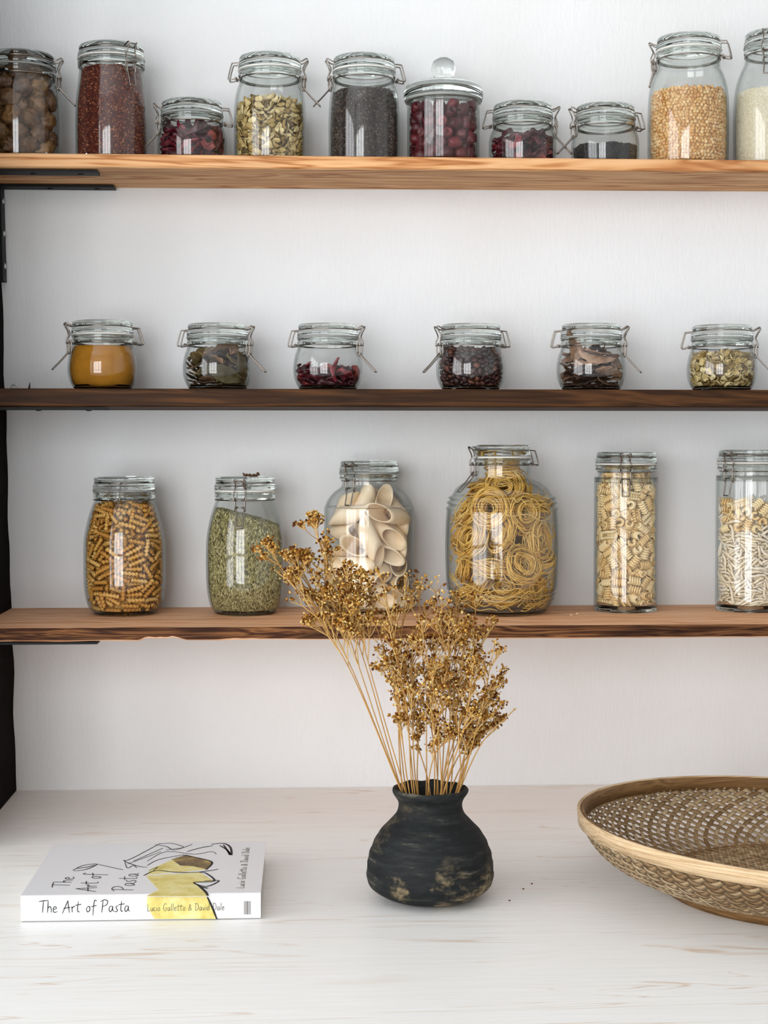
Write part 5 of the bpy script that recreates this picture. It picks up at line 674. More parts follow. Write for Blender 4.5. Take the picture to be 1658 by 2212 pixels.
# ================================================================= room
RX0, RX1, RY0, RZ0, RZ1 = -2.3, 3.0, -4.0, -.9, 2.35
struct(MB().box(RX0, RX1, 0, .12, RZ0, RZ1).obj('wall_back', M['wall'], smooth=False))
struct(MB().box(RX0, RX1, RY0, .12, RZ0-.08, RZ0).obj('floor', M['floor'], smooth=False))
struct(MB().box(RX0, RX1, RY0, .12, RZ1, RZ1+.08).obj('ceiling', M['room'], smooth=False))
struct(MB().box(RX1, RX1+.1, RY0, .12, RZ0, RZ1).obj('wall_right', M['room'], smooth=False))
WMAT = simple('window_frame_paint', (225,225,222), .5)
def window_wall(wname, winname, a0, a1, w0, w1, z0, z1_, panes, put, lightloc, lrot, energy):
    """a wall running along one axis from a0 to a1 with a window from w0 to w1; put(mb, p, q, za, zb, inset) adds a box"""
    mb = MB(); put(mb, a0, w0, RZ0, RZ1, 0); put(mb, w1, a1, RZ0, RZ1, 0); put(mb, w0, w1, RZ0, z0, 0); put(mb, w0, w1, z1_, RZ1, 0)
    struct(mb.obj(wname, M['room'], smooth=False))
    mb = MB(); fr = .05
    for p, q, za, zb in [(w0, w0+fr, z0, z1_), (w1-fr, w1, z0, z1_), (w0, w1, z0, z0+fr), (w0, w1, z1_-fr, z1_)]: put(mb, p, q, za, zb, .01)
    for k in range(1, panes): x = w0+(w1-w0)*k/panes; put(mb, x-.035, x+.035, z0, z1_, .01)
    zc = z0+(z1_-z0)*.30; put(mb, w0, w1, zc-.025, zc+.025, .01)
    struct(mb.obj(winname, WMAT, smooth=False))
    for k in range(panes):
        w = (w1-w0)/panes; L = bpy.data.lights.new('window_daylight', 'AREA'); L.shape = 'RECTANGLE'; L.size = w-.05; L.size_y = z1_-z0-.08
        L.energy = energy*L.size*L.size_y; L.color = (.99, .993, 1.0)
        o = bpy.data.objects.new('window_daylight', L); C.objects.link(o); o.location = lightloc(w0+w*(k+.5), (z0+z1_)/2); o.rotation_euler = lrot
window_wall('wall_front', 'window_1', RX0, RX1, -2.0, -.1, -.45, 1.75, 3, lambda mb, p, q, za, zb, i: mb.box(p, q, RY0-.12, RY0+i, za, zb), lambda c, z: (c, RY0-.06, z), (math.radians(90), 0, 0), LIGHT)
window_wall('wall_left', 'window_2', RY0, .12, -3.4, -1.1, -.45, 1.75, 3, lambda mb, p, q, za, zb, i: mb.box(RX0-.12, RX0+i, p, q, za, zb), lambda c, z: (RX0-.06, c, z), (math.radians(90), 0, math.radians(-90)), LIGHT*.6)

# ================================================================= side panel
a = on_y(4, 600, 0); b = on_y(34, 1650, 0)
def panx(z): return b.x+(a.x-b.x)*(z-b.z)/(a.z-b.z)
def sheared(mb, d0, d1, y0, y1, z0, z1, mat=0, n=14, wob=0):
    """box hugging the leaning panel: x = panx(z)+d"""
    v = []; f = []
    for i in range(n+1):
        z = z0+(z1-z0)*i/n; k = wob*noise.noise(Vector((0, 3, z*14)))
        for (d, y) in ((d0, y0), (d1+k, y0), (d1+k, y1), (d0, y1)): v.append((panx(z)+d, y, z))
    for i in range(n):
        for q in range(4): p = (q+1) % 4; f.append((i*4+q, i*4+p, (i+1)*4+p, (i+1)*4+q))
    f.append((3,2,1,0)); f.append(tuple(n*4+q for q in range(4))); mb.add(v, f, mat)
mb = MB(); sheared(mb, -.035, 0, -.36, -.0005, .0006, 1.5, n=80, wob=.004)
tag(mb.obj('side_panel', M['panel'], smooth=False), 'nearly black wooden side board carrying the left ends of all three shelves', 'panel')

# ================================================================= shelves and counter
X0s, X1s = -.412, .86
def board(name, mats, x0, x1, yf, zt, zb, zbr=None, wob=.0012, seed=0, chips=(), frontmat=0):
    """board from the wall to yf; irregular sawn front edge"""
    n = 260; sec = []
    mb = MB(); v = []; f = []; fm = []
    e = .0016
    for i in range(n+1):
        t = i/n; x = x0+(x1-x0)*t; zbb = zb+((zbr if zbr is not None else zb)-zb)*t
        w = lambda k, s=18: wob*noise.noise(Vector((x*s, k*5+seed, seed)))
        ch = 0
        for (cx, cw, cd) in chips:
            d = abs(x-cx)/cw
            if d < 1: ch = max(ch, cd*(1-d**4)*(.7+.5*noise.noise(Vector((x*90, seed, 4)))))
        pts = [(-.0006, zt), (yf*.5, zt), (yf+e+w(1)*.8, zt+w(2)*.25), (yf+w(1), zt-e), (yf+w(3), (zt+zbb)/2), (yf+w(4), zbb+e+w(5)*.5+ch), (yf+e*1.5+w(4), zbb+w(6)*.6+ch*.9), (yf*.5, zbb+w(7)*.3), (-.0006, zbb)]
        v += [(x, p[0], p[1]) for p in pts]
    K = 9
    for i in range(n):
        for q in range(K):
            p = (q+1) % K; f.append((i*K+q, i*K+p, (i+1)*K+p, (i+1)*K+q)); fm.append(frontmat if q in (2, 3, 4) else 0)
    f.append(tuple(range(K))[::-1]); fm.append(0); f.append(tuple(n*K+q for q in range(K))); fm.append(0)
    mb.v = v; mb.f = f; mb.m = fm
    return mb.obj(name, mats, smooth=False)
zb1 = on_y(829, 368, -.165).z; zb1r = on_y(1658, 370.5, -.165).z; zb1l = on_y(0, 361, -.165).z
s1 = board('wall_shelf', [M['wood1']], panx(z1)+.001, X1s, -.165, z1, zb1l, zb1r, seed=1)
tag(s1, 'top shelf, light orange pine board with wavy grain holding the tall jars', 'shelf')
zb2 = on_y(829, 879, -.195).z
s2 = board('wall_shelf', [M['wood2']], panx(z2)+.001, X1s, -.195, z2, zb2, wob=.0008, seed=2)
tag(s2, 'middle shelf, dark brown stained board holding six squat jars', 'shelf')
zb3 = on_z(829, 1353, z3); zb3 = on_y(829, 1381.5, y3f).z
def xat(px, y, z): 
    p = on_y(px, 1370, y); return p.x
s3 = board('wall_shelf', [M['wood3'], M['wood3f']], panx(z3)+.001, X1s, y3f, z3, zb3, seed=3, wob=.0016, frontmat=1,
           chips=((xat(350, y3f, 0), .030, .0055), (xat(560, y3f, 0), .05, .0015)))
tag(s3, 'lowest shelf, reddish worn board with a dark chipped front edge under the pasta jars', 'shelf')
mb = MB(); mb.box(-.62, 1.6, -1.25, -.0006, -.04, 0)
tag(mb.obj('worktop', M['counter'], smooth=False), 'white-washed wooden worktop with faint tan grain lines', 'worktop')
mb = MB(); mb.box(-.56, 1.54, -1.18, -.02, RZ0, -.0405)
tag(mb.obj('base_cabinet', simple('cabinet_paint', (210,208,204), .6), smooth=False), 'plain pale cabinet body under the white-washed worktop', 'cabinet')
# brackets
def bracket(px_end, py, yc, zt, leg, label, wy=.028):
    xe = on_y(px_end, py, yc).x; r = empty('shelf_bracket', (panx(zt), yc, zt))
    tag(r, label, 'bracket', None)
    o = r.location
    mb = MB(); mb.box(.0005, xe-o.x, -wy/2, wy/2, -.0034, -.0004)
    mb.obj('shelf_arm', M['black'], r, False)
    m2 = MB(); n0 = len(m2.v); sheared(m2, .0004, .0075, -wy/2, wy/2, zt-leg, zt-.0036)
    m2.v = [(p[0]-o.x, p[1], p[2]-o.z) for p in m2.v]; m2.obj('wall_leg', M['black'], r, False)
    for q in range(3):
        z = zt-leg*(.16+.34*q); v, f = lathe([(0, .0014), (.0030, .0012), (.0044, 0), (.0044, -.0006), (0, -.0006)], 14)
        R = Matrix.Translation((panx(z)+.0082-o.x, 0, z-o.z)) @ Matrix.Rotation(PI/2, 4, 'Y')
        MB().add(v, f, 0, R).obj('screw', M['screw'], r)
    for q in range(2):
        v, f = lathe([(0, -.0014), (.0030, -.0012), (.0044, 0), (0, 0)], 14)
        MB().add(v, f, 0, Matrix.Translation(((xe-o.x)*(.45+.4*q), 0, -.0034))).obj('screw', M['black'], r)
def zbl(zl, zr, x): return zl+(zr-zl)*(x-panx(z1))/(X1s-panx(z1))
bracket(248, 396, -.018, zb1l-.0006, .135, 'black L bracket under the top shelf, nearest the wall')
bracket(213, 372, -.140, zb1l-.0006, .135, 'black L bracket under the top shelf, near its front edge')
bracket(232, 882, -.175, zb2-.0008, .05, 'thin black bracket under the dark middle shelf')
bracket(213, 1385, y3f+.02, zb3-.0012, .05, 'thin black bracket under the lowest shelf')

# ================================================================= jars
def build_jar(key, label, gasket='gasket2'):
    j = JARS[key]; u = j['u']; P = j['pos']; Rc = j['Rc']*u; zn = j['zn']*u; Ht = j['H']*u; bd = Ht-zn
    r = empty('glass_jar', P, math.radians(j['cl'])); tag(r, label, 'jar', 'swing top jars on the shelves')
    th = .0022; out = [(a, b) for a, b in j['out'] if b <= zn]
    rn = out[-1][0]
    inner = [(max(a-th, .002), max(b, .0042)) for a, b in out if b > .003]
    body = [(0, .0016), (out[0][0]*.82, .0016), (out[0][0]*.93, 0)] + out
    zc = zn+bd*.33
    col = [(rn, zn-.0004), (rn+.0006, zn+.0006), (Rc*.985, zn+bd*.05), (Rc, zn+bd*.10), (Rc, zn+bd*.17), (Rc*.975, zn+bd*.20), (Rc*.975, zn+bd*.23), (Rc, zn+bd*.26), (Rc*.99, zc), (Rc*.9, zc), (rn-th, zc-.001), (rn-th, zn)]
    inn = inner[::-1]+[(inner[0][0]*.93, .0036), (0, .0048)]
    foot = [q_ for q_ in body if q_[1] <= .0062]; wall_ = body[len(foot)-1:]
    mb = MB(); mb.add(*lathe(foot, 72), 1); mb.add(*lathe(wall_+[col[0]], 72), 0)
    v, f = lathe(col, 72); mb.add(v, f, 1)
    up = [q_ for q_ in inn if q_[1] > .0062]; dn = inn[len(up)-1:]
    mb.add(*lathe([col[-1]]+up, 72), 0); mb.add(*lathe(dn, 72), 1)
    mb.obj('jar_body', [M['glass'], M['lidglass']], r)
    # gasket
    zg = zc+.0001; hg = bd*.07
    v, f = lathe([(Rc*.86, zg), (Rc*1.0, zg), (Rc*1.015, zg+hg*.5), (Rc*1.0, zg+hg), (Rc*.86, zg+hg)], 64, True)
    MB().add(v, f).obj('gasket', M[gasket], r)
    # lid: flange, groove, domed top, hollow plug
    a = zg+hg+.0001; fl = bd*.27; zt = Ht; Rt = Rc*.965
    prof = [(0, a-bd*.10), (Rc*.72, a-bd*.10), (Rc*.80, a-bd*.05), (Rc*.82, a), (Rc*.985, a), (Rc*1.0, a+fl*.12), (Rc*1.0, a+fl*.8), (Rc*.97, a+fl), (Rt*.965, a+fl+bd*.03), (Rt*.965, a+fl+bd*.07), (Rt, a+fl+bd*.12), (Rt, zt-bd*.08), (Rt*.97, zt-bd*.01), (Rt*.9, zt), (Rt*.55, zt-bd*.02), (Rt*.5, zt-bd*.06), (0, zt-bd*.06)]
    v, f = lathe(prof, 72); MB().add(v, f).obj('lid', M['lidglass'], r)
    zl = a+fl+bd*.05; w = 1.15*u*1.0; q = .00095
    W = M['wire_dark']
    # wires around neck and lid
    MB().add(*ring(rn+.0012, zn-.0008, q)).obj('neck_wire', W, r)
    MB().add(*ring(Rt*.965+.0008, zl, q)).obj('lid_wire', W, r)
    hw = 11.5*u; R1 = Rc; g = u
    # hinge side (-X)
    mb = MB(); Rl = Rt*.965
    xa = -math.sqrt(Rl*Rl-hw*hw)
    loop = [(xa, -hw, zl), (-R1-9*g, -hw, zl-1*g), (-R1-13*g, -hw, zl-4*g), (-R1-20*g, -hw, zn+3*g), (-R1-18*g, -hw, zn-2*g), (-R1-7*g, -hw, zn+0*g), (-R1-3*g, -hw, zn+1*g)]
    for s in (1, -1):
        c = [(x, y*s, z) for x, y, z in loop]; mb.add(*tube(catmull(c, 4), q, 6))
    mb.add(*tube([(-R1-19*g, -hw*1.05, zn-1*g), (-R1-19*g, hw*1.05, zn-1*g)], q, 6))
    mb.add(*tube([(-R1-4*g, -hw*1.05, zn+.5*g), (-R1-4*g, hw*1.05, zn+.5*g)], q*1.1, 6))
    coil = [(-R1-4*g+2.4*g*math.cos(k*.7), -hw+k*.22*g, zn+1*g+2.4*g*math.sin(k*.7)) for k in range(28)]; mb.add(*tube(coil, q*.8, 5))
    coil = [(x, -y, z) for x, y, z in coil]; mb.add(*tube(coil, q*.8, 5))
    mb.obj('hinge', W, r)
    # latch side (+X)
    mb = MB(); hw2 = 12*u
    ears = [(math.sqrt(Rl*Rl-hw2*hw2), hw2, zl), (R1+3*g, hw2, zl+2*g), (R1+12*g, hw2*.85, zl+7*g), (R1+14*g, hw2*.7, zl+4*g), (R1+8*g, hw2*.75, zl-7*g), (R1+5*g, hw2*.95, zl-16*g), (R1+9*g, hw2*1.1, zn+6*g), (R1+9*g, hw2*1.05, zn-2*g)]
    for s in (1, -1): mb.add(*tube(catmull([(x, y*s, z) for x, y, z in ears], 4), q*1.05, 6))
    mb.add(*tube([(R1+14*g, -hw2*.7, zl+4*g), (R1+14*g, hw2*.7, zl+4*g)], q, 6))
    mb.add(*tube([(R1+9*g, -hw2*1.1, zn-1*g), (R1+9*g, hw2*1.1, zn-1*g)], q, 6))
    mb.obj('latch_bow', W, r)
    mb = MB()
    for s in (1, -1):
        y = s*hw2*.86; x0, z0 = R1+6*g, zn+4*g; x1_, z1_ = R1+3*g, zn-24*g
        ov = []
        for k in range(20):
            an = 2*PI*k/20; cz = (z0+z1_)/2; ov.append((R1+4.5*g+3.6*g*math.sin(an), y, cz+(z0-z1_)/2*math.cos(an)))
        mb.add(*tube(ov, q, 6, True))
    mb.add(*tube([(R1+3*g, -hw2*.9, zn-.5*g), (R1+3*g, hw2*.9, zn-.5*g)], q, 6))
    mb.obj('latch_link', W, r)
    mb = MB()
    if j['open']: end = (R1+40*g, zn-58*g)
    else: end = (R1+14*g, zn-52*g)
    if key == 's3b': end = (R1+17*g, zn-58*g)
    st = (R1+4*g, zn-19*g); c = []
    for s in (1, -1):
        c.append([(st[0]-2*g, s*hw2*.9, st[1]+3*g), (st[0]+1*g, s*hw2*.72, st[1]), ((st[0]+end[0])/2, s*hw2*.62, (st[1]+end[1])/2), (end[0]-1*g, s*hw2*.60, end[1]+2*g), (end[0], s*hw2*.45, end[1])])
    mb.add(*tube(catmull(c[0]+c[1][::-1], 4), q, 6)); mb.add(*tube([(st[0]-2*g, -hw2*.95, st[1]+3*g), (st[0]-2*g, hw2*.95, st[1]+3*g)], q*1.1, 6))
    mb.obj('latch_lever', W, r)
    return r
JL = {
 's1a': ('clip-top jar of dark dried figs at the left end of the top shelf', 'gasket2'),
 's1b': ('tall clip-top jar filled to the neck with red quinoa', 'gasket'),
 's1c': ('squat clip-top jar of dark red petals beside the tall red quinoa jar', 'gasket2'),
 's1d': ('clip-top jar half filled with pale dried flowers on the top shelf', 'gasket'),
 's1e': ('clip-top jar of tiny dark brown seeds left of the knob-lidded jar', 'gasket'),
 's1g': ('squat clip-top jar of dark red petals right of the knob-lidded jar', 'gasket2'),
 's1h': ('squat clip-top jar one third full of black tea', 'gasket2'),
 's1i': ('tall clip-top jar of beige split peas', 'gasket'),
 's1j': ('tall clip-top jar of white rice cut by the right picture edge', 'gasket2'),
 's2a': ('squat round jar of mustard yellow powder on the middle shelf', 'gasket'),
 's2b': ('squat round jar of grey green and brown bay leaves, second on the middle shelf', 'gasket2'),
 's2c': ('squat round jar half full of dark red petals on the middle shelf', 'gasket2'),
 's2d': ('squat round jar packed with near-black dried flakes', 'gasket2'),
 's2e': ('squat round jar of large pinkish brown leaves, fifth on the middle shelf', 'gasket2'),
 's2f': ('squat round jar of pale dried flowers at the right of the middle shelf', 'gasket2'),
 's3a': ('tall jar of brown fusilli spirals at the left of the lowest shelf', 'gasket2'),
 's3b': ('tall jar of green grain with the clip facing forward on the lowest shelf', 'gasket'),
 's3c': ('wide-shouldered square-sided jar of large smooth pale penne', 'gasket2'),
 's3d': ('big barrel-shaped ribbed jar of yellow noodle nests', 'gasket'),
 's3e': ('straight narrow jar full of pale ruffled pasta with the clip in front', 'gasket'),
 's3f': ('straight jar of pale twisted pasta topped with ruffled pasta at the right edge', 'gasket'),
}
for k, (lb, gk) in JL.items(): build_jar(k, lb, gk)

# knob-lid jar
uj = JARS['s1e']['u']; Pk = on_y(957, 340, -.088); Pk.z = z1
JARS['s1f'] = dict(px=957, sh=1, pos=Pk, u=uj, out=[(78*uj*.93, 0), (78*uj*.97, 4*uj), (78*uj, 12*uj), (78*uj, 130*uj), (77*uj, 136*uj)])
r = empty('glass_jar', Pk); tag(r, 'cylindrical jar of dark red dried fruit with a round glass knob lid', 'jar', None)
g = uj
body = [(0, .0012), (68*g, .0012), (72*g, 0), (76*g, 3*g), (78*g, 12*g), (78*g, 128*g), (80*g, 133*g), (82*g, 136*g), (82*g, 139*g), (74*g, 139*g), (74*g, 133*g), (74*g, 12*g), (70*g, 8*g), (0, 9*g)]
MB().add(*lathe(body, 72)).obj('jar_body', [M['glass']], r)
MB().add(*lathe([(70*g, 139.2*g), (83*g, 139.2*g), (84*g, 141.5*g), (83*g, 144*g), (70*g, 144*g)], 64, True)).obj('gasket', M['gasket2'], r)
lp = [(0, 138*g), (60*g, 138*g), (66*g, 142*g), (70*g, 144.3*g), (84*g, 144.3*g), (86*g, 149*g), (86*g, 160*g), (82*g, 170*g), (70*g, 177*g), (50*g, 181*g), (30*g, 184*g), (0, 184*g)]
lid = MB().add(*lathe(lp, 72)).obj('lid', M['lidglass'], r)
kp = [(0, 184.3*g), (19*g, 184.3*g), (18*g, 188*g), (22*g, 195*g), (26*g, 206*g), (26*g, 214*g), (22*g, 226*g), (12*g, 233*g), (0, 235*g)]
MB().add(*lathe(kp, 40)).obj('knob', M['lidglass'], lid)

# ================================================================= contents
SHAPES = {
 'fig': [sh_lump(i, .0160, .0130, .0125, .20, 2.2, 4) for i in range(3)],
 'petal': [sh_petal(i+1, .026*(1+.15*(i-1)), .011) for i in range(4)],
 'chip': [sh_chip(i+1, .0115) for i in range(4)],
 'schip': [sh_chip(i+1, .0095) for i in range(4)],
 'fruit': [sh_redfruit(i+1, .0080) for i in range(3)],
 'leaf': [sh_leaf(i+1) for i in range(3)],
 'flake': [sh_lump(i+1, .0055, .0042, .0026, .35, 2.5, 2) for i in range(3)],
 'fusilli': [sh_fusilli()], 'penne': [sh_penne()], 'rad': [sh_radiatore()], 'strozz': [sh_strozz(), sh_radiatore()],
}
SPEC = {  # jar: shape, name, material, pile material, label, category, group, max individuals (0 = all)
 's1a': ('fig', 'dried_fig', 'fig', 'fig', 'wrinkled brown dried fig in the jar at the left end of the top shelf', 'dried fruit', 'dried figs in the leftmost top jar', 0),
 's1c': ('petal', 'dried_petal', 'petal', 'petal', 'dark red dried petal in the squat jar beside the red quinoa', 'petal', 'red petals in the squat jar beside the quinoa', 0),
 's1d': ('chip', 'dried_flower', 'chip', 'chip_i', 'pale curled dried flower in the half-full jar on the top shelf', 'dried flower', 'pale dried flowers in the top shelf jar', 200),
 's1f': ('fruit', 'dried_fruit', 'fruit', 'fruit', 'dark red hollow dried fruit in the jar with the knob lid', 'dried fruit', 'red dried fruits in the knob-lidded jar', 0),
 's1g': ('petal', 'dried_petal', 'petal', 'petal', 'dark red dried petal in the squat jar right of the knob-lidded jar', 'petal', 'red petals in the squat jar right of the knob lid', 0),
 's2b': ('leaf', 'bay_leaf', 'leaf', 'leaf', 'dried grey green or brown bay leaf in the second jar of the middle shelf', 'leaf', 'bay leaves in the second middle shelf jar', 0),
 's2c': ('petal', 'dried_petal', 'petal', 'petal', 'dark red dried petal in the half-full jar on the middle shelf', 'petal', 'red petals in the middle shelf jar', 0),
 's2d': ('flake', 'dried_flake', 'flake', 'flake_i', 'near-black dried flake in the fourth jar of the middle shelf', 'spice', 'dark flakes in the middle shelf jar', 220),
 's2e': ('leaf', 'dried_leaf', 'leaf2', 'leaf2', 'pinkish brown dried leaf in the fifth jar of the middle shelf', 'leaf', 'brown leaves in the fifth middle shelf jar', 0),
 's2f': ('schip', 'dried_flower', 'chip', 'chip_i', 'pale curled dried flower in the last jar of the middle shelf', 'dried flower', 'pale dried flowers in the middle shelf jar', 180),
 's3a': ('fusilli', 'fusilli', 'fus', 'fus_i', 'brown fusilli spiral in the leftmost jar of the lowest shelf', 'pasta', 'fusilli in the leftmost lower jar', 270),
 's3c': ('penne', 'penne', 'penne', 'penne', 'large smooth pale penne tube with slanted ends in the wide-shouldered jar', 'pasta', 'penne in the wide-shouldered jar', 0),
 's3e': ('rad', 'ruffled_pasta', 'rad', 'rad_i', 'pale ruffled pasta piece in the straight narrow jar', 'pasta', 'ruffled pasta in the straight narrow jar', 190),
 's3f': ('strozz', 'twisted_pasta', 'str', 'str_i', 'pale thin twisted pasta piece in the jar at the right edge', 'pasta', 'twisted pasta in the rightmost lower jar', 290),
}
for jk, (sh, nm, mk, mki, lab, cat, grp, cap) in SPEC.items():
    j = JARS[jk]; P = j['pos']; raw = POSES[jk]; its = []
    shp = SHAPES[sh]; rad = [max(Vector(p).length for p in v) for v, f in shp]
    meshes = [MB().add(v, f).mesh(nm, M[mk]) for v, f in shp]
    if jk == 's3f': meshes[1] = MB().add(*shp[1]).mesh('ruffled_pasta', M['rad'])
    for o_ in range(0, len(raw), 7):
        i, x, y, z, a, b_, c = raw[o_:o_+7]
        s = math.radians(4); R = Euler((a*s, b_*s, c*s)).to_matrix().to_4x4(); p = Vector((x, y, z))*3e-4
        if jk == 's3f' and p.z > 196*j['u'] and i == 0: continue
        # keep every piece inside the glass
        V = shp[i][0]; sh_ = Vector((0,0,0))
        for rep in range(3):
            worst = 0; wd = None
            for q in V[::3]:
                w = (R @ Vector(q))+p; rr = math.hypot(w.x, w.y); lim = r_in(j, w.z, .0029)
                if rr-lim > worst: worst = rr-lim; wd = Vector((w.x, w.y, 0))/max(rr, 1e-6)
            if worst < 1e-4: break
            p -= wd*worst
        zmin = min((R @ Vector(q)).z for q in V[::2])+p.z
        if zmin < .0052: p.z += .0052-zmin
        its.append([i, p, R])
    if sh in ('rad',) or jk == 's3a':
        pass
    Rm = max(r for r, z in j['out'])
    def score(it): 
        p = it[1]; return -p.y + .35*math.hypot(p.x, p.y) + (.01 if p.z > .8*max(q[1].z for q in its) else 0)
    front = its if not cap else sorted(its, key=score, reverse=True)[:cap]
    back = [] if not cap else sorted(its, key=score, reverse=True)[cap:]
    T = Matrix.Translation(P)
    for i, p, R in front:
        M4 = T @ Matrix.Translation(p) @ R
        if jk == 's3f' and i == 1: inst('ruffled_pasta', meshes[1], M4, 'pale ruffled pasta piece lying on the twisted pasta in the rightmost jar', 'pasta', 'ruffled pasta on top in the rightmost lower jar')
        else: inst(nm, meshes[i], M4, lab, cat, grp)
    if cap:
        mb = MB()
        for i, p, R in back:
            v, f = shp[i]; mb.add(v, f, 0, Matrix.Translation(p) @ R)
        tz = max(q[1].z for q in its); zz = .014
        while zz < tz*.9:      # pieces further in and at the back
            rw = r_in(j, zz, .0)
            for q in range(9):
                th = rnd(0, 2*PI); rr = rw*rnd(.55, .66) if math.sin(th) < .2 else rw-rad[0]*rnd(1.0, 1.3)
                v, f = shp[0]; mb.add(v, f, 0, Matrix.Translation((rr*math.cos(th), rr*math.sin(th), zz)) @ rot_rand())
            zz += rad[0]*.75
        top = max(q[1].z for q in its); core = {'s1d': .55, 's2d': .52, 's2f': .48, 's3a': .56, 's3e': .30, 's3f': .56}[jk]*Rm
        cv, cf = lathe([(0, .007), (core*.9, .007), (core, .012)]+[(core*(1+.04*math.sin(q*2.3)), .012+(top*.86-.012)*q/12) for q in range(1, 13)]+[(core*.5, top*.95), (0, top*.96)], 30)
        mb.add(cv, cf)
        o = mb.obj(nm+'_pile', M[mki]); o.location = P
        tag(o, 'mass of ' + {'s1d': 'pale dried flowers behind the front ones in the top shelf jar', 's2d': 'near-black flakes deeper inside the middle shelf jar', 's2f': 'pale dried flowers deeper inside the last middle shelf jar', 's3a': 'brown fusilli deeper inside the leftmost lower jar', 's3e': 'ruffled pasta deeper inside the straight narrow jar', 's3f': 'twisted pasta deeper inside the rightmost lower jar'}[jk], cat, None, 'stuff')

def ztop_fn(fill, sx=0, sy=0, amp=.002, dome=0, Rm=.05):
    return lambda x, y: fill+sx*x+sy*y+amp*noise.noise(Vector((x*60, y*60, fill*50)))+dome*(1-(x*x+y*y)/(Rm*Rm))
def fill_grains(jk, name, mat, label, cat, ztop, gs, shape, step, squash=(1,1,1), orient=True, indiv=None):
    j = JARS[jk]; P = j['pos']; mb = MB(); ind = []
    gap = .0026+gs*.55; top = ztop(0, 0)
    Rm = max(r for r, z in j['out'])
    z = .0052+gs*.5; row = 0; gv, gf = shape
    def put(p, th):
        R = rot_rand() if orient else Matrix.Identity(4)
        S = Matrix.Diagonal((squash[0]*rnd(.85, 1.12), squash[1], squash[2], 1))
        Mx = Matrix.Translation(p) @ R @ S
        ind.append((p, Mx))
    while z < top+.02:
        rr = r_in(j, z, gap); n = max(6, int(2*PI*rr/step))
        for k in range(n):
            th = 2*PI*(k+.5*(row % 2)+rnd(-.25, .25))/n
            if math.sin(th) > .5: continue
            x, y = rr*math.cos(th), rr*math.sin(th)
            if z > ztop(x, y): continue
            put(Vector((x, y, z+rnd(-.2, .2)*step))-Vector((x, y, 0)).normalized()*rnd(0, gs*.35), th)
        z += step*.86; row += 1
    n = int(2*Rm/step)
    for a in range(n):
        for b_ in range(n):
            x, y = -Rm+(a+rnd(-.3, .3)+.5*(b_ % 2))*step, -Rm+b_*step*.9+rnd(-.2, .2)*step
            zt = ztop(x, y)
            if math.hypot(x, y) < r_in(j, min(zt, j['out'][-1][1]), gap): put(Vector((x, y, zt+rnd(-.2, .3)*gs)), 0)
    # core
    nr = 40; v = []; f = []; rows = 26
    for i in range(rows+1):
        t_ = i/rows
        for k in range(nr):
            th = 2*PI*k/nr; ct, s_ = math.cos(th), math.sin(th)
            rr0 = r_in(j, top*t_, gap); zt = ztop(rr0*ct, rr0*s_)-gs*.35
            z_ = .0052+(zt-.0052)*t_; rr0 = r_in(j, z_, .0028 if False else gap+gs*.55); v.append((rr0*ct, rr0*s_, z_))
    for i in range(rows):
        for k in range(nr): k2 = (k+1) % nr; f.append((i*nr+k, i*nr+k2, (i+1)*nr+k2, (i+1)*nr+k))
    f.append(tuple(range(nr))[::-1])
    base = rows*nr
    for q in range(1, 6):
        s_ = 1-q/5
        o0 = len(v)
        for k in range(nr):
            x, y, _ = v[rows*nr+k]; x *= s_; y *= s_; v.append((x, y, ztop(x, y)-gs*.35))
        prev = rows*nr if q == 1 else o0-nr
        for k in range(nr): k2 = (k+1) % nr; f.append((prev+k, prev+k2, o0+k2, o0+k))
    mb.add(v, f)
    if indiv:
        nm, me, lb, grp, cap = indiv
        ind.sort(key=lambda t: t[0].y)
        for p, Mx in ind[:cap]: inst(nm, me, Matrix.Translation(P) @ Mx, lb, cat, grp)
        ind = ind[cap:]
    for p, Mx in ind: mb.add(gv, gf, 0, Mx)
    o = mb.obj(name, mat); o.location = P; return tag(o, label, cat, None, 'stuff')
I1 = ico(1); I2 = ico(2)
def sc(sh, s): return [tuple(c*s for c in p) for p in sh[0]], sh[1]
U1 = JARS['s1b']['u']
fill_grains('s1b', 'red_quinoa', M['quinoa'], 'red quinoa grains filling the tall jar on the top shelf', 'grain', ztop_fn(199*U1), .0019, sc(I1, .00105), .0021, orient=False)
fill_grains('s1e', 'mustard_seeds', M['mseed'], 'tiny dark brown seeds in the jar left of the knob-lidded jar', 'seeds', ztop_fn(156*U1, .02), .0021, sc(I1, .00115), .0023, orient=False)
fill_grains('s1h', 'black_tea', M['tea'], 'black leaf tea in the bottom of the squat top shelf jar', 'tea', ztop_fn(42*U1, .0, 0, .003, .004, .046), .0024, sc(I1, .0012), .0021, (1.7, .8, .8))
pv, pf = ico(2); pv = [(p.x*.0029, p.y*.0029, p.z*.0029*(.82 if p.z > 0 else .55)) for p in pv]
pm = MB().add(pv, pf).mesh('split_pea', M['pea'])
fill_grains('s1i', 'split_pea_pile', M['pea_i'], 'mass of beige split peas behind the front ones in the tall jar', 'peas', ztop_fn(164*U1, .01), .0046, (pv, pf), .0052,
            indiv=('split_pea', pm, 'beige split pea against the glass of the tall top shelf jar', 'split peas in the tall top jar', 300))
fill_grains('s1j', 'white_rice', M['rice'], 'white rice in the tall jar at the right end of the top shelf', 'rice', ztop_fn(168*U1, .03), .0017, sc(I1, .0008), .0019, (1.9, .9, .9))
U3 = JARS['s3b']['u']
fill_grains('s3b', 'green_grain', M['herb'], 'green and straw coloured grain in the jar with the forward clip', 'grain', ztop_fn(206*U3, -.27, 0, .002, .004, .05), .0028, sc(I1, .00125), .0026, (2.3, .8, .8))
U2 = JARS['s2a']['u']
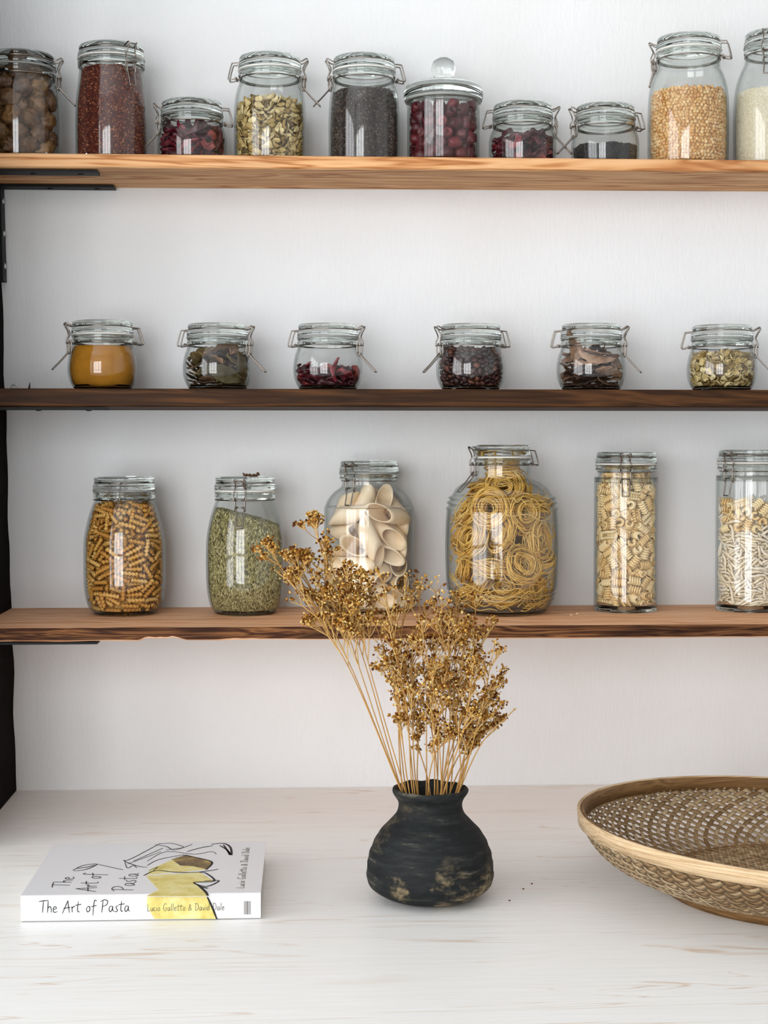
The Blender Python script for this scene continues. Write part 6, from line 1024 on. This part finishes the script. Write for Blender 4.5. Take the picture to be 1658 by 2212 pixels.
o = fill_grains('s2a', 'mustard_powder', M['powder'], 'mustard yellow powder filling the first jar of the middle shelf', 'spice', ztop_fn(96*U2, .0, 0, .001), .0004, sc(I1, .0003), .02)

# noodle nests
j = JARS['s3d']; P = j['pos']; u = j['u']
nsh = [sh_nest(i+1) for i in range(5)]; nme = [MB().add(v, f).mesh('noodle_nest', M['nest']) for v, f in nsh]
spots = []
random.seed(12)
for li, (z, n, rr) in enumerate(((.031, 6, .042), (.069, 6, .050), (.107, 6, .052), (.144, 6, .045), (.172, 3, .024))):
    for k in range(n):
        th = -PI/2+2*PI*(k+.5*(li % 2))/n+rnd(-.1, .1); spots.append((rr*math.cos(th), rr*math.sin(th), z+rnd(-.004, .004), th, 1.0))
for z in (.040, .085, .125): spots.append((0, .005, z, 0, 1.0))
spots.append((.003, -.004, .193, 0, .88)); spots.append((-.004, .003, .208, 0, .62))
for x, y, z, th, s in spots:
    out = Vector((math.cos(th), math.sin(th), rnd(-.3, .6))).normalized() if rr else Vector((0,0,1))
    if s < 1 or (x == 0): out = Vector((rnd(-.3,.3), rnd(-.3,.3), 1)).normalized()
    elif rnd(0, 1) < .55: out = (out*.5+Vector((rnd(-.8, .8), rnd(-.8, .8), rnd(.2, 1.2)))).normalized()
    Q = Vector((0,0,1)).rotation_difference(out).to_matrix().to_4x4() @ Matrix.Rotation(rnd(0, 6.28), 4, 'Z')
    i = random.randrange(5); sc_ = s*1.02; p = Vector((x, y, z))
    for rep in range(4):
        worst = 0; wd = None; wz = 0
        for q in nsh[i][0][::9]:
            w = (Q @ (Vector(q)*sc_))+p; r_ = math.hypot(w.x, w.y); lim = r_in(j, w.z, .0030)
            if r_-lim > worst: worst = r_-lim; wd = Vector((w.x, w.y, 0))/max(r_, 1e-6)
            if .0055-w.z > wz: wz = .0055-w.z
        if worst < 1e-4 and wz < 1e-4: break
        if wd: p -= wd*min(worst, .012)
        p.z += wz
    worst = 0
    for q in nsh[i][0][::5]:
        w = (Q @ (Vector(q)*sc_))+p; r_ = math.hypot(w.x, w.y); worst = max(worst, r_/max(r_in(j, w.z, .003), .01))
    S = Matrix.Diagonal((sc_/max(worst, 1), sc_/max(worst, 1), sc_/max(worst, 1), 1)) if worst > 1 else Matrix.Scale(sc_, 4)
    inst('noodle_nest', nme[i], Matrix.Translation(P+p) @ Q @ S, 'curled nest of thin yellow noodles inside the barrel-shaped jar', 'pasta', 'noodle nests in the barrel jar')
mb = MB()
for k in range(110):
    z0 = rnd(.007, .165) if k % 3 else rnd(.007, .03); a0 = rnd(0, 2*PI); pts = []; dz = rnd(-.016, .016); L = rnd(.3, 1.2)
    for q in range(9):
        t_ = q/8; zz = z0+dz*t_+.003*math.sin(q*1.3+k); zz = max(.0065, zz); a = a0+L*t_; rr = min(r_in(j, zz, .0042), .08)-abs(rnd(0, .0015))-.0008*(k % 4); pts.append((rr*math.cos(a), rr*math.sin(a), zz))
    mb.add(*tube(catmull(pts, 2), .0007, 4))
for k in range(60):
    z0 = rnd(.178, .222); a = rnd(0, PI*2); pts = [(.026*math.cos(a+q*.7)*rnd(.8, 1), .026*math.sin(a+q*.7)*rnd(.8, 1), z0+rnd(-.005, .005)) for q in range(5)]
    mb.add(*tube(catmull(pts, 4), .0008, 4))
o = mb.obj('loose_noodles', M['nest']); o.location = P
tag(o, 'loose broken yellow noodle strands among the nests in the barrel jar', 'pasta', None, 'stuff')

# ================================================================= vase
def px_lathe(points, u): return [(r*u, z*u) for r, z in points]
pv_ = on_z(929, 1939, 0); uv = depth(pv_)/F
vr = empty('clay_vase', pv_); tag(vr, 'squat black charred clay vase holding the dried flowers', 'vase')
vo = [(0, 0), (66, 0), (78, 3), (97, 8), (120, 20), (134, 36), (137, 54), (134, 88), (127, 112), (115, 137), (98, 158), (80, 176), (70, 192), (68.5, 204), (72, 217), (81, 229), (82.5, 235), (79, 240)]
vi = [(74, 239), (67, 226), (62, 204), (64, 190), (90, 155), (120, 105), (126, 54), (105, 20), (60, 9), (0, 8)]
pts = [(p.x, p.y) for p in catmull([(a, b, 0) for a, b in vo[1:]], 4)]
prof = [(0, 0)]+pts+[(p.x, p.y) for p in catmull([(a, b, 0) for a, b in vi], 3)]
v, f = lathe(px_lathe(prof, uv), 90)
v2 = []
for p in v:
    p = Vector(p); a = math.atan2(p.y, p.x); r_ = math.hypot(p.x, p.y); k = 1+.012*noise.noise(Vector((math.cos(a)*1.5, math.sin(a)*1.5, p.z*25)))+.006*math.sin(p.z*520+2*noise.noise(Vector((math.cos(a), math.sin(a), 3))))
    lip = (noise.noise(Vector((math.cos(a)*3, math.sin(a)*3, 9)))*.0016 if p.z > 215*uv else 0); v2.append((p.x*k, p.y*k, p.z+lip))
MB().add(v2, f).obj('vase_body', M['vase'], vr)
# ================================================================= dried flower stems
random.seed(21)
mouth = Vector((pv_.x, pv_.y, 200*uv))
def bud_cluster(mb, c, n, s):
    for _ in range(n):
        d = Vector((rnd(-1,1), rnd(-1,1), rnd(-.3,1)))*s; r_ = rnd(.0007, .0019)
        M4 = Matrix.Translation(c+d) @ rot_rand() @ Matrix.Diagonal((r_*rnd(.7,1.1), r_*rnd(.6, 1), r_*rnd(.9,1.5), 1)); mb.add(BUD[0], BUD[1], 0, M4)
BUD = ico(1)
def stem_plant(tipx, tipy, dy, name='dried_flower_sprig', start=.5, ntw=7, label='', group=None, bare=False, spread=1.0, heads=1.0, via=None):
    ms = MB(); mh = MB()
    tip = on_y(tipx, tipy, pv_.y+dy)
    a = rnd(0, 6.28); rr = rnd(.2, .7)*60*uv
    dirx = (tip.x-mouth.x)
    base = Vector((pv_.x-dirx*.10+rnd(-.008,.008), pv_.y+rnd(-.02,.02), 12*uv+.004))
    lipx = max(-60*uv, min(60*uv, dirx*.45+rnd(-.017,.017)))
    lip = Vector((pv_.x+lipx, pv_.y+max(-.03, min(.03, dy*.4)), 226*uv))
    if via: mid = on_y(via[0], via[1], pv_.y+dy*.6)
    else: mid = lip.lerp(tip, .5)+Vector((rnd(-.008,.008), rnd(-.01,.01), .012))
    path = catmull([base, lip, mid, tip], 10)
    rad = [.00098*(1-.55*i/len(path)) for i in range(len(path))]
    ms.add(*tube(path, rad, 6))
    n = len(path); Ltot = (tip-lip).length
    def umbel(c, d, L, depth_, s=1):
        k = random.randint(4, 7)
        for _ in range(k):
            dd = (d+Vector((rnd(-.75,.75), rnd(-.75,.75), rnd(-.35,.55)))*spread).normalized(); e = c+dd*L*rnd(.6, 1.15)
            m_ = c.lerp(e, .5)+Vector((0, 0, -.1*L*rnd(0,1)))
            ms.add(*tube(catmull([c, m_, e], 3), .00038 if depth_ else .00055, 4, caps=False))
            if depth_ and L > .018: umbel(e, dd, L*.5, depth_-1)
            elif not bare:
                bud_cluster(mh, e, max(1, int(random.randint(3, 6)*heads)), .0042)
    for q in range(ntw):
        t_ = start+(1-start)*q/max(1, ntw-1); i = min(n-1, int(10+(n-11)*t_)); c = path[i]; d = (path[min(i+1, n-1)]-path[i-1]).normalized()
        side = Vector((rnd(-1,1), rnd(-.8,.8), rnd(.1,.6))); dd = (d*.9+side*.6).normalized() if q < ntw-1 else d
        L = Ltot*rnd(.13, .22)*(1.15-.4*t_)
        e = c+dd*L*.6
        ms.add(*tube([c, c.lerp(e, .5), e], .0006, 4, caps=False)); umbel(e, dd, L*.45, 1)
    r = empty(name, base); tag(r, label, 'dried flower', group)
    off = -base
    for mb_ in (ms, mh): mb_.v = [(p[0]-base.x, p[1]-base.y, p[2]-base.z) for p in mb_.v]
    ms.obj('stem', M['stem'], r)
    if mh.v: tag(mh.obj('flower_heads', M['flower'], r), None, None, None, 'stuff')
G = 'dried flower sprigs standing in the clay vase'
LB = 'golden brown dried flower sprig with small bud clusters in the clay vase'
stem_plant(632, 1262, -.02, start=.50, ntw=9, label='longest dried flower sprig, leaning far left over the lowest shelf', via=(752, 1440), group=None, spread=.8)
stem_plant(702, 1212, -.01, start=.50, ntw=12, label='pale dried flower sprig reaching up in front of the jar of large penne', via=(775, 1440), spread=.9)
for (x, y, dy, v_) in ((668, 1262, .02, (762, 1450)), (728, 1262, .0, (790, 1440)), (760, 1290, -.02, (800, 1450))): stem_plant(x, y, dy, start=.55, ntw=10, label=LB, group=G, via=v_)
for (x, y, dy) in ((790, 1290, .03), (835, 1295, -.03), (872, 1305, .0), (905, 1295, .04), (945, 1315, -.03), (985, 1325, .02), (1025, 1345, -.01), (1050, 1372, .03), (1062, 1420, -.03), (1074, 1480, .01), (1070, 1535, -.02), (985, 1390, .05), (915, 1380, -.05), (850, 1400, -.03), (1020, 1450, -.05), (960, 1470, -.04), (880, 1480, .03), (1045, 1580, .02), (1010, 1530, .0), (930, 1540, .05), (1000, 1420, -.02), (890, 1420, .0), (950, 1360, .01), (1056, 1510, .04), (1030, 1600, .03), (985, 1590, -.03), (900, 1560, .02), (860, 1480, -.02), (1075, 1560, .02)):
    stem_plant(x, y, dy, start=rnd(.34, .46), ntw=12, label=LB, group=G, heads=.75)
stem_plant(1098, 1545, .0, start=.55, ntw=3, label='thin bare twig leaning right out of the clay vase', bare=True, spread=.5)

# ================================================================= basket
cb = on_z(1742, 1922, 0); ub = depth(cb)/F
br = empty('woven_basket', cb); tag(br, 'wide shallow woven cane basket with a smooth bamboo rim', 'basket')
Rr, Rf, hr = 486*ub, 305*ub, .0770
def bowl(t, th, off=0):
    """t 0 = rim, 1 = foot"""
    r_ = Rf*.93+(Rr*.985-Rf*.93)*math.cos(t*PI/2)**.62; z_ = .0105+(hr-.010-.0105)*(1-t)**1.05
    r_ += off*.8; tilt = -.046*r_*math.cos(th)*max(0, (z_-.012)/hr)
    return Vector((r_*math.cos(th), r_*math.sin(th), z_+tilt-off*.5))
def strip(mb, P, wdir, w, th=.0009):
    v = []; f = []
    for p, d in zip(P, wdir):
        n_ = Vector((0,0,1))
        for s in (-1, 1):
            for q in (-.5, .5): v.append(p+d*(w/2*s)+n_*th*q)
    for i in range(len(P)-1):
        a, b_ = i*4, (i+1)*4
        f += [(a, a+2, b_+2, b_), (a+1, b_+1, b_+3, a+3), (a, b_, b_+1, a+1), (a+2, a+3, b_+3, b_+2)]
    mb.add(v, f)
mb = MB(); N = 80; sweep = .64; ns = 96
cidx = 2*sweep*N/(2*PI)
for fam in (1, -1):
    for i in range(N):
        P_ = []
        for k in range(ns+1):
            t_ = k/ns; m_ = cidx*t_ + (0 if fam == 1 else 0)
            off = .0011*math.cos(PI*m_)*fam*(1 if (True) else 1)
            th = 2*PI*i/N + fam*sweep*t_
            P_.append(bowl(t_, th, off))
        wd = []
        for k in range(ns+1):
            tg = (P_[min(k+1, ns)]-P_[max(k-1, 0)]).normalized(); c = P_[k]; nrm = Vector((c.x, c.y, -abs(.12))).normalized()
            t_ = k/ns; th = math.atan2(c.y, c.x); d1 = bowl(min(1, t_+.01), th)-bowl(max(0, t_-.01), th); d2 = Vector((-math.sin(th), math.cos(th), 0)); nrm = d1.cross(d2).normalized()
            wd.append(tg.cross(nrm).normalized())
        strip(mb, P_, wd, .0049)
# flat woven bottom
nb = 46; pitch = 2*Rf*.95/nb
for fam in (0, 1):
    for i in range(nb):
        c = -Rf*.95+pitch*(i+.5); half = math.sqrt(max(0, (Rf*.95)**2-c*c)); P_ = []; 
        if half < .01: continue
        k0 = int(half/(pitch/4))
        for k in range(-k0, k0+1):
            s_ = k*pitch/4; off = .0009*math.cos(PI*(s_/pitch+.5+i+fam)); p = Vector((s_, c, 0.0110+off)) if fam == 0 else Vector((c, s_, 0.0110+off))
            P_.append(Matrix.Rotation(.6, 3, 'Z') @ p)
        d = Matrix.Rotation(.6, 3, 'Z') @ (Vector((0, 1, 0)) if fam == 0 else Vector((1, 0, 0)))
        strip(mb, P_, [d]*len(P_), .0056)
mb.obj('weave', M['cane'], br)
def hoop(R0, R1, za, zb_, mat, name, tiltk, flare=0):
    n = 120; v = []; f = []
    for k in range(n):
        th = 2*PI*k/n; tl = -.046*Rr*math.cos(th)*tiltk
        for (r_, z_) in ((R0, za), (R1, za), (R1+flare, zb_-.001), (R1-.001+flare, zb_), (R0+.001+flare, zb_), (R0+flare, zb_-.001)):
            v.append((r_*math.cos(th), r_*math.sin(th), z_+tl))
    for k in range(n):
        k2 = (k+1) % n
        for q in range(6): p = (q+1) % 6; f.append((k*6+q, k2*6+q, k2*6+p, k*6+p))
    return MB().add(v, f).obj(name, mat, br)
hoop(Rr-.0052, Rr-.0012, hr-.017, hr-.001, M['bamboo2'], 'inner_rim', .9, .001)
hoop(Rr-.0008, Rr+.0030, hr-.016, hr, M['bamboo'], 'outer_rim', .9, .001)
hoop(Rf-.004, Rf, 0.0002, .013, M['bamboo2'], 'foot_ring', 0, .003)

# ================================================================= book
tb = .028
A = on_z(45, 1993, 0); B = on_z(563, 1986, 0); Lb = (B-A).length; ex = (B-A).normalized(); ey = Vector((-ex.y, ex.x, 0))
Cc = on_z(118, 1820, tb); Dd = on_z(578, 1820, tb); Wb = ((Cc-A).dot(ey)+(Dd-A).dot(ey))/2; skew = ((Cc-A).dot(ex)+(Dd-B).dot(ex))/2
print('BOOK', Lb, Wb, (Cc-A).dot(ex), (Dd-B).dot(ex), (Cc-A).dot(ey), (Dd-A).dot(ey)); print('z', z1, z2, z3, 'y3f', y3f, 'basket', Rr, Rf, cb)
book = empty('book', A, math.atan2(ex.y, ex.x)); tag(book, 'white paperback cookbook lying flat with yellow and black cover art', 'book')
BW = Matrix(((ex.x, ey.x, 0, A.x), (ex.y, ey.y, 0, A.y), (0, 0, 1, 0), (0, 0, 0, 1))); BI = BW.inverted()
mb = MB(); e = .0022
sec = [(Wb, .0003), (.004, .0003), (e*.4, .001), (0, e), (0, tb-e), (e*.3, tb-e*.3), (e, tb), (Wb, tb), (Wb, tb-.0012), (.004, tb-.0012), (.0016, tb-.003), (.0016, .003), (.004, .0016), (Wb, .0016)]
v = [(0, y, z) for y, z in sec]+[(Lb, y, z) for y, z in sec]; n = len(sec)
f = [(q, (q+1) % n, n+(q+1) % n, n+q) for q in range(n)]
f += [tuple(range(0, n))[::-1], tuple(range(n, 2*n))]
mb.add(v, f); cov = mb.obj('cover', M['cover'], book, False)
mb = MB(); mb.box(.0015, Lb-.0015, .002, Wb-.001, .0017, tb-.0013); mb.obj('pages', M['pages'], book, False)
def cv(X, Y): # zoomed crop coordinates -> book local on the cover
    return BI @ on_z(X*620/1658, 1780+Y*.374, tb)
def sv(X, Y):
    px, py = X*620/1658, 1780+Y*.374; d = ray(px, py); nrm = -ey; k = (A-CAM).dot(nrm)/d.dot(nrm); return BI @ (CAM+d*k)
def ribbon(mb, pts, w, nrm, lift=.00025, taper=True):
    P_ = [Vector(p) for p in pts]
    if len(P_) > 2: P_ = catmull(P_, 4)
    v = []; f = []; n = len(P_)
    for i, p in enumerate(P_):
        t_ = (P_[min(i+1, n-1)]-P_[max(i-1, 0)]); t_ = t_.normalized() if t_.length > 1e-9 else Vector((1,0,0)); s = t_.cross(nrm).normalized()
        k = w*(.55+.45*math.sin(PI*(i+.5)/n)) if taper else w
        v += [p+s*k/2+nrm*lift, p-s*k/2+nrm*lift, p+s*k/2+nrm*.00002, p-s*k/2+nrm*.00002]
    for i in range(n-1):
        a, b_ = i*4, i*4+4; f += [(a, a+1, b_+1, b_), (a, b_, b_+2, a+2), (a+1, a+3, b_+3, b_+1)]
    mb.add(v, f)
def poly(mb, pts, nrm, lift):
    v = [Vector(p)+nrm*lift for p in pts]+[Vector(p)+nrm*.00002 for p in pts]; n = len(pts)
    from mathutils.geometry import tessellate_polygon
    f = [tuple(t_) for t_ in tessellate_polygon([v[:n]])]+[(i, (i+1) % n, n+(i+1) % n, n+i) for i in range(n)]
    mb.add(v, f)
NZ = Vector((0,0,1)); NF = Vector((0,-1,0))
mb = MB()
poly(mb, [cv(842, 300), cv(1150, 278), cv(1232, 330), cv(1120, 340), cv(1195, 408), cv(1195, 417), cv(845, 417), cv(915, 380)], NZ, .00015)
poly(mb, [sv(850, 421), sv(1195, 421), sv(1248, 548), sv(892, 548), sv(845, 470)], NF, .00015)
poly(mb, [cv(868, 262), cv(1000, 205), cv(1180, 225), cv(1190, 262), cv(1050, 276), cv(850, 292)], NZ, .00015)
mb.obj('cover_illustration', M['yellow'], book, False)
mb = MB(); poly(mb, [cv(990, 205), cv(1075, 178), cv(1180, 205), cv(1228, 222), cv(1190, 262), cv(1120, 245), cv(1040, 240)], NZ, .00022)
tag(mb.obj('cover_illustration', M['ochre'], book, False), 'dark ochre shading of the cover picture')
mb = MB()
def cr(pts, w): ribbon(mb, [cv(*p) for p in pts], w, NZ, .0003)
cr([(830, 298), (900, 270), (1000, 278), (1130, 280), (1260, 262)], .0022); cr([(850, 240), (920, 205), (1060, 178)], .0012); cr([(860, 270), (910, 250), (880, 275)], .001)
cr([(1150, 280), (1190, 285), (1238, 330), (1120, 338), (1190, 362), (1265, 328), (1180, 330)], .0024); cr([(1190, 265), (1225, 225), (1180, 205), (1060, 180)], .0026)
cr([(1140, 350), (1185, 390), (1200, 416)], .0030); cr([(1165, 365), (1200, 372)], .003)
cr([(420, 268), (480, 240), (560, 232), (500, 262), (425, 272)], .0014); cr([(560, 232), (640, 250), (710, 265)], .0010); cr([(440, 258), (500, 250), (545, 238)], .0016)
cr([(712, 210), (740, 225), (800, 245), (850, 250)], .0012); cr([(712, 210), (760, 200), (925, 112)], .0012); cr([(770, 215), (940, 140)], .0010); cr([(720, 215), (735, 255), (770, 240), (790, 255)], .001)
cr([(895, 120), (960, 130), (1010, 150), (1110, 118)], .0012); cr([(925, 115), (990, 112), (1060, 135), (960, 150)], .0010); cr([(850, 215), (960, 160), (1120, 175), (1220, 160), (1250, 175)], .0010); cr([(1080, 160), (1150, 140), (1230, 125)], .0016); cr([(1170, 135), (1205, 130)], .0022)
cr([(1220, 118), (1290, 112), (1330, 135), (1335, 180), (1310, 150), (1270, 125)], .0026); cr([(1290, 120), (1320, 165), (1325, 180)], .0022); cr([(740, 230), (850, 190), (930, 160)], .0008)
ribbon(mb, [sv(1197, 421), sv(1225, 480), sv(1252, 549)], .0022, NF, .0003)
mb.obj('cover_drawing', M['ink'], book, False)
GL = {'T': (.62, [[(0,.93),(.35,.99),(.75,1.02)],[(.36,1),(.33,.5),(.28,0)]]), 'h': (.38, [[(.06,1.0),(.03,.5),(0,0)],[(.02,.3),(.15,.5),(.28,.4),(.3,0)]]), 'e': (.36, [[(0,.25),(.26,.32),(.2,.48),(.05,.42),(.02,.1),(.16,0),(.34,.1)]]),
 'A': (.62, [[(-.08,-.1),(.18,.5),(.38,1)],[(.38,1),(.42,.5),(.5,-.05)],[(.02,.33),(.58,.42)]]), 'r': (.30, [[(0,.5),(.03,0)],[(.03,.3),(.14,.48),(.28,.46)]]), 't': (.34, [[(.16,.9),(.1,.4),(.12,.05),(.28,.05)],[(-.08,.58),(.4,.66)]]),
 'o': (.36, [[(.15,.48),(.02,.3),(.08,.02),(.26,.12),(.28,.4),(.15,.48),(.32,.44)]]), 'f': (.36, [[(.42,.9),(.26,1),(.18,.6),(.1,-.3)],[(-.02,.45),(.4,.55)]]), 'P': (.52, [[(.12,.95),(.05,.4),(.0,-.05)],[(-.08,.85),(.2,1.02),(.48,.9),(.4,.6),(.08,.45)]]),
 'a': (.42, [[(.28,.44),(.1,.46),(0,.2),(.1,.0),(.26,.2),(.3,.46),(.31,.1),(.42,.03)]]), 's': (.3, [[(.26,.5),(.08,.42),(.12,.26),(.2,.12),(.1,0),(-.05,.04)]]), 'L': (.4, [[(.06,1),(.03,.4),(0,.02),(.2,.0),(.38,.06)]]), 'u': (.36, [[(0,.45),(.02,.08),(.14,0),(.24,.2),(.26,.46),(.28,.05),(.34,0)]]),
 'c': (.30, [[(.25,.42),(.1,.48),(0,.2),(.1,0),(.27,.06)]]), 'i': (.15, [[(.05,.45),(.05,0)],[(.06,.66),(.08,.72)]]), 'G': (.58, [[(.48,.85),(.28,1),(.03,.6),(.1,.1),(.35,.0),(.46,.35)],[(.25,.38),(.52,.4)]]), 'l': (.17, [[(.08,1),(.03,0)]]),
 '&': (.5, [[(.42,.0),(.1,.6),(.2,.8),(.3,.6),(0,.2),(.15,0),(.45,.4)]]), 'D': (.56, [[(.1,.95),(.05,0)],[(-.04,.92),(.3,.95),(.48,.5),(.3,.08),(.0,0)]]), 'v': (.33, [[(0,.45),(.12,0),(.28,.48)]]), 'd': (.4, [[(.28,.4),(.1,.45),(0,.15),(.12,0),(.28,.2)],[(.32,1),(.3,.4),(.3,0)]]), ' ': (.32, [])}
def write(text, o, xd, yd, nrm, h, w, mat, name, label=None, length=None):
    tot = sum(GL[c][0]+.07 for c in text); k = (length/(tot*h)) if length else 1
    mb = MB(); x = 0
    for c in text:
        wd, st = GL[c]
        for s in st: ribbon(mb, [o+xd*((x+p[0])*h*k)+yd*(p[1]*h) for p in s], w, nrm, .0003)
        x += wd+.07
    return mb.obj(name, mat, book, False)
EX, EY = Vector((1,0,0)), Vector((0,1,0))
p0 = sv(225, 512); p1 = sv(755, 508); write('The Art of Pasta', p0, EX, NZ, NF, .0125, .0009, M['ink'], 'spine_lettering', length=p1.x-p0.x)
p0 = sv(852, 503); p1 = sv(1300, 500); write('Lucio Galletto & David Dale', p0, EX, NZ, NF, .0078, .00055, M['ink2'], 'spine_lettering', length=p1.x-p0.x)
def colw(text, X, Yb, Yt, h, w, mat):
    p0 = cv(X, Yb); p1 = cv(X+ (Yb-Yt)*.27, Yt); write(text, p0, EY, -EX, NZ, h, w, mat, 'cover_lettering', length=p1.y-p0.y)
colw('The', 398, 366, 302, .019, .0011, M['ink']); colw('Art of', 545, 388, 282, .021, .0012, M['ink']); colw('Pasta', 765, 382, 282, .022, .0011, M['ink'])
colw('Lucio Galletto & David Dale', 1408, 370, 135, .0085, .0006, M['ink2'])
mb = MB()
for c_, X in enumerate((1418, 1437)):
    for k in range(7):
        p = sv(X, 450+k*11); w_ = .0011
        for q in range(3): mb.box(p.x-.0016+q*.0013, p.x-.0016+q*.0013+.0006, -.00025, -.00002, p.z-.0010, p.z+.0008)
mb.obj('spine_lettering', M['ink2'], book, False)

# ================================================================= little things on the shelves
p = on_y(31, 832, -.02); p.z = z2
rg = empty('cup_hook', p); tag(rg, 'tiny white metal eyelet standing on the middle shelf by the wall', 'hook')
pts = [(0, 0, .0003), (0, 0, .003)]+[(.0045*math.sin(a), 0, .0078-.0045*math.cos(a)) for a in [k*.35 for k in range(16)]]
MB().add(*tube(pts, .0011, 8)).obj('eyelet', M['screw'], rg)
p = on_y(64, 830, -.03); p.z = z2
tag(MB().add(*tube([(p.x, p.y, p.z+.0002), (p.x-.0008, p.y, p.z+.006), (p.x+.0006, p.y, p.z+.015)], [.0022, .0018, .0004], 8)).obj('thorn', simple('dark_thorn', (50,44,40), .6)), 'small dark thorn standing upright at the left end of the middle shelf', 'thorn')
for x, y in ((1246, 1327), (1233, 1330)):
    p = on_z(x, y, z3); v, f = sh_lump(x, .0016, .0012, .0010, .3, 2, 2); p.z += .0011
    tag(MB().add(v, f, 0, Matrix.Translation(p)).obj('crumb', M['rad']), 'small pale crumb on the lowest shelf left of the ruffled pasta jar', 'crumb', 'crumbs on the lowest shelf')
jb = JARS['s3b']; p = jb['pos']+Vector((14*jb['u'], -.008, jb['H']*jb['u']-.0008))
v, f = sh_leaf(9, .022, .009)
tag(MB().add(v, f, 0, Matrix.Translation(p+Vector((0, 0, .0030))) @ Matrix.Rotation(-.32, 4, 'Y') @ Matrix.Rotation(.2, 4, 'Z')).obj('dried_leaf', M['leaf2']), 'small curled dry leaf lying on the lid of the green grain jar', 'leaf')
for k, (x, y) in enumerate(((1130, 1921), (1100, 1946), (1148, 1910))):
    p = on_z(x, y, 0); v, f = sh_lump(k+3, .0011, .0009, .0007, .3, 2, 2); p.z = .0006
    tag(MB().add(v, f, 0, Matrix.Translation(p)).obj('fallen_bud', M['flower']), 'tiny fallen bud on the white worktop right of the vase', 'bud', 'fallen buds on the worktop')

# ================================================================= camera and render look
cam = bpy.data.cameras.new('camera'); cam.sensor_fit = 'VERTICAL'; cam.sensor_height = 36; cam.lens = F/2212*36; cam.clip_start = .05
co_ = bpy.data.objects.new('camera', cam); C.objects.link(co_); co_.matrix_world = Matrix.Translation(CAM) @ Matrix((RGT, UP, -FWD)).transposed().to_4x4()
scn = bpy.context.scene; scn.camera = co_
w = bpy.data.worlds.new('daylight'); scn.world = w; w.use_nodes = True; w.node_tree.nodes['Background'].inputs[0].default_value = (.8, .86, 1, 1); w.node_tree.nodes['Background'].inputs[1].default_value = 1.0
vs = scn.view_settings; vs.view_transform = 'Standard'; vs.look = 'None'; vs.gamma = 1; vs.use_curve_mapping = False; vs.exposure = EXPO
scn.cycles.transparent_max_bounces = 24; scn.cycles.max_bounces = 14; scn.cycles.transmission_bounces = 12; scn.cycles.diffuse_bounces = 5; scn.cycles.caustics_reflective = False; scn.cycles.sample_clamp_indirect = 8
